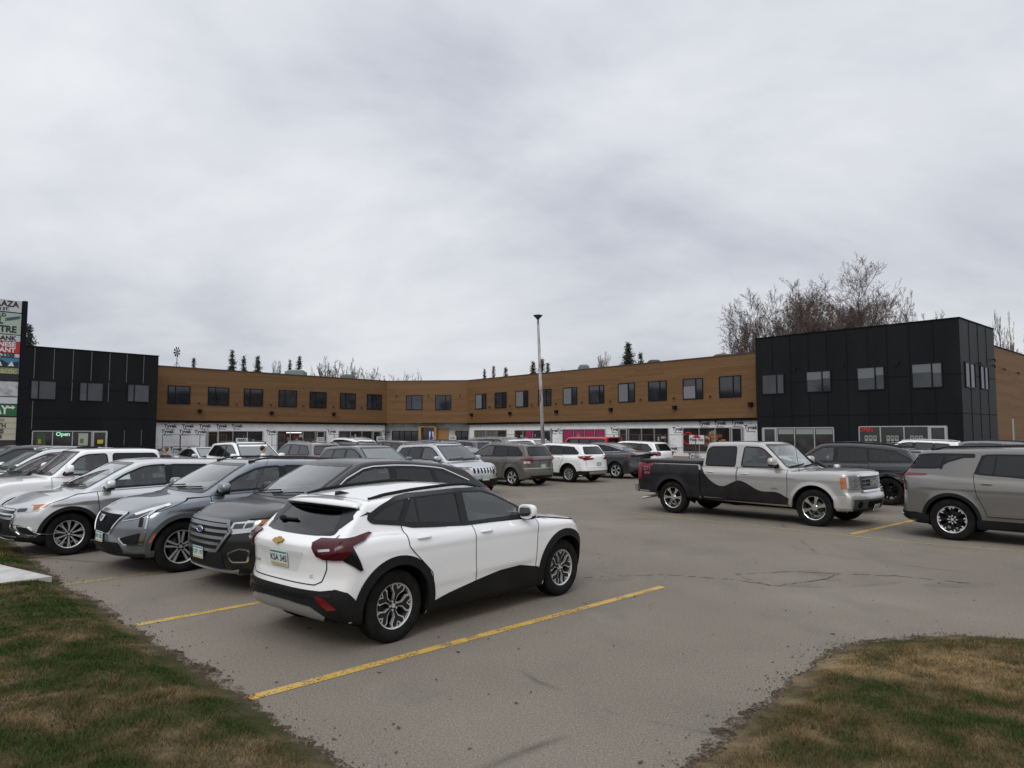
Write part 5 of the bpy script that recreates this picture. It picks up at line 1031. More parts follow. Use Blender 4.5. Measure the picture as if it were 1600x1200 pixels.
def stripes():
    m = mat('yellow_paint', (.50, .32, .07), .7); n = NB(m); t = m.node_tree
    w_ = n.ramp(n.noise(5, 5, .7), [(.34, (.42, .30, .14)), (.5, (.50, .32, .065))]); n.col(w_)
    al = n.ramp(n.math('ADD', n.math('MULTIPLY', n.noise(45, 3, .75), .62), n.math('MULTIPLY', n.noise(4, 4, .6), .38)), [(.42, (0, 0, 0)), (.47, (1, 1, 1))]); n.l(al, n.b.inputs['Alpha'])
    m2 = mat('faded_yellow_paint', (.40, .30, .13), .8); n2 = NB(m2); al = n2.ramp(n2.math('ADD', n2.math('MULTIPLY', n2.noise(45, 3, .75), .6), n2.math('MULTIPLY', n2.noise(3, 4, .6), .4)), [(.44, (0, 0, 0)), (.50, (.8, .8, .8))]); n2.l(al, n2.b.inputs['Alpha'])
    i = 0
    def line(a, b, w_, m_):
        a, b = Vector(a), Vector(b); d = (b-a).normalized(); p = Vector((-d.y, d.x))*w_/2; k = max(2, int((b-a).length/.5)); V = []; 
        for j in range(k+1):
            c_ = a+(b-a)*j/k; e1 = random.uniform(.93, 1.05); V += [(c_.x+p.x*e1, c_.y+p.y*e1, .004), (c_.x-p.x*e1, c_.y-p.y*e1, .004)]
        tag(mesh('parking_line', V, [(2*j, 2*j+1, 2*j+3, 2*j+2) for j in range(k)], m_), kind='structure')
    line(lotpt(387, 1092), lotpt(1035, 917), .115, m); 
    a = Vector(lotpt(213, 977)); b = Vector(lotpt(425, 938)); line(a, a+(b-a).normalized()*5.4, .115, m)
    for k in (2, 3, 4, 5, 6): 
        s0 = O0+ND*(2.88*k)+TD*.1; line(s0, s0+TD*5.4, .11, m2)
    line(lotpt(986, 801), lotpt(1430, 848), .10, m2); line(lotpt(1430, 848), lotpt(1640, 866), .09, m2)
    line(lotpt(1329, 835), lotpt(1437, 811), .13, m); line(lotpt(1123, 790), lotpt(1453, 820), .10, m2)
    P0 = Vector(lotpt(700, 772)); e = Vector((math.cos(R(46)), math.sin(R(46)))); 
    for k in range(8):
        a = Vector((-3.2, 24.5))+Vector((math.cos(R(43)), math.sin(R(43))))*2.95*k; line(a, a+Vector((math.cos(R(136)), math.sin(R(136))))*5.2, .1, m2)
    line((-1.4, 26.3), (1.2, 28.9), .1, m2)
    # open crack with tar in the foreground
    ck = mat('crack_tar', (.045, .043, .04), .8); _n = NB(ck); al = _n.ramp(_n.noise(7, 4, .7), [(.44, (0, 0, 0)), (.52, (1, 1, 1))]); _n.l(al, _n.b.inputs['Alpha'])
    for pts, w_ in (([(1040, 898), (1150, 906), (1210, 916), (1290, 905), (1310, 897), (1400, 900), (1520, 912)], .03), ([(1210, 916), (1165, 905), (1150, 897), (1240, 893), (1310, 897)], .025), ([(880, 905), (960, 900), (1040, 898)], .02)):
        Q = densify([lotpt(*p) for p in pts], .08, False); V = []
        for j, q in enumerate(Q):
            jx, jy = rng.normal(0, .012, 2); ww = w_*random.uniform(.2, 1); V += [(q[0]+jx, q[1]+jy+ww, .0035), (q[0]+jx, q[1]+jy-ww, .0035)]
        tag(mesh('asphalt_crack', V, [(2*j, 2*j+1, 2*j+3, 2*j+2) for j in range(len(Q)-1)], ck), kind='structure')
    pa = mat('tar_patch', (.12, .11, .098), .85); _n = NB(pa); al = _n.ramp(_n.noise(1.3, 6, .7), [(.46, (0, 0, 0)), (.8, (.32, .32, .32))]); _n.l(al, _n.b.inputs['Alpha'])
    for cx, cy, rx, ry in ((1290, 905, 130, 14), (1010, 812, 40, 3), (930, 905, 60, 8), (1500, 914, 60, 5)):
        Q = [lotpt(cx+rx*math.cos(t), cy+ry*math.sin(t)) for t in np.linspace(0, 2*math.pi, 30)[:-1]]; tag(mesh('oil_stain', [(a, b, .0025) for a, b in Q], [tuple(range(len(Q)))], pa), kind='structure')
def jag(P, amp=.05, h=.06):
    Q = densify(P, h, False); A = np.array(Q); t = np.gradient(A, axis=0); t /= np.linalg.norm(t, axis=1, keepdims=True); n_ = np.stack([t[:, 1], -t[:, 0]], 1)
    k = len(A); o = np.zeros(k)
    for f_, a_ in ((.35, 1), (1.1, .6), (3, .5)):
        ph = rng.uniform(0, 6); s_ = np.cumsum(np.full(k, h)); o += a_*np.sin(s_*2*math.pi*f_+ph+1.3*np.sin(s_*1.7*f_))
    return [tuple(p) for p in A+n_*(o*amp*.6+rng.normal(0, amp*.25, k))[:, None]]
def grass_mat(name, soil=False, dry=0.0):
    m = mat(name, (.06, .08, .03), .95, spec=.04); n = NB(m); P = n.tc.outputs['Object']
    big = n.noise(.75, 6, .6, n.map(loc=(3.3, 1.2, 0))); mid = n.noise(2.6, 5, .6)
    f = n.math('ADD', n.math('ADD', n.math('MULTIPLY', big, .62), n.math('MULTIPLY', mid, .38)), dry)
    if soil: c = n.ramp(f, [(.38, (.026, .032, .012)), (.50, (.055, .048, .028)), (.60, (.13, .10, .065)), (.72, (.20, .165, .11))])
    else: c = n.ramp(f, [(.38, (.036, .060, .016)), (.46, (.058, .076, .025)), (.52, (.125, .10, .05)), (.64, (.31, .23, .125))])
    r_ = n.noise(60, 2, .8); n.col(n.mix(.5, c, n.mix(n.ramp(r_, [(.3, (0, 0, 0)), (.7, (1, 1, 1))]), n.mix(1.0, c, (.45, .45, .45), 'MULTIPLY'), n.mix(1.0, c, (1.8, 1.75, 1.6), 'MULTIPLY'))))
    return m
def hgt(x, y, d, side):
    """lawn height: rises from the asphalt edge"""
    u = np.clip(d/.35, 0, 1); return .01+.05*u*u*(3-2*u)+.012*np.sin(x*5.1+1.3*y)*np.cos(y*4.3-x)*u+.02*u*np.sin(x*1.1)*np.cos(y*.9)
def lawns():
    GM = {'left': (grass_mat('lawn_soil', True, -.01), grass_mat('grass_blades', False, -.008)), 'right': (grass_mat('lawn_soil_dry', True, .02), grass_mat('grass_blades_dry', False, .018))}; stone = mat('gravel', (.2, .185, .16), .95); _n = NB(stone); _n.col(_n.ramp(_n.noise(14, 2, .6), [(.35, (.045, .033, .022)), (.6, (.13, .10, .07)), (.75, (.28, .25, .2))]))
    L = jag(GL, .05); Rr = jag(GR, .05)
    pL = L+[(-3, -6), (-60, -6), (-60, 40)]; pR = Rr+[(30, -6), (-1.0, -6)]
    for nm, poly, edge, dens in (('left', pL, L, 1.0), ('right', pR, Rr, 1.0)):
        gm, bm_ = GM[nm]; res = .12; A = np.array(poly); P = [tuple(p) for p in poly]; lo = np.maximum(A.min(0), [-22, .5]); hi = np.minimum(A.max(0), [14, 24]); gx, gy = np.meshgrid(np.arange(lo[0], hi[0], res), np.arange(lo[1], hi[1], res)); g = np.stack([gx.ravel(), gy.ravel()], 1)+rng.uniform(-.02, .02, (gx.size, 2)); vis = (np.abs(g[:, 0]) < g[:, 1]*.95+1.5); g = g[vis]; g = g[inpoly(g, P)]; d, _ = edge_d(g, edge); g = g[d > res*.6]
        pts = [Vector(p) for p in P]+[Vector(p) for p in g]; vo, eo, fo, _, _, _ = delaunay_2d_cdt(pts, [], [list(range(len(P)))], 1, 1e-6)
        v2 = np.array([(v.x, v.y) for v in vo]); d, _ = edge_d(v2, edge); z = hgt(v2[:, 0], v2[:, 1], d, 0); o = mesh('lawn', [(a, b, c) for (a, b), c in zip(v2, z)], fo, gm, smooth=True); tag(o, kind='structure')
        # blades
        n0 = 900000; q = np.stack([rng.uniform(-13, 1, n0*3), rng.uniform(2.5, 15, n0*3)], 1) if nm == 'left' else np.stack([rng.uniform(-1, 8.5, n0*2), rng.uniform(2.2, 8.2, n0*2)], 1)
        q = q[(np.abs(q[:, 0]) < q[:, 1]*.76+.4)]; dist = np.hypot(q[:, 0], q[:, 1]); q = q[rng.uniform(0, 1, len(q)) < np.clip((6.5/dist)**1.5, .08, 1)*(1 if nm == 'left' else .75)]
        q = q[inpoly(q, P)]; d, _ = edge_d(q, edge); pr = np.clip(d/.15, .1, 1); cl = .5+.5*np.sin(q[:, 0]*7+3*np.sin(q[:, 1]*5))*np.sin(q[:, 1]*8+2*np.sin(q[:, 0]*6)); keep = (rng.uniform(0, 1, len(q)) < pr*(.45+.55*cl)); keep &= ~slabmask(q); q = q[keep]; d = d[keep]; cl = cl[keep]
        k = len(q); z0 = hgt(q[:, 0], q[:, 1], d, 0); dist = np.hypot(q[:, 0], q[:, 1]); Lh = rng.uniform(.014, .042, k)*(.6+.7*cl)*np.clip(d/.25, .4, 1); wd = .0026*np.clip(dist/5, 1, 2.2)
        a = rng.uniform(0, 2*math.pi, k); ln = rng.uniform(.2, 1.3, k)*Lh; b = np.stack([q[:, 0], q[:, 1], z0-.004], 1); s_ = np.stack([np.cos(a)*wd, np.sin(a)*wd, np.zeros(k)], 1); la = rng.uniform(0, 2*math.pi, k); tip = b+np.stack([np.cos(la)*ln, np.sin(la)*ln, Lh], 1)
        V = np.stack([b-s_, b+s_, tip], 1).reshape(-1, 3); o = bigmesh('lawn_grass', V, np.arange(3*k).reshape(-1, 3), bm_); tag(o, 'short patchy grass, green and straw brown, %s of the asphalt' % nm, 'grass', kind='stuff')
        # grit, clods and dead leaves along the ragged edge
        E = np.array(edge); ok = (np.abs(E[:, 0]) < E[:, 1]*.8+1) & (E[:, 1] > 3) & (E[:, 1] < 16); E = E[ok]; mb = MB(); cnt = 9000
        for _ in range(cnt):
            e_ = E[rng.integers(len(E))]; s0 = abs(rng.normal(0, 1))*rng.choice([.04, .06, .16]); an = rng.uniform(0, 6.28); x, y = e_[0]+math.cos(an)*s0, e_[1]+math.sin(an)*s0; r_ = .003+.009*rng.uniform()**3+(.010 if rng.uniform() < .03 else 0)
            V = [(x+r_*rng.uniform(.6, 1.2)*sx, y+r_*rng.uniform(.6, 1.2)*sy, max(.001, sz*r_*.8+.006)) for sx, sy, sz in ((1, 0, 0), (-1, 0, 0), (0, 1, 0), (0, -1, 0), (0, 0, 1.0), (0, 0, -.6))]
            mb.add(V, [(0, 2, 4), (2, 1, 4), (1, 3, 4), (3, 0, 4), (2, 0, 5), (1, 2, 5), (3, 1, 5), (0, 3, 5)])
        o = mb.build('edge_gravel', stone); tag(o, 'loose gravel and crumbled soil along the %s lawn edge' % nm, 'gravel', kind='stuff')
        # dark soil band on the asphalt
        so_ = mat('edge_soil', (.075, .06, .045), .95, spec=.05); t = so_.node_tree
        if 'edge_soil_done' not in MATS:
            MATS['edge_soil_done'] = so_; s2 = NB(so_); s2.col(s2.ramp(s2.noise(9, 5, .7), [(.35, (.03, .021, .014)), (.6, (.085, .062, .042)), (.75, (.15, .12, .085))])); s2.l(s2.ramp(s2.math('ADD', s2.math('MULTIPLY', s2.noise(34, 4, .8), .6), s2.math('MULTIPLY', s2.noise(4, 4, .6), .4)), [(.47, (0, 0, 0)), (.56, (1, 1, 1))]), s2.b.inputs['Alpha'])
        A = np.array(edge); tt = np.gradient(A, axis=0); tt /= np.linalg.norm(tt, axis=1, keepdims=True); nn = np.stack([tt[:, 1], -tt[:, 0]], 1); c0 = A.mean(0)
        sg = 1 if nm == 'left' else 1
        if not inpoly((A[len(A)//2]+nn[len(A)//2]*.3)[None], P)[0]: off_ = nn
        else: off_ = -nn
        w_ = .085+.04*np.sin(np.arange(len(A))*.11)+rng.normal(0, .02, len(A)); V = []; 
        for p, n_, ww in zip(A, off_, w_): V += [(p[0]-n_[0]*.04, p[1]-n_[1]*.04, .014), (p[0]+n_[0]*ww*.5, p[1]+n_[1]*ww*.5, .006), (p[0]+n_[0]*ww, p[1]+n_[1]*ww, .003)]
        tag(mesh('soil_band', V, [(3*j+c, 3*j+c+1, 3*j+c+4, 3*j+c+3) for j in range(len(A)-1) for c in (0, 1)], so_, smooth=True), kind='structure')
    sl_ = mat('concrete', (.46, .45, .43), .85); _n = NB(sl_); _n.col(_n.ramp(_n.noise(6, 5), [(.3, (.38, .37, .35)), (.7, (.52, .51, .49))]))
    mb = MB(); T = [Vector((q.x, q.y)) for q in SLAB]; m_ = len(T); mb.add([(p.x, p.y, .0) for p in T]+[(p.x, p.y, .10) for p in T], [tuple(range(m_, 2*m_)), tuple(range(m_-1, -1, -1))]+[(i, (i+1) % m_, (i+1) % m_+m_, i+m_) for i in range(m_)]); tag(mb.build('sidewalk', sl_), kind='structure')
SLAB = [px(-700, 870, .08), px(0, 884, .08), px(81, 903, .08), px(0, 913, .08), px(-500, 960, .08)]
def litter():
    m = mat('dry_leaf', (.07, .045, .025), .9); mb = MB()
    for _ in range(420):
        y = rng.uniform(4.5, 22); x = rng.uniform(-.75, .75)*y; r_ = rng.uniform(.006, .022)*(1 if rng.uniform() < .85 else 1.8); a = rng.uniform(0, 6.28); c_, s_ = math.cos(a), math.sin(a); mb.add([(x+c_*r_, y+s_*r_, .008), (x-s_*r_*.5, y+c_*r_*.5, .012), (x-c_*r_, y-s_*r_, .007), (x+s_*r_*.5, y-c_*r_*.5, .006)], [(0, 1, 2, 3)])
    tag(mb.build('leaf_litter', m), 'scattered dead leaf scraps and grit on the asphalt', 'leaf litter', kind='stuff')
def slabmask(q): return inpoly(q, [(p.x, p.y) for p in SLAB])
def edge_d(pts, E):
    A = np.array(E)[::2]; d = np.full(len(pts), 9.9)
    for i in range(0, len(pts), 4000):
        c = pts[i:i+4000]; d[i:i+4000] = np.sqrt(((c[:, None, :]-A[None])**2).sum(-1)).min(1)
    return d, None
# ================================================================ the plaza
class Wall:
    def __init__(s, P0, P1, proud=0.0, parent=None):
        s.p0 = Vector(P0[:2]); s.p1 = Vector(P1[:2]); s.u = (s.p1-s.p0).normalized(); s.n = Vector((s.u.y, -s.u.x)); s.p0 = s.p0+s.n*proud; s.L = (s.p1-Vector(P0[:2])).length
        s.root = parent; s.M = Matrix(((s.u.x, -s.n.x, 0, s.p0.x), (s.u.y, -s.n.y, 0, s.p0.y), (0, 0, 1, 0), (0, 0, 0, 1)))   # local x along, local y into the wall
    def hit(s, x, y):
        r = px(x, y, Y=1.0)-Vector((0, 0, CAM_H)); den = r.x*s.n.x+r.y*s.n.y; t = (s.p0.x*s.n.x+s.p0.y*s.n.y)/den; X, Y, Z = r.x*t, r.y*t, CAM_H+r.z*t
        return ((X-s.p0.x)*s.u.x+(Y-s.p0.y)*s.u.y, Z)
    def obj(s, mb, name, m, parent=None):
        o = mb.build(name, m, parent or s.root)
        if parent is None: o.matrix_local = s.M
        return o
    def rect(s, x0, y0, x1, y1):
        a = s.hit(x0, y0); b = s.hit(x1, y1); c = s.hit(x0, y1); d = s.hit(x1, y0); return (a[0]+c[0])/2, (b[0]+d[0])/2, (b[1]+c[1])/2, (a[1]+d[1])/2
def wood_mat():
    m = mat('timber_cladding', (.2, .11, .05), .65, spec=.15); n = NB(m); sx = n.n('ShaderNodeSeparateXYZ', {0: n.tc.outputs['Object']})
    zb = n.math('DIVIDE', sx.outputs[2], .155); fl_ = n.math('FLOOR', zb); fr = n.math('FRACT', zb)
    off = n.n('ShaderNodeTexWhiteNoise', {'W': fl_}, noise_dimensions='1D').outputs[0]; xo = n.math('ADD', n.math('DIVIDE', sx.outputs[0], 3.6), n.math('MULTIPLY', off, 7.3)); cell = n.n('ShaderNodeCombineXYZ', {0: n.math('FLOOR', xo), 1: fl_})
    rnd = n.n('ShaderNodeTexWhiteNoise', {0: cell.outputs[0]}, noise_dimensions='2D').outputs[0]
    gr = n.noise(2.5, 6, .65, n.map((.5, 1, 22))); f = n.math('ADD', n.math('MULTIPLY', rnd, .28), n.math('MULTIPLY', gr, .75))
    c = n.ramp(f, [(.2, (.125, .067, .029)), (.5, (.163, .092, .044)), (.85, (.198, .116, .058))])
    j = n.math('LESS_THAN', fr, .07); c = n.mix(n.math('MULTIPLY', j, .6), c, (.05, .025, .012)); n.col(c); n.bump(j, -.4, .01); return m
def wrap_mat():
    m = mat('house_wrap', (.62, .63, .64), .55); n = NB(m); a = n.noise(1.1, 5, .6); b = n.noise(3.5, 5, .7, n.map((.6, 1, 2.6))); 
    c = n.ramp(n.math('ADD', n.math('MULTIPLY', a, .5), n.math('MULTIPLY', b, .5)), [(.38, (.62, .63, .65)), (.5, (.76, .77, .78)), (.62, (.83, .83, .835))])
    red = n.ramp(n.noise(2.2, 3, .6, n.map((1.0, 1, 6), loc=(4, 0, 9))), [(.66, (0, 0, 0)), (.70, (1, 1, 1))]); n.col(n.mix(n.math('MULTIPLY', red, .22), c, (.55, .18, .18))); n.bump(b, .4, .03); return m
def panel_mat():
    m = mat('black_panel', (.008, .009, .010), .5, spec=.16); n = NB(m); n.col(n.ramp(n.noise(.6, 4, .6, n.map((1, 1, .3))), [(.35, (.0055, .0062, .0072)), (.7, (.010, .011, .0125))])); return m
def glass_b(name, c, r=.06): 
    m = mat(name, c, r, spec=.75)
    if name+'d' not in MATS:
        MATS[name+'d'] = m; n = NB(m); f = n.noise(.9, 4, .6); n.col(n.ramp(f, [(.35, tuple(v*.5 for v in c)), (.65, tuple(v*1.4 for v in c))]))
    return m
def plaza():
    WOOD, WRAP, PAN = wood_mat(), wrap_mat(), panel_mat(); FR = mat('window_black', (.007, .007, .008), .5, spec=.2); BLK = mat('fascia_black', (.006, .0065, .007), .7, spec=.12); ALF = mat('aluminium_frame', (.45, .46, .47), .4, .6)
    GA = glass_b('upper_glass', (.028, .034, .043)); GD = glass_b('upper_glass_dark', (.018, .021, .026)); SHOP = glass_b('shop_glass', (.022, .02, .019), .1); CURT = mat('curtain', (.17, .175, .18), .9); BLIND = mat('blind', (.13, .14, .15), .8)
    Hb = 6.9; T = [px(x, y, Hb) for x, y in ((245, 572), (605, 596), (730, 595), (1180, 552))]; Zs = 3.0
    bl = empty('plaza_building', (0, 55, 0)); tag(bl, 'long brown wood-clad building with white-wrapped shops, between the two black blocks', 'building'); inv = Matrix.Translation((0, -55, 0))
    def P(o, W_): o.matrix_local = inv @ W_.M; return o
    def window(W_, r, mull, kind='A', bo=None, right=True):
        u0, u1, z0, z1 = W_.rect(*r); um = W_.hit(mull, (r[1]+r[3])/2)[0]; f = MB(); t = .055
        for a, b, c, d in ((u0, u1, z0, z0+t), (u0, u1, z1-t, z1), (u0, u0+t, z0+t, z1-t), (u1-t, u1, z0+t, z1-t), (um-t*.6, um+t*.6, z0+t, z1-t)): f.box((a, -.05, c), (b, .0, d))
        o = f.build('window', FR, bo); P_(o, W_, bo)
        for a, b in ((u0+t, um-t*.6), (um+t*.6, u1-t)):
            g = MB(); g.box((a, -.018, z0+t), (b, -.004, z1-t)); g.build('pane', GD if kind == 'D' or random.random() < .45 else GA, o)
        if kind == 'C':
            g = MB(); x = u0+t+.02; 
            while x < um-.1: g.box((x, -.028, z0+t), (x+.07, -.02, z1-t)); x += .085
            g.build('curtain', CURT, o)
        if kind == 'L':
            g = MB(); g.box((u0+t+.01, -.028, z0+t), (um-.06, -.02, z0+(z1-z0)*.62)); g.build('curtain', mat('lace', (.2, .18, .21), .9), o)
        if kind == 'B':
            for a, b in ((u0+t, um-t*.6), (um+t*.6, u1-t)): g = MB(); g.box((a, -.028, z1-t-(z1-z0)*random.uniform(.3, .45)), (b, -.02, z1-t)); g.build('blind', BLIND, o)
        return o
    def P_(o, W_, bo):
        o.matrix_local = Matrix.Translation(-bo.location) @ W_.M
    def box(W_, bo, u0, u1, z0, z1, d0, d1, name, m):
        b = MB(); b.box((u0, d0, z0), (u1, d1, z1)); o = b.build(name, m, bo); P_(o, W_, bo); return o
    def lights(W_, bo, small, big):
        for x, y in small: u, z = W_.hit(x, y); b = MB(); b.tube([(u, -.02, z+.07), (u, -.14, z+.10), (u, -.16, z-.02)], [.03, .035, .055], 8); P_(b.build('wall_light', FR, bo), W_, bo)
        for x, y in big: u, z = W_.hit(x, y); b = MB(); b.box((u-.11, -.22, z-.11), (u+.11, 0, z+.11)); b.box((u-.14, -.26, z+.11), (u+.14, 0, z+.14)); P_(b.build('flood_light', FR, bo), W_, bo)
    def Z(ox, oy, s): return lambda x, y: (ox+x/s, oy+y/s)
    def R4(f, a, b, c, d): p, q = f(a, b), f(c, d); return (*p, *q)
    # ---- brown wings
    za = Z(230, 560, 4.324); zb = Z(560, 560, 5); zc = Z(840, 540, 4.444)
    sets = [
     (0, [(R4(za, *r), za(m_, 0)[0], k) for r, m_, k in (((138,185,290,308),190,'A'),((410,195,552,317),460,'C2'),((652,206,781,323),695,'A'),((887,215,1010,328),930,'A'),((1097,226,1210,335),1135,'A'),((1302,235,1407,341),1340,'A'),((1483,243,1583,345),1517,'A'))], [za(*p) for p in ((346,308),(600,315),(833,320),(1052,327),(1253,332),(1443,338))], [za(*p) for p in ((353,358),(838,370),(1258,378))]),
     (1, [(R4(zb, *r), zb(m_, 0)[0], 'A') for r, m_ in (((372,288,500,402),417),((600,287,725,402),680))], [zb(*p) for p in ((300,296),(548,296),(795,295))], []),
     (2, [(R4(zb, *r), zb(m_, 0)[0], k) for r, m_, k in (((916,277,1000,395),968,'C'),((1067,265,1158,387),1128,'A'),((1230,253,1327,380),1292,'C'),((1407,240,1508,370),1470,'A'))]+[(R4(zc, *r), zc(m_, 0)[0], k) for r, m_, k in (((178,290,275,410),240,'C'),((357,276,463,402),430,'A'),((560,260,676,393),633,'C'),((770,246,897,383),850,'A'),((1010,228,1150,372),1100,'L'),((1262,210,1415,360),1360,'A'))], [zb(*p) for p in ((1030,385),(1190,378),(1362,371),(1550,362))]+[zc(*p) for p in ((313,400),(510,392),(720,382),(952,372),(1205,360))], [zb(890,442), zb(1190,431), zb(1553,419)]+[zc(*p) for p in ((514,447),(958,432),(1485,411))]),
    ]
    # depth solid (roof + back wall) along the bent line
    pl = [Vector(t[:2]) for t in T]; ext = pl[0]+(pl[0]-pl[1]).normalized()*2; line = [ext]+pl[1:3]+[pl[3]+(pl[3]-pl[2]).normalized()*1.0]
    nr = []; 
    for i in range(4):
        a = (line[i]-line[i-1]).normalized() if i else (line[1]-line[0]).normalized(); b = (line[i+1]-line[i]).normalized() if i < 3 else a; n1, n2 = Vector((-a.y, a.x)), Vector((-b.y, b.x)); m_ = (n1+n2).normalized(); nr.append(m_/max(.4, m_.dot(n1)))
    f0 = [l+n_*.25 for l, n_ in zip(line, nr)]; bk = [l+n_*13 for l, n_ in zip(line, nr)]; v = MB()
    for i in range(3):
        a, b, c, d = f0[i], f0[i+1], bk[i+1], bk[i]; v.add([(p.x, p.y-55, z) for p in (a, b, c, d) for z in (0, Hb-.25)], [(1, 3, 5, 7), (5, 4, 6, 7), (4, 5, 7, 6)][:1]+[(4, 5, 7, 6)])
    v.build('roof', mat('roof_membrane', (.12, .12, .12), .9), bl)
    for i, wins, sm, big in sets:
        W_ = Wall(T[i], T[i+1], 0); L = W_.L; box(W_, bl, 0 if i else -1.5, L, Zs, Hb, 0, .22, 'upper_wall', WOOD); box(W_, bl, 0 if i else -1.5, L, Hb+.002, Hb+.07, -.03, .3, 'parapet_cap', mat('cap_bronze', (.07, .05, .035), .5, .3))
        if i != 1: box(W_, bl, 0 if i else -1.5, L, Zs-.17, Zs-.003, .02, .45, 'fascia', BLK)
        for r, m_, k in wins: window(W_, r, m_, k, bo=bl)
        lights(W_, bl, sm, big)
    # ---- ground floor
    def shop(W_, bo, x0, x1, ytop, doors_=(), panes=(), zb_=.45, depth=-.02, frame=ALF, gm=SHOP):
        """aluminium shopfront between two pixel columns: posts at panes, doors as pixel ranges"""
        u0, zt = W_.hit(x0, ytop); u1, _ = W_.hit(x1, ytop); zt = min(zt, Zs-.25); g = MB(); g.box((u0, depth, zb_), (u1, depth+.015, zt)); o = g.build('shop_window', gm, bo); P_(o, W_, bo)
        f = MB(); t = .05; f.box((u0, depth-.06, zt-t), (u1, depth-.001, zt)); f.box((u0, depth-.06, zb_), (u1, depth-.001, zb_+t))
        for x in (x0, *panes, x1): u = W_.hit(x, ytop)[0]; f.box((u-t/2, depth-.06, zb_+t), (u+t/2, depth-.001, zt-t))
        f.build('shop_frame', frame, o)
        for a, b in doors_:
            ua, ub = W_.hit(a, ytop)[0], W_.hit(b, ytop)[0]; g = MB(); g.box((ua, depth-.02, .05), (ub, depth-.006, zt-.02)); dd = g.build('door', gm, bo); P_(dd, W_, bo); f = MB(); w_ = .1
            for q in ((ua, ua+w_, .05, zt), (ub-w_, ub, .05, zt), (ua+w_, ub-w_, zt-w_, zt), (ua+w_, ub-w_, .05, .25)): f.box((q[0], depth-.08, q[2]), (q[1], depth-.022, q[3]))
            f.build('door_frame', frame, dd)
        return o, u0, u1, zt
    def interior_bits(W_, o, u0, u1, zt, depth, cols, n=14, z0=.6):
        """goods and shelving seen in the shop window"""
        b = MB(); 
        for _ in range(n):
            u = random.uniform(u0+.1, u1-.5); z = random.uniform(z0, zt-.5); b.mi = random.randrange(len(cols)); b.box((u, depth-.014, z), (u+random.uniform(.1, .45), depth-.004, z+random.uniform(.08, .35)))
        b.build('window_display', cols, o)
    CL = [mat('goods_%s' % n_, c, .7) for n_, c in (('red', (.16, .03, .02)), ('cream', (.20, .18, .14)), ('brown', (.08, .05, .03)), ('white', (.3, .3, .29)), ('dim', (.05, .055, .05)))]
    PINK = mat('shop_pink', (.30, .018, .085), .5)
    W0, W1, W2 = Wall(T[0], T[1], -.28), Wall(T[1], T[2], -.9), Wall(T[2], T[3], -.28)
    box(W0, bl, -1.5, W0.L+.0, 0, Zs-.172, 0, .2, 'wrapped_wall', WRAP); box(W2, bl, 0, W2.L, 0, Zs-.172, 0, .2, 'wrapped_wall', WRAP); 
    GW = mat('grey_sheathing', (.36, .375, .38), .7); _n = NB(GW); _n.col(_n.ramp(_n.noise(1.5, 5, .6), [(.35, (.32, .33, .335)), (.65, (.55, .56, .565))])); box(W1, bl, -.9, W1.L+.9, 0, Zs-.01, 0, .2, 'sheathed_wall', GW)
    zl = Z(240, 650, 4.21)
    o, a, b, zt = shop(W0, bl, 322, 410, 673, [(323, 341)], (341, 363.5, 386)); interior_bits(W0, o, a+1.6, b, zt, -.02, CL[:3]+CL[4:], 8); 
    o, a, b, zt = shop(W0, bl, 433, 509, 673, [(494, 507)], (453, 473, 492)); interior_bits(W0, o, a, b-1, zt, -.02, CL, 26)
    g = MB(); u, z = W0.hit(459, 676); g.box((u-.7, -.045, z-.03), (u+.7, -.03, z+.03)); P_(g.build('shop_light', mat('tube_light', (.8, .8, .8), .5, emit=(1, 1, .95), es=1.2), bl), W0, bl)
    o, a, b, zt = shop(W0, bl, 529, 596, 673, [(582, 595)], (547, 565, 581)); interior_bits(W0, o, a, b-1, zt, -.02, CL[1:], 14)
    o, a, b, zt = shop(W1, bl, 613, 657, 673, [], (624, 632, 643), gm=GD, frame=FR); o, a, b, zt = shop(W1, bl, 712, 731, 673, [], (721,), gm=GD, frame=FR)
    TIM = mat('raw_timber', (.42, .24, .09), .7); _n = NB(TIM); _n.col(_n.ramp(_n.noise(1.8, 4, .6, _n.map((3, 3, .7))), [(.35, (.30, .16, .05)), (.65, (.48, .28, .11))]))
    ua, zt = W1.hit(656, 668); ub, _ = W1.hit(682, 668); uc, _ = W1.hit(701, 668); f = MB()
    f.box((ua, -.5, 0), (ua+.22, .0, zt)); f.box((ub-.1, -.5, 0), (ub+.1, .0, zt)); f.box((ua, -.5, zt), (ub+.1, .0, zt+.14)); P_(f.build('timber_door_frame', TIM, bl), W1, bl)
    box(W1, bl, ub+.12, uc, 0, zt-.1, -.10, -.02, 'plywood_panel', mat('plywood', (.30, .16, .055), .7)); box(W1, bl, ua+.24, ub-.12, 0, zt-.02, -.02, -.005, 'door', GD)
    o, a, b, zt = shop(W2, bl, 742, 792, 672, [], (760, 776)); g = MB(); x = a+.1
    while x < b-1.2: g.box((x, -.04, .6), (x+.12, -.03, zt-.1)); x += .2
    g.build('shop_blind', mat('shop_blind', (.16, .15, .14), .8), o)
    o, a, b, zt = shop(W2, bl, 805, 863, 672, [(849, 862)], (818, 833, 848)); interior_bits(W2, o, a, b-1, zt, -.02, CL, 10); u0, z1 = W2.hit(822, 672); u1, z0 = W2.hit(831, 684); box(W2, bl, u0, u1, z0, z1-.05, -.05, -.04, 'poster', PINK)
    o, a, b, zt = shop(W2, bl, 880, 946, 670.5, [], (897, 914, 930), zb_=.4)
    g = MB()
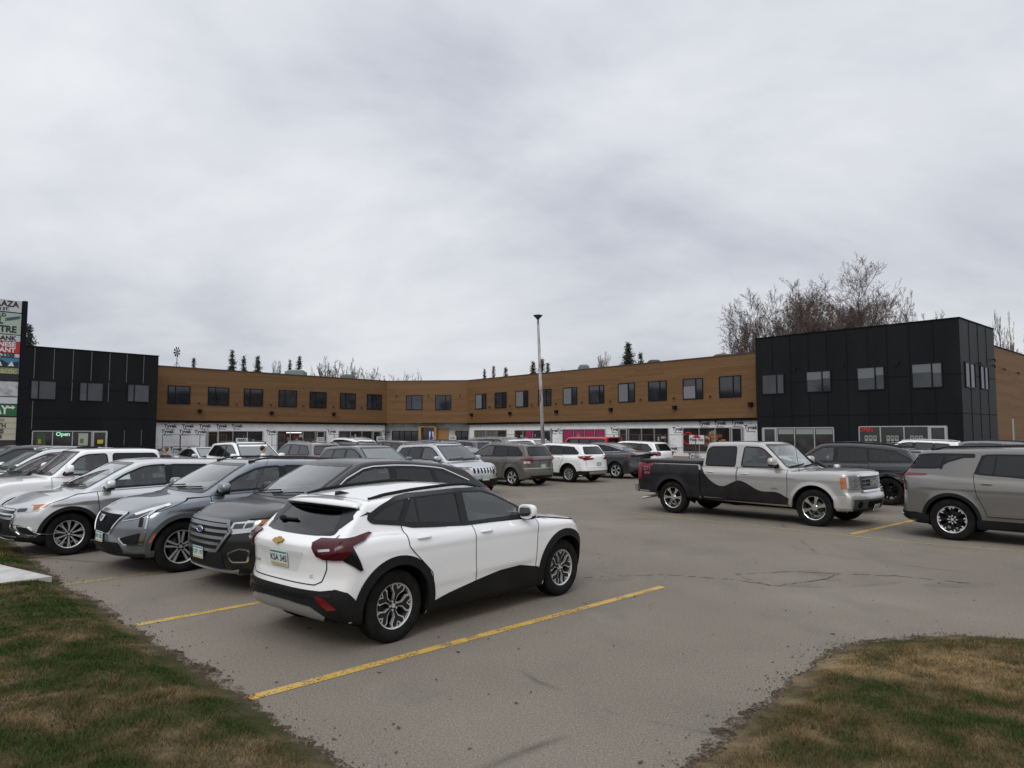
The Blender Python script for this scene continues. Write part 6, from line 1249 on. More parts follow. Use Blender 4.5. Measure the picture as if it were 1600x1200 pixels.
    for x0, x1 in ((881, 896), (898, 913), (915, 929), (931, 945)):
        u0, u1 = W2.hit(x0, 675)[0], W2.hit(x1, 675)[0]; g.box((u0+.05, -.05, .5), (u1-.05, -.035, zt-.08))
    g.build('pink_panel', PINK, o)
    g = MB(); u, z = W2.hit(904, 679); 
    for k in range(3): g.prism([(u-.12+.11*k, z-.25), (u-.04+.11*k, z-.25), (u-.08+.11*k, z+.18-.05*abs(k-1))], -.06, -.052)
    addtext(g, 'SALON', Matrix.Translation((W2.hit(890, 682)[0], -.055, W2.hit(890, 682)[1])), .22) if False else None; g.build('shop_emblem', CL[3], o)
    o, a, b, zt = shop(W2, bl, 967, 1045, 669, [(968, 981)], (983, 1003, 1023)); interior_bits(W2, o, a+1.4, b, zt, -.02, CL, 12)
    o, a, b, zt = shop(W2, bl, 1068, 1162, 668, [(1143, 1161)], (1093, 1118, 1141), zb_=.82); interior_bits(W2, o, *[W2.hit(x, 675)[0] for x in (1094, 1140)], zt, -.02, [mat('food_red', (.30, .04, .02), .6), mat('food_gold', (.32, .17, .05), .6), CL[3], CL[1]], 26, 1.2)
    # lettering on the wrap
    NAVY = mat('wrap_ink', (.03, .035, .07), .6); PNK = mat('wrap_ink_red', (.45, .10, .10), .6)
    def lettering(W_, pts, name='wrap_lettering'):
        for x, y, s_ in pts:
            t = MB(); r = MB(); u, z = W_.hit(x, y); mt = Matrix.Translation((u, -.006, z)); addtext(t, 'Tyvek', mt, .36*s_, bold=.012)
            addtext(t, 'HomeWrap', Matrix.Translation((u, -.006, z-.24*s_)), .13*s_, bold=.002); r.box((u-.15, -.008, z+.21*s_), (u+.12, -.004, z+.235*s_))
            lo_ = t.build(name, NAVY, bl); P_(lo_, W_, bl); r.build('wrap_mark', PNK, lo_)
    lettering(W0, [(*zl(x, y), 1) for x, y in ((92,103),(207,103),(307,103),(775,103),(1172,102),(1530,105),(20,222),(148,218),(262,215),(110,66),(225,66),(337,66),(447,66),(548,66))])
    lettering(W2, [(*zc(x, y), 1) for x, y in ((1158,540),(1268,538),(1388,534),(975,580),(537,582),(165,588),(1480,569),(935,713),(1085,765),(115,590))])
    # kerb walk in front of the shops
    wk = mat('walkway', (.24, .23, .215), .85); fl_ = [l-n_*1.9 for l, n_ in zip(line, nr)]; V = []; 
    for p, q in zip(f0, fl_): V += [(p.x, p.y, .004), (p.x, p.y, .13), (q.x, q.y, .13), (q.x, q.y, .004)]
    m_ = MB(); m_.add(V, [(4*i+k, 4*i+(k+1) % 4, 4*i+4+(k+1) % 4, 4*i+4+k) for i in range(3) for k in range(4)]); tag(m_.build('sidewalk', wk), kind='structure')
    # ---- black block, right
    Hk = 7.5; K = [px(1180, 530, Hk), px(1498, 497, Hk), px(1552, 515, Hk)]; rb = empty('black_block_building', (K[1].x, K[1].y, 0)); tag(rb, 'black two-storey block at the right, paper sheets in its shop windows', 'building')
    def block(bo, Wf, zt, seams_, sm, L0=0.0):
        box(Wf, bo, L0, Wf.L, 0, zt, 0, .2, 'wall', PAN); box(Wf, bo, L0-.03, Wf.L+.03, zt+.002, zt+.06, -.04, .3, 'parapet_cap', BLK)
        s_ = MB(); 
        for u in seams_: s_.box((u-.018, -.016, 0.05), (u+.018, -.001, zt-.02))
        for z in (Zs-.02, 4.85): s_.box((L0+.02, -.014, z), (Wf.L-.02, -.001, z+.04))
        P_(s_.build('panel_batten', BLK, bo), Wf, bo)
    F = Wall(K[0], K[1]); S_ = Wall(K[1], K[2]); zr = Z(1150, 480, 3.556)
    block(rb, F, Hk, [F.hit(zr(x, 300)[0], 600)[0] for x in (205, 305, 405, 508, 620, 735, 845, 970, 1105)], None); block(rb, S_, Hk, [S_.L*k/4 for k in (1, 2, 3)], None)
    for r, m_, k in (((143,372,270,485),227,'A'),((390,352,530,473),480,'B'),((672,330,828,462),775,'B'),((975,308,1150,450),1090,'B')): window(F, R4(zr, *r), zr(m_, 0)[0], k, rb)
    for r, m_, k in (((1272,308,1328,450),1300,'D'),((1356,328,1402,458),1380,'D')): window(S_, R4(zr, *r), zr(m_, 0)[0], k, rb)
    lights(F, rb, [zr(*p) for p in ((333,350),(598,330),(900,318))], []); lights(S_, rb, [zr(*p) for p in ((1340,320),(1420,300),(1420,335))], [])
    o, a, b, zt = shop(F, rb, 1192, 1303, 668, [(1193, 1214)], (1215, 1242, 1273)); bb = MB()
    for x0, x1 in ((1216, 1241), (1243, 1272), (1274, 1302)): u0, u1 = F.hit(x0, 670)[0], F.hit(x1, 670)[0]; bb.box((u0+.03, -.04, zt-.38), (u1-.03, -.025, zt-.06))
    bb.build('roller_blind', mat('pale_blind', (.22, .26, .25), .8), o)
    o, a, b, zt = shop(F, rb, 1343, 1480, 666, [(1452, 1480)], (1376, 1413, 1451)); pp = MB(); ph = MB(); NEON = mat('neon_red', (.5, .02, .01), .5, emit=(1, .05, .02), es=.06)
    for xs in ((1351, 1371), (1385, 1405), (1422, 1443)):
        u0, u1 = F.hit(xs[0], 680)[0], F.hit(xs[1], 680)[0]; w_ = (u1-u0)/3
        for i in range(3):
            for j in range(3): z = zt-.75-.32*j; pp.box((u0+w_*i+.02, -.05, z), (u0+w_*(i+1)-.02, -.04, z+.27)); ph.box((u0+w_*i+.05, -.054, z+.09), (u0+w_*(i+1)-.05, -.051, z+.23))
    pp.build('listing_sheet', CL[3], o); ph.build('listing_photo', mat('photo_grey', (.08, .085, .09), .5), o)
    t = MB(); u, z = F.hit(1354, 671.5); addtext(t, 'OPEN', Matrix.Translation((u, -.05, z)), .26, bold=.006); t.build('open_sign', NEON, o)
    s2 = px(1552, 541, Hb); s3 = px(1612, 559.6, Hb); W3 = Wall(s2, s3); box(W3, rb, -.6, W3.L+4, 0, Hb, 0, .2, 'side_wall', WOOD); box(W3, rb, -.6, W3.L+4, Hb+.002, Hb+.07, -.03, .25, 'parapet_cap', BLK)
    lights(W3, rb, [zr(1478, 352), zr(1555, 372)], []); u, z = W3.hit(zr(1540, 700)[0], 680); box(W3, rb, u-.18, u+.18, 0, 2.9, -.03, -.002, 'white_board', CL[3])
    d2 = S_.u; e2 = [K[0], K[1], K[2], K[2]+Vector((*(-F.u*9.5), 0))+Vector((*(S_.u*1), 0)), K[0]+Vector((*(S_.u*7), 0))]; v = MB(); v.add([(p.x-rb.location.x, p.y-rb.location.y, Hk-.2) for p in e2], [(0, 1, 2, 3, 4)]); v.add([(p.x-rb.location.x, p.y-rb.location.y, z) for p in (K[0]+Vector((*(S_.u*.0), 0)), K[0]+Vector((*(S_.u*7), 0))) for z in (0, Hk)], [(0, 1, 3, 2)]); v.build('roof', BLK, rb)
    # ---- black block, left
    Hl = 7.35; K = [px(40, 541, Hl), px(248, 557, Hl)]; uu = (K[1]-K[0]).normalized(); K0 = K[0]-uu*9; lb = empty('black_block_building', (K[1].x, K[1].y, 0)); tag(lb, 'black two-storey block at the left, with pale vertical joints', 'building')
    F = Wall(K0, K[1]); q = Z(0, 540, 6.154); block(lb, F, Hl, [], None)
    for r, m_, k in (((290,335,543,520),370,'A'),((760,355,995,537),838,'A'),((1222,372,1438,545),1290,'A')): window(F, R4(q, *r), q(m_, 0)[0], k, lb)
    jt = mat('pale_joint', (.11, .113, .118), .6); 
    for x, y0, y1 in ((338, 20, 318), (525, 28, 325), (708, 42, 330), (695, 345, 530), (885, 52, 340), (1060, 65, 340), (1046, 355, 540), (1224, 75, 355), (1386, 88, 365), (315, 530, 805), (1197, 815, 960), (1360, 815, 960)):
        u, z1 = F.hit(*q(x, y0)); _, z0 = F.hit(*q(x, y1)); b = MB(); b.box((u-.018, -.02, z0), (u+.018, -.001, z1)); P_(b.build('pale_joint', jt, lb), F, lb)
    o, a, b, zt = shop(F, lb, 50.5, 167, 673, [(144, 167)], (82, 113, 143)); 
    for (x0, y0, x1, y1), m1, m2 in (((56, 677, 71, 697), mat('poster_green', (.03, .07, .025), .5), mat('poster_gold', (.35, .2, .06), .5)), ((122, 677, 137, 696), mat('poster_pale', (.35, .38, .33), .5), mat('poster_leaf', (.08, .16, .04), .5))):
        u0, u1, z0, z1 = F.rect(x0, y0, x1, y1); bb = MB(); bb.box((u0, -.05, z0), (u1, -.04, z1)); po = bb.build('poster', m1, o); bb = MB(); bb.box((u0+.1, -.056, z0+.15), (u1-.25, -.051, z0+(z1-z0)*.55)); bb.build('poster_picture', m2, po)
    u, z = F.hit(98, 678.5); t = MB(); addtext(t, 'Open', Matrix.Translation((u, -.05, z)), .34, bold=.006); t.build('open_sign', mat('neon_green', (.3, .6, .4), .5, emit=(.5, 1, .75), es=.6), o)
    u0, u1, z0, z1 = F.rect(151, 687, 160, 693); bb = MB(); bb.box((u0, -.12, z0), (u1, -.11, z1)); bb.build('notice', mat('notice_yellow', (.5, .42, .03), .5), o)
    n2 = Vector((-F.u.y, F.u.x)); v = MB(); P4 = [K0, K[1], K[1]+Vector((n2.x, n2.y, 0))*9, K0+Vector((n2.x, n2.y, 0))*9]; v.add([(p.x-lb.location.x, p.y-lb.location.y, Hl-.2) for p in P4], [(0, 1, 2, 3)]); v.add([(p.x-lb.location.x, p.y-lb.location.y, z) for p in P4[1:3] for z in (0, Hl)], [(0, 1, 3, 2)]); v.build('roof', BLK, lb)
    return W0, W1, W2, CL
def site_things(W0, W1, W2, CL):
    # banners
    def banner(W_, x0, y0, x1, y1, lab, bars=2):
        u0, u1, z0, z1 = W_.rect(x0, y0, x1, y1); o = empty('banner', W_.M @ Vector((u0, -.35, 0))); o.rotation_euler = (0, 0, math.atan2(W_.u.y, W_.u.x)); tag(o, lab, 'banner', 'white banners hung on the shopfronts'); w_ = u1-u0
        b = MB(); b.box((0, -.01, z0), (w_, .01, z1)); b.build('sheet', CL[3] if False else mat('banner_white', (.62, .63, .64), .6), o); b = MB(); dz = (z1-z0)/(bars+1)
        for k in range(bars):
            x = w_*.14
            while x < w_*.84: l = random.uniform(.06, .16); b.box((x, -.016, z1-dz*(k+1)-.04), (min(x+l, w_*.88), -.011, z1-dz*(k+1)+.05)); x += l+.04
        b.build('lettering', mat('banner_ink', (.04, .04, .06), .6), o); b = MB()
        for x in (.02, w_-.02): b.tube([(x, .02, .004), (x, .02, z1)], .015, 6)
        b.build('post', mat('post_grey', (.2, .2, .2), .5), o)
    zl = lambda x, y: (240+x/4.21, 650+y/4.21)
    banner(W0, *zl(527, 145), *zl(605, 172), 'wide white banner over the leftmost shop window, above the white SUV'); banner(W0, *zl(1058, 140), *zl(1103, 172), 'small square white banner beside the lit shop door'); banner(W0, *zl(1452, 135), *zl(1505, 166), 'white banner with bold dark words near the corner of the left wing')
    banner(W1, 703, 681, 714, 687, 'white banner right of the plywood panel in the central recess')
    # accessible parking sign
    u, z = W1.hit(685, 681); p = W1.M @ Vector((u, -3.0, 0)); o = empty('parking_sign', (p.x, p.y, 0)); tag(o, 'accessible parking sign, white plate with blue wheelchair symbol, in front of the timber door frame', 'sign')
    b = MB(); b.tube([(0, .02, .0), (0, .02, 2.2)], .03, 6); b.build('post', mat('post_grey', (.2, .2, .2), .5), o); b = MB(); b.box((-.2, -.01, 1.3), (.2, .01, 2.2)); pl_ = b.build('plate', PLATE, o); b = MB(); b.lathe([(0, 0), (.17, 0), (.17, .01), (0, .01)], 20, 'y', Matrix.Translation((0, -.03, 1.62))); b.box((-.09, -.03, 1.72), (.09, -.02, 2.05)); b.ellipsoid((0, -.025, 2.13), (.08, .01, .08), 2, 10); b.build('symbol', mat('sign_blue', (.02, .05, .35), .5), pl_)
    # red pizza shop sign
    u0, u1, z0, z1 = W2.rect(1079, 680, 1102, 694); c = W2.M @ Vector((u0, -.12, 0)); o = empty('shop_sign', c); o.rotation_euler = (0, 0, math.atan2(W2.u.y, W2.u.x)); tag(o, 'white and red pizza restaurant sign in the right-hand shop window', 'sign'); w_ = u1-u0; zm = z0+.28
    b = MB(); b.box((0, -.02, z0), (w_, .02, z1)); s_ = b.build('panel', mat('banner_white', (.62, .63, .64), .6), o); b = MB(); rd = mat('sign_red', (.45, .015, .01), .5)
    b.prism([(w_*.2, zm+.12), (w_*.8, zm+.12), (w_*.66, zm+.26), (w_*.58, zm+.34), (w_*.42, zm+.34), (w_*.34, zm+.26)], -.03, -.022); b.build('roof_emblem', rd, s_); b = MB(); addtext(b, 'Pizza Hut', Matrix.Translation((w_/2, -.024, zm)), .27, bold=.008); b.build('lettering', mat('banner_ink', (.04, .04, .06), .6), s_)
    b = MB(); b.lathe([(.34, 0), (.38, -.01), (.42, 0), (.38, .012)], 28, 'y', Matrix.Translation((-.12, .03, zm+.1)), close=True); b.build('ring', rd, o)
    b = MB(); addtext(b, 'Delivery', Matrix.Translation((w_*.5, .06, z0-.75)), .2, bold=.006); b.build('window_lettering', mat('banner_white', (.6, .6, .6)), o)
    # temporary fence panels on the walk
    RU = mat('rusty_steel', (.13, .06, .035), .8)
    def fence(W_, x0, x1, lab, d=-.9, h=1.95):
        u0, u1 = W_.hit(x0, 690)[0], W_.hit(x1, 690)[0]; c = W_.M @ Vector((u0, d, 0)); o = empty('fence_panel', c); o.rotation_euler = (0, 0, math.atan2(W_.u.y, W_.u.x)); tag(o, lab, 'fence', 'temporary steel fence panels along the shops'); w_ = u1-u0
        b = MB(); 
        for x in (0, w_): b.tube([(x, 0, .134), (x, 0, h)], .022, 6)
        for z in (.3, 1.1, h): b.tube([(0, 0, z), (w_, 0, z)], .018, 6)
        b.build('frame', RU, o); b = MB(); x = .25
        while x < w_: b.tube([(x, 0, .3), (x, 0, h)], .003, 3, False); x += .18
        b.build('wires', mat('wire_grey', (.2, .18, .17), .6), o)
    for W_, a, b, l in ((W0, 246, 273, 'steel fence panel against the white wrap beside the left black block'), (W0, 274, 304, 'steel fence panel behind the man in the dark jacket'), (W0, 318, 345, 'steel fence panel before the leftmost shop door'), (W0, 416, 436, 'steel fence panel between the first two left shops'), (W0, 513, 530, 'steel fence panel between the second and third left shops'), (W2, 795, 822, 'steel fence panel left of the lamp post'), (W2, 947, 972, 'steel fence panel between the pink shop and the next door'), (W2, 973, 1012, 'steel fence panel before the papered shop window'), (W2, 1013, 1046, 'steel fence panel left of the pizza shop'), (W2, 1052, 1100, 'steel fence panel before the pizza shop window')): fence(W_, a, b, l)
    # planks on the kerb
    c = W2.M @ Vector((W2.hit(1040, 700)[0], -1.6, 0)); o = empty('plank_stack', (c.x, c.y, .13)); o.rotation_euler = (0, 0, math.atan2(W2.u.y, W2.u.x)); tag(o, 'stack of pale brown lumber on the kerb left of the pickup cab', 'lumber'); 
    for k in range(4): b = MB(); b.box((0+.05*k, -.05, .12*k), (3.2-.07*k, .25, .12*k+.1)); b.build('plank', mat('lumber', (.28, .2, .13), .8), o)
    # roof boxes
    for (x0, y0, x1, y1), lab, col in (((448, 578, 477, 584), 'pale teal vent box on the left wing roof', (.22, .3, .3)), ((534, 585, 553, 591), 'grey-green vent box near the corner of the left wing roof', (.16, .19, .18)), ((904, 570, 920, 580), 'grey-blue vent unit on the right wing roof', (.2, .23, .26)), ((1012, 562.5, 1031, 570), 'low domed vent on the right wing roof', (.1, .1, .1)), ((1114, 553.5, 1150, 560), 'long low vent beside the right black block', (.12, .11, .1))):
        Yd = {448: 65, 534: 69, 904: 60, 1012: 54, 1114: 50}[x0]; a, b = px(x0, y0, Y=Yd), px(x1, y1, Y=Yd); zt = a.z; o = empty('roof_vent', ((a.x+b.x)/2, Yd, 6.65)); tag(o, lab, 'roof vent'); w_ = (b.x-a.x)/2; mm = MB(); h_ = zt-6.65; mm.box((-w_, -.6, 0), (w_, .6, h_*.85)); mm.build('housing', mat('vent_%d' % x0, tuple(v*.7 for v in col), .7), o); mm = MB(); mm.ellipsoid((0, 0, h_*.85), (w_*.9, .55, h_*.15), 4, 14); mm.build('cap', mat('vent_%d' % x0, tuple(v*.7 for v in col), .7), o, True)
    Yd = 57; a = px(277, 547, Y=Yd); o = empty('roof_mast', (a.x, Yd, 6.65)); tag(o, 'thin tripod mast with a dark spinning head on the left wing roof', 'mast'); h_ = a.z-6.65; b = MB(); b.tube([(0, 0, 0), (0, 0, h_)], .03, 6)
    for k in range(3): t = 2*math.pi*k/3; b.tube([(math.cos(t)*.7, math.sin(t)*.7, 0), (0, 0, h_*.55)], .02, 5)
    b.build('tripod', mat('mast_grey', (.15, .15, .15), .5, .5), o); b = MB()
    for k in range(8): t = 2*math.pi*k/8; b.add([(0, -.05, h_-.15), (math.cos(t)*.28, -.07, h_-.15+math.sin(t)*.42), (math.cos(t+.5)*.28, -.03, h_-.15+math.sin(t+.5)*.42)], [(0, 1, 2), (2, 1, 0)])
    b.build('rotor', mat('rotor_dark', (.03, .03, .03), .5), o)
    # ---- lamp post
    o = empty('lamp_post', (1.58, 35, 0)); tag(o, 'tall weathered steel lamp post with small flared head, standing in the middle of the lot', 'lamp post')
    m = mat('weathered_pole', (.3, .3, .3), .6, .2); n = NB(m); n.col(n.ramp(n.noise(1.6, 5, .6, n.map((4, 4, .8))), [(.40, (.13, .055, .04)), (.50, (.30, .29, .285)), (.7, (.42, .42, .43))])); tp = px(840.5, 498, Y=35); dx = tp.x-1.58; zt = tp.z
    b = MB(); b.tube([(0, 0, .0), (dx*.5, 0, zt*.5), (dx, 0, zt)], [.10, .085, .055], 12); b.build('pole', m, o, True); b = MB(); b.tube([(0, 0, .0), (0, 0, .5)], .22, 14); b.build('footing', mat('footing', (.35, .34, .3), .9), o)
    b = MB(); b.lathe([(.05, -.06), (.08, 0), (.22, .14), (.24, .17), (.12, .2), (.0, .22)], 16, 'z', Matrix.Translation((dx, 0, zt))); b.build('lamp_head', mat('lamp_head', (.03, .03, .035), .4), o, True)
    # ---- pylon sign
    c = px(36, 471, Y=26); bs = px(43, 474, Y=26.3); d = Vector((.675, .738)); o = empty('pylon_sign', (c.x, c.y, 0)); o.rotation_euler = (0, 0, math.atan2(d.y, d.x)); tag(o, 'tall pylon sign with stacked tenant panels and a letter board, cut by the left edge', 'sign')
    zt = c.z; WD = 3.4; b = MB(); b.box((.0, -.04, .0), (.15, .08, zt+.02)); b.box((-WD-.15, -.04, 0), (-WD, .08, zt+.02)); b.build('post', mat('sign_post_navy', (.006, .006, .011), .5, spec=.15), o); b = MB(); b.box((-WD, .03, 1.55), (0, .13, zt)); b.build('cabinet', mat('cabinet', (.03, .03, .035), .5), o)
    Zp = lambda y: px(34, y, Y=26).z
    INK = mat('sign_ink', (.012, .014, .02), .5); WHT = mat('sign_white', (.52, .52, .54), .5); TW = mat('text_white', (.66, .66, .66), .5); YL = mat('text_yellow', (.42, .40, .16), .5)
    def panel(y0, y1, m, texts=(), nm='sign_panel'):
        z1, z0 = Zp(y0), Zp(y1); b = MB(); b.box((-WD+.03, -.0, z0+.01), (-.03, .029, z1-.01)); p = b.build(nm, m, o)
        for s_, cx, cy, sz, tm, sx in texts: 
            t = MB(); addtext(t, s_, Matrix.Translation((cx, -.004, Zp(cy))), sz, 'RIGHT', bold=.010*sz/.3, sx=sx*.66); t.build('lettering', tm, p)
        return p
    panel(471, 489.5, WHT, [('GARSON PLAZA', -.13, 477.5, .29, INK, 1.4), ('MAIN ST.', -.40, 485.6, .15, INK, 1.7)])
    p = panel(490.5, 524, mat('panel_sage', (.36, .44, .36), .5), [('WORLD', -.50, 495, .18, INK, 1.5), ('DENTAL', -.58, 504, .33, INK, 1.3), ('CENTRE', -.16, 516.5, .33, INK, 1.4)])
    b = MB(); zz_ = Zp(497); b.prism([(-.52, zz_-.06), (-.05, zz_+.06), (-.08, zz_-.02), (-.46, zz_-.14)], -.008, -.002)
    for k in range(9): b.prism([(-.53+.05*k, zz_-.17+.014*k), (-.50+.05*k, zz_-.17+.014*k), (-.51+.05*k, zz_-.03+.014*k)], -.008, -.002)
    b.build('brush_emblem', mat('brush_blue', (.06, .09, .16), .5), p)
    panel(524.6, 535, WHT, [('FOOD BANK', -.16, 530.2, .23, INK, 1.5)]); panel(535.3, 553, mat('panel_red', (.42, .025, .03), .5), [('CHINESE', -.16, 539.9, .235, TW, 1.55), ('RESTAURANT', -.16, 548.6, .235, TW, 1.55)]); panel(553.3, 559.5, WHT, [('284-2388', -.18, 556.6, .19, INK, 1.6)])
    p = panel(560, 575, mat('panel_blue', (.04, .19, .32), .5)); b = MB(); z = Zp(575)+.02; b.prism([(-1.6, z), (-.05, z), (-.05, z+.22), (-.35, z+.12), (-.6, z+.26), (-.9, z+.1), (-1.2, z+.2)], -.006, -.001); b.build('mountain_emblem', INK, p); b = MB()
    for k in range(3): b.prism([(-1.1+.36*k, z+.03), (-.98+.36*k, z+.2), (-.9+.36*k, z+.03)], -.009, -.007)
    b.build('peak_emblem', TW, p)
    panel(575.3, 585.5, mat('panel_olive', (.20, .21, .16), .5), [('chiropractic', -.10, 580.6, .27, YL, 1.5)]); panel(586, 596, mat('panel_dark', (.012, .012, .02), .5), [('482-6833', -.7, 591.5, .16, mat('text_grey', (.25, .25, .28), .5), 1.2)])
    m = mat('torn_panel', (.4, .4, .41), .6); n = NB(m); n.col(n.ramp(n.noise(2.4, 5, .65, n.map((1, 1, 1.6))), [(.36, (.18, .18, .19)), (.5, (.40, .41, .42)), (.65, (.56, .57, .58))])); panel(596.5, 620, m); panel(620.6, 631.5, mat('panel_silver', (.52, .54, .56), .4))
    panel(632, 650.5, mat('panel_green', (.012, .12, .04), .5), [('SUBWAY', -.30, 641.5, .42, TW, 1.2)]); b = MB(); z = Zp(637); b.prism([(-.32, z-.03), (-.18, z-.03), (-.18, z-.08), (-.08, z), (-.18, z+.08), (-.18, z+.03), (-.32, z+.03)], -.008, -.002); b.build('arrow_emblem', TW, o)
    CRM = mat('letter_board', (.45, .43, .33), .5); p = panel(652, 688, CRM, [('AUDITORIUM', -.40, 656.5, .14, mat('faint_ink', (.25, .23, .17), .5), 1.3), ('4 BOOTH', -.34, 665.5, .22, INK, 1.3), ('ITEMS', -.40, 674, .22, INK, 1.3), ('MONTH', -.45, 682.5, .22, INK, 1.3)]); b = MB()
    for y in (661, 670, 678.5): b.box((-WD+.05, -.006, Zp(y)), (-.05, -.001, Zp(y)+.015))
    b.build('letter_rail', mat('rail_tan', (.3, .28, .2), .5), p)
    # ---- road bollard posts under the sign
# ================================================================ trees
BARK = mat('bark', (.10, .08, .068), .9); BUD = mat('reddish_buds', (.16, .085, .075), .8); PALEB = mat('pale_bark', (.16, .145, .13), .9); DARKB = mat('dark_bark', (.045, .036, .03), .9)
def tubes(name, segs, m, parent, n=4):
    """segs: list of (p0, p1, r0, r1) -> one mesh, vectorised"""
    A = np.array([s[0] for s in segs]); B = np.array([s[1] for s in segs]); ra = np.array([s[2] for s in segs]); rb = np.array([s[3] for s in segs]); d = B-A; d /= np.maximum(np.linalg.norm(d, axis=1, keepdims=True), 1e-6)
    up = np.where(np.abs(d[:, 2:3]) < .9, np.array([[0, 0, 1.]]), np.array([[1., 0, 0]])); u = np.cross(d, up); u /= np.linalg.norm(u, axis=1, keepdims=True); v = np.cross(d, u); V = []
    for P_, r_ in ((A, ra), (B, rb)):
        for k in range(n): t = 2*math.pi*k/n; V.append(P_+(u*math.cos(t)+v*math.sin(t))*r_[:, None])
    V = np.stack(V, 1).reshape(-1, 3); base = np.arange(len(segs))[:, None]*2*n; F = np.concatenate([base+np.array([[k, (k+1) % n, n+(k+1) % n, n+k]]) for k in range(n)])
    return bigmesh(name, V, F, m, parent, True)
def bare_tree(loc, H, label, hw=3.0, bark=BARK, limbs=7, dens=1.0, buds=None, seed=1, thick=1.0, trunk=.2, tag_group='leafless trees behind the plaza'):
    """forked limbs rising from a short trunk, scaled to height H and crown half-width hw"""
    r = random.Random(seed); root = empty('bare_tree', loc); tag(root, label, 'tree', tag_group); limb = []; twig = []; bud = []; UNIT = 10.0
    def grow(p, d, L, rad, lvl, out):
        n = {0: 4, 1: 7, 2: 5, 3: 4, 4: 3}[lvl]; q = Vector(p); dd = Vector(d); bend = Vector((r.gauss(0, .05), r.gauss(0, .05), 0))
        for i in range(n):
            g_ = .12 if lvl < 3 else .20; dd = (dd+bend+Vector((r.gauss(0, g_), r.gauss(0, g_), (.06 if lvl < 3 else .03)+r.gauss(0, .08)))).normalized(); e = q+dd*L/n; r0, r1 = rad*(1-i/n*.75), rad*(1-(i+1)/n*.75); out.append((tuple(q), tuple(e), r0, r1)); q = e
            if lvl < 4 and i >= (1 if lvl else 4):
                k = (0, 2.0, 2.1, 2.0)[lvl]*dens
                for _ in range(int(k)+(r.random() < k % 1)):
                    side = dd.orthogonal().normalized(); side.rotate(Matrix.Rotation(r.uniform(0, 2*math.pi), 3, dd)); nd = (dd*r.uniform(.55, .95)+side*r.uniform(.5, 1.0)+Vector((0, 0, .15))).normalized(); grow(q, nd, L*r.uniform(.30, .5)*(1.15-.45*i/n), max(r1*.6, .004), lvl+1, limb if lvl < 1 else twig)
            if lvl >= 3 and buds: bud.append(q+Vector((r.gauss(0, .04), r.gauss(0, .04), r.gauss(0, .04))))
    th = UNIT*trunk; grow((0, 0, 0), (0, 0, 1), th, .19, 0, limb)
    for k in range(limbs):
        a = 2*math.pi*k/limbs+r.uniform(-.4, .4); sp = r.uniform(.35, .95) if k % 2 else r.uniform(.05, .4); grow((0, 0, th*r.uniform(.75, 1)), Vector((math.cos(a)*sp, math.sin(a)*sp, 1)).normalized(), (UNIT-th)*r.uniform(.62, .85)*(1-.05*sp), .10, 1, limb)
    A = np.array([s[1] for s in limb+twig]); hz = A[:, 2].max()*.985; wz = np.percentile(np.hypot(A[:, 0], A[:, 1]), 97); sz, sw = H/hz, hw/wz; ff = lambda p: (p[0]*sw, p[1]*sw, p[2]*sz); rs = H/UNIT*thick
    T_ = lambda S, mn: [(ff(a), ff(b), max(c*rs, mn), max(d*rs, mn)) for a, b, c, d in S]
    tubes('trunk', T_(limb, .012), bark, root, 6); cr = tubes('crown', T_(twig, .010), bark, root, 3)
    if bud:
        B = np.array([ff(b) for b in bud]); k = len(B); a = rng.normal(0, 1, (k, 3)); a /= np.linalg.norm(a, axis=1, keepdims=True); b = np.cross(a, rng.normal(0, 1, (k, 3))); b /= np.linalg.norm(b, axis=1, keepdims=True); s_ = rng.uniform(.014, .042, (k, 1))*buds; bigmesh('buds', np.stack([B-a*s_, B+b*s_, B+a*s_], 1).reshape(-1, 3), np.arange(3*k).reshape(-1, 3), BUD, cr)
    return root
NEED = mat('spruce_needles', (.018, .032, .014), .85); _n = NB(NEED); _n.col(_n.ramp(_n.noise(1.5, 3), [(.35, (.012, .022, .012)), (.65, (.035, .052, .022))]))
def spruce(loc, H, w_, label, seed=1, thin=1.0):
    r = np.random.default_rng(seed); root = empty('spruce_tree', loc); tag(root, label, 'tree', 'spruces behind the plaza'); segs = [((0, 0, 0), (0, 0, H*.6), H*.016, H*.009), ((0, 0, H*.6), (0, 0, H), H*.009, .01)]; V = []; z = H*.18; whorl = 0
    nbr = int((90+H*26)*thin)
    for k in range(nbr):
        z = H*(.12+.875*r.uniform()**.85); f = max(.0, 1-z/H); R_ = (w_*1.65*f+.05)*r.uniform(.5, 1.15)*(1+.15*math.sin(k*1.7)); a = r.uniform(0, 2*math.pi); e = np.array([math.cos(a)*R_, math.sin(a)*R_, z-.22*R_+.35*R_*(f < .15)]); s0 = np.array([0, 0, z]); segs.append((tuple(s0), tuple(e), .02, .006)); m_ = max(6, int(R_*34))
        t = r.uniform(.1, 1.05, m_); P_ = s0+(e-s0)*t[:, None]+r.normal(0, .05+.03*w_, (m_, 3)); P_[:, 2] -= np.abs(r.normal(0, .10, m_))*R_*.6; ln = (.10+.08*(1-t))*(.5+.16*w_)
        for p, l_ in zip(P_, ln):
            q = r.normal(0, 1, 3); q[2] = -abs(q[2])*.8+.1; q /= np.linalg.norm(q); pr = np.cross(q, r.normal(0, 1, 3)); pr /= np.linalg.norm(pr); V += [p-pr*l_*.4, p+pr*l_*.4, p+q*l_*1.6]
    tubes('trunk', segs, DARKB, root, 4); V = np.array(V); bigmesh('crown', V, np.arange(len(V)).reshape(-1, 3), NEED, root)
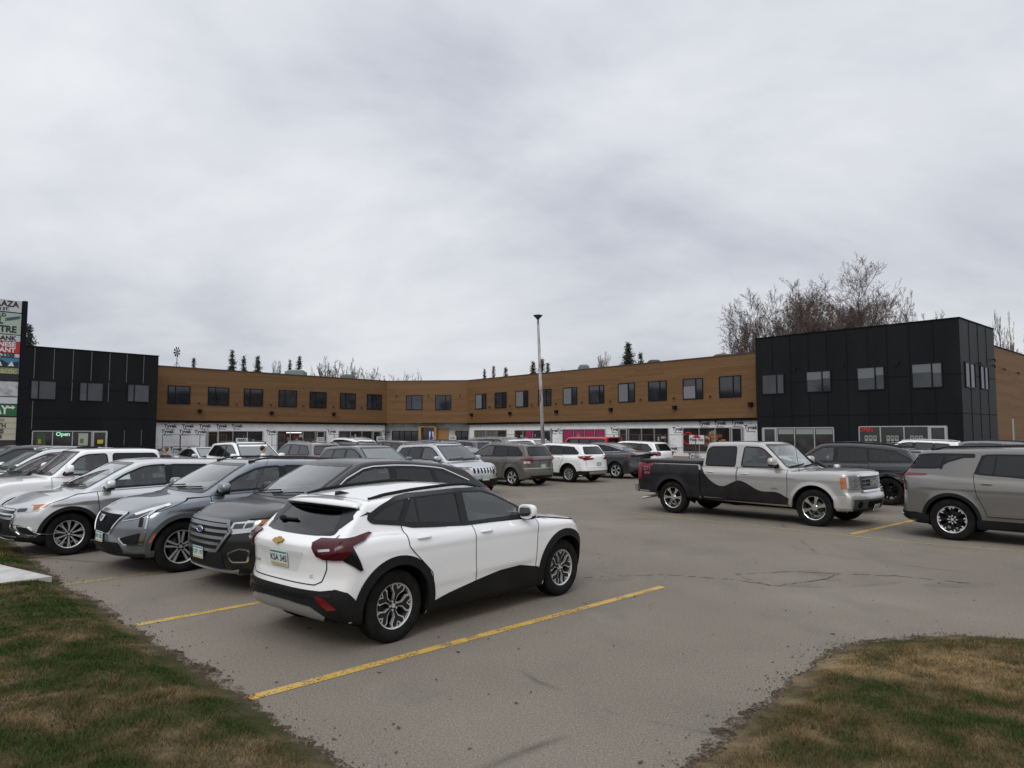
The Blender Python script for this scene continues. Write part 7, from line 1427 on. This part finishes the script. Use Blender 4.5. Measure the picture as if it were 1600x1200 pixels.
def trees():
    def at_(x, ytop, Y): q = px(x, ytop, Y=Y); return (q.x, Y, 0), q.z
    for i, (x, y, Y, w_, lab) in enumerate(((303, 559, 92, 1.5, 'small spruce just right of the roof mast'), (363, 547, 85, 2.1, 'tallest spruce of the three above the left wing'), (381, 556, 88, 1.7, 'middle spruce of the three above the left wing'), (403, 555, 86, 1.9, 'rightmost spruce of the three above the left wing'), (453, 562, 90, 1.3, 'thin spruce left of the pale teal vent box'), (468, 556, 84, 1.6, 'dark narrow spruce above the pale teal vent box'), (757, 577, 95, 1.0, 'faint thin spruce right of the centre roof'), (771, 573, 88, 1.3, 'left of two slim spruces above the centre right'), (790, 574, 86, 1.5, 'slim leaning spruce left of the lamp post'), (833, 565, 84, 1.9, 'spruce immediately left of the lamp post'), (847, 560, 88, 2.0, 'spruce behind the lamp post shaft'), (856, 567, 82, 1.5, 'short spruce right of the lamp post'), (981, 535, 78, 2.9, 'broad spruce above the right wing'), (1001, 552, 80, 1.8, 'small spruce beside the broad one above the right wing'), (1331, 479, 66, 1.9, 'dark spruce inside the bare crowns behind the right black block'), (46, 509, 60, 2.6, 'spruce between the pylon sign and the left black block'))):
        l, h_ = at_(x, y, Y); spruce(l, h_, w_, lab, 10+i)
    for i, (x, y, Y, hw, li, de, bd, bk_, lab, th) in enumerate((
        (1318, 400, 62, 6.6, 18, 1.12, 1.0, BARK, 'tallest reddish budding tree, behind the middle of the right black block', 1), (1258, 432, 60, 5.4, 10, 1.1, 1.0, BARK, 'second tallest budding tree, left of the tallest, behind the right black block', 1), (1388, 455, 66, 3.8, 8, 1.0, 1.0, BARK, 'low budding tree at the right side of the tallest one', 1), (1203, 452, 58, 4.4, 9, 1.1, 1.0, BARK, 'budding tree over the joint of brown wing and right black block', 1), (1147, 500, 57, 3.0, 8, 1.1, 1.0, BARK, 'short budding tree above the right end of the brown wing', 1),
        (511, 557, 80, 1.9, 8, .95, 0, DARKB, 'dark gnarled bare tree above the left wing, the taller of two', 2.4), (556, 561, 82, 2.2, 8, .95, 0, DARKB, 'dark gnarled bare tree right of its taller neighbour, left wing', 2.4), (590, 576, 86, 2.2, 7, .9, 0, DARKB, 'low bare tree where the left wing meets the centre', 1.6), (630, 583, 88, 2.6, 7, .8, 0, DARKB, 'low dark bare tree above the centre section', 1.6), (660, 578, 92, 1.6, 7, .9, 0, PALEB, 'pale bare tree above the centre section', 1), (440, 564, 95, 1.2, 6, .9, 0, PALEB, 'faint bare tree left of the narrow spruce', 1),
        (937, 550, 90, 1.7, 9, 1.0, 0, PALEB, 'pale bushy bare tree above the grey-blue vent unit', 1), (1572, 488, 60, 1.3, 6, .8, 0, PALEB, 'slender bare tree beyond the right end of the black block', .8), (1600, 520, 55, 1.2, 6, .8, 0, PALEB, 'bare tree at the right edge above the wood-clad side wall', .8), (878, 574, 98, 1.0, 6, .8, 0, PALEB, 'faint bare tree right of the lamp post', 1))):
        l, h_ = at_(x, y, Y); bare_tree(l, h_, lab, hw, bk_, li, de, bd, 40+i, th)
# ================================================================ people
def skinfig(name, joints, edges, m, parent=None, sub=2, root=0):
    me = bpy.data.meshes.new(name); me.from_pydata([j[0] for j in joints], edges, []); o = bpy.data.objects.new(name, me); C.objects.link(o); md = o.modifiers.new('s', 'SKIN'); md.use_smooth_shade = True
    for v, j in zip(me.skin_vertices[0].data, joints): v.radius = j[1] if isinstance(j[1], tuple) else (j[1], j[1])
    me.skin_vertices[0].data[root].use_root = True
    s_ = o.modifiers.new('u', 'SUBSURF'); s_.levels = s_.render_levels = sub; dg = bpy.context.evaluated_depsgraph_get(); m2 = bpy.data.meshes.new_from_object(o.evaluated_get(dg)); o.modifiers.clear(); o.data = m2; m2.materials.clear(); m2.materials.append(m); o.parent = parent
    for p in m2.polygons: p.use_smooth = True
    return o
def person(loc, rz, H, label, skin, top, legs, hair, pose):
    """pose: dict of hand targets; one continuous body with clothing and hair as parts"""
    k = H/1.75; root = empty('person', loc, rz); tag(root, label, 'person'); sw = pose.get('stride', .12); V = lambda x, y, z: (x*k, y*k, z*k)
    hl, hr = pose['hands']; J = [(V(0, 0, .93), (.15*k, .11*k)), (V(0, 0, 1.12), (.13*k, .10*k)), (V(0, 0, 1.36), (.17*k, .11*k)), (V(0, .0, 1.47), .055*k), (V(0, .01, 1.55), .055*k), (V(0, .02, 1.62), (.078*k, .09*k)), (V(0, .015, 1.70), (.07*k, .08*k)),
        (V(.20, 0, 1.40), .055*k), (V(*pose['elb'][0]), .042*k), (V(*hl), .03*k), (V(-.20, 0, 1.40), .055*k), (V(*pose['elb'][1]), .042*k), (V(*hr), .03*k),
        (V(.09, 0, .86), .09*k), (V(.10, sw*.6, .48), .06*k), (V(.10, sw, .09), .042*k), (V(.10, sw+.16, .04), .035*k), (V(-.09, 0, .86), .09*k), (V(-.10, -sw*.3, .48), .06*k), (V(-.10, -sw, .09), .042*k), (V(-.10, -sw+.16, .04), .035*k)]
    E_ = [(0, 1), (1, 2), (2, 3), (3, 4), (4, 5), (5, 6), (2, 7), (7, 8), (8, 9), (2, 10), (10, 11), (11, 12), (0, 13), (13, 14), (14, 15), (15, 16), (0, 17), (17, 18), (18, 19), (19, 20)]
    for side, h0 in ((1, 9), (-1, 12)):   # fingers
        hx = Vector(J[h0][0]); el = Vector(J[h0-1][0]); d = (hx-el).normalized(); s_ = d.orthogonal().normalized(); pm = hx+d*.06*k; J.append((tuple(pm), (.032*k, .018*k))); pi = len(J)-1; E_.append((h0, pi))
        for f in range(4): J.append((tuple(pm+d*.045*k+s_*(f-1.5)*.018*k), .009*k)); E_.append((pi, len(J)-1)); J.append((tuple(pm+d*(.075-.006*abs(f-1.5))*k+s_*(f-1.5)*.019*k+Vector((0, .012, 0))), .008*k)); E_.append((len(J)-2, len(J)-1))
        J.append((tuple(pm+s_*.045*k+d*.015*k), .010*k)); E_.append((pi, len(J)-1))
    body = skinfig('body', J, E_, skin, root, 1)
    def cloth(name, idx, ed, m, g=.02): q = [(J[i][0], tuple(r_+g*k for r_ in (J[i][1] if isinstance(J[i][1], tuple) else (J[i][1],)*2))) for i in idx]; mp_ = {i: n_ for n_, i in enumerate(idx)}; skinfig(name, q, [(mp_[a], mp_[b]) for a, b in ed], m, root, 1)
    cloth('jacket' if pose.get('jacket') else 'shirt', [0, 1, 2, 3, 7, 8, 9, 10, 11, 12], [(0, 1), (1, 2), (2, 3), (2, 7), (7, 8), (8, 9), (2, 10), (10, 11), (11, 12)], top, .036); cloth('trousers', [0, 13, 14, 15, 17, 18, 19], [(0, 13), (13, 14), (14, 15), (0, 17), (17, 18), (18, 19)], legs, .016)
    hb = MB(); hb.ellipsoid(V(0, -.022, 1.672), (.092*k, .095*k, .10*k), 2.1, 16); hb.build('hair', hair, root, True)
    fc = MB(); fc.ellipsoid(V(0, .115, 1.635), (.014*k, .022*k, .024*k), 2, 8)
    fc.build('nose', skin, root, True); ey = MB(); 
    for s_ in (1, -1): ey.ellipsoid(V(s_*.032, .098, 1.665), (.013*k, .008*k, .008*k), 2, 8)
    ey.build('eyes', mat('eye_dark', (.03, .02, .02), .3), root, True); mo = MB(); mo.ellipsoid(V(0, .10, 1.595), (.025*k, .008*k, .006*k), 2, 8); mo.build('mouth', mat('lips', (.3, .12, .1), .5), root, True)
    if pose.get('bag'):
        b = MB(); q = Vector(J[9][0]); b.ellipsoid((q.x+.02, q.y, q.z-.2), (.10, .17, .2), 3.5, 14); b.tube([(q.x, q.y-.08, q.z-.05), (q.x, q.y-.03, q.z+.03), (q.x, q.y+.03, q.z+.03), (q.x, q.y+.08, q.z-.05)], .008, 5); bo = b.build('shopping_bag', mat('bag_tan', (.38, .29, .2), .7), None, True); bo.location = loc; bo.rotation_euler = (0, 0, rz); tag(bo, 'tan shopping bag held by the woman in the white shirt', 'bag')
def people():
    SK = mat('skin', (.42, .26, .19), .5)
    q = px(258.5, 700, Y=23); person((q.x, 23, 0), R(150), 1.62, 'man in dark jacket with short grey hair, beyond the silver SUV', SK, mat('jacket_dark', (.015, .015, .018), .7), mat('trousers_dark', (.03, .03, .04), .8), mat('hair_grey', (.10, .08, .07), .8), dict(jacket=True, hands=((.27, .08, .84), (-.27, .08, .84)), elb=((.29, -.02, 1.12), (-.29, -.02, 1.12))))
    q = px(411, 700, Y=25); person((q.x, 25, 0), R(-75), 1.60, 'woman in white shirt with dark hair, carrying a tan bag', SK, mat('shirt_white', (.72, .72, .74), .7), mat('trousers_black', (.02, .02, .025), .8), mat('hair_black', (.012, .01, .01), .6), dict(stride=.2, bag=True, hands=((.25, .20, .98), (-.25, .22, 1.02)), elb=((.29, -.05, 1.14), (-.29, -.03, 1.13))))
# ================================================================ assemble
asphalt(); stripes(); lawns(); litter(); W = plaza(); site_things(*W); trees()
small_crossover(); near_cars(); taupe_wagon(); pickups(); wagon_cars(); people()
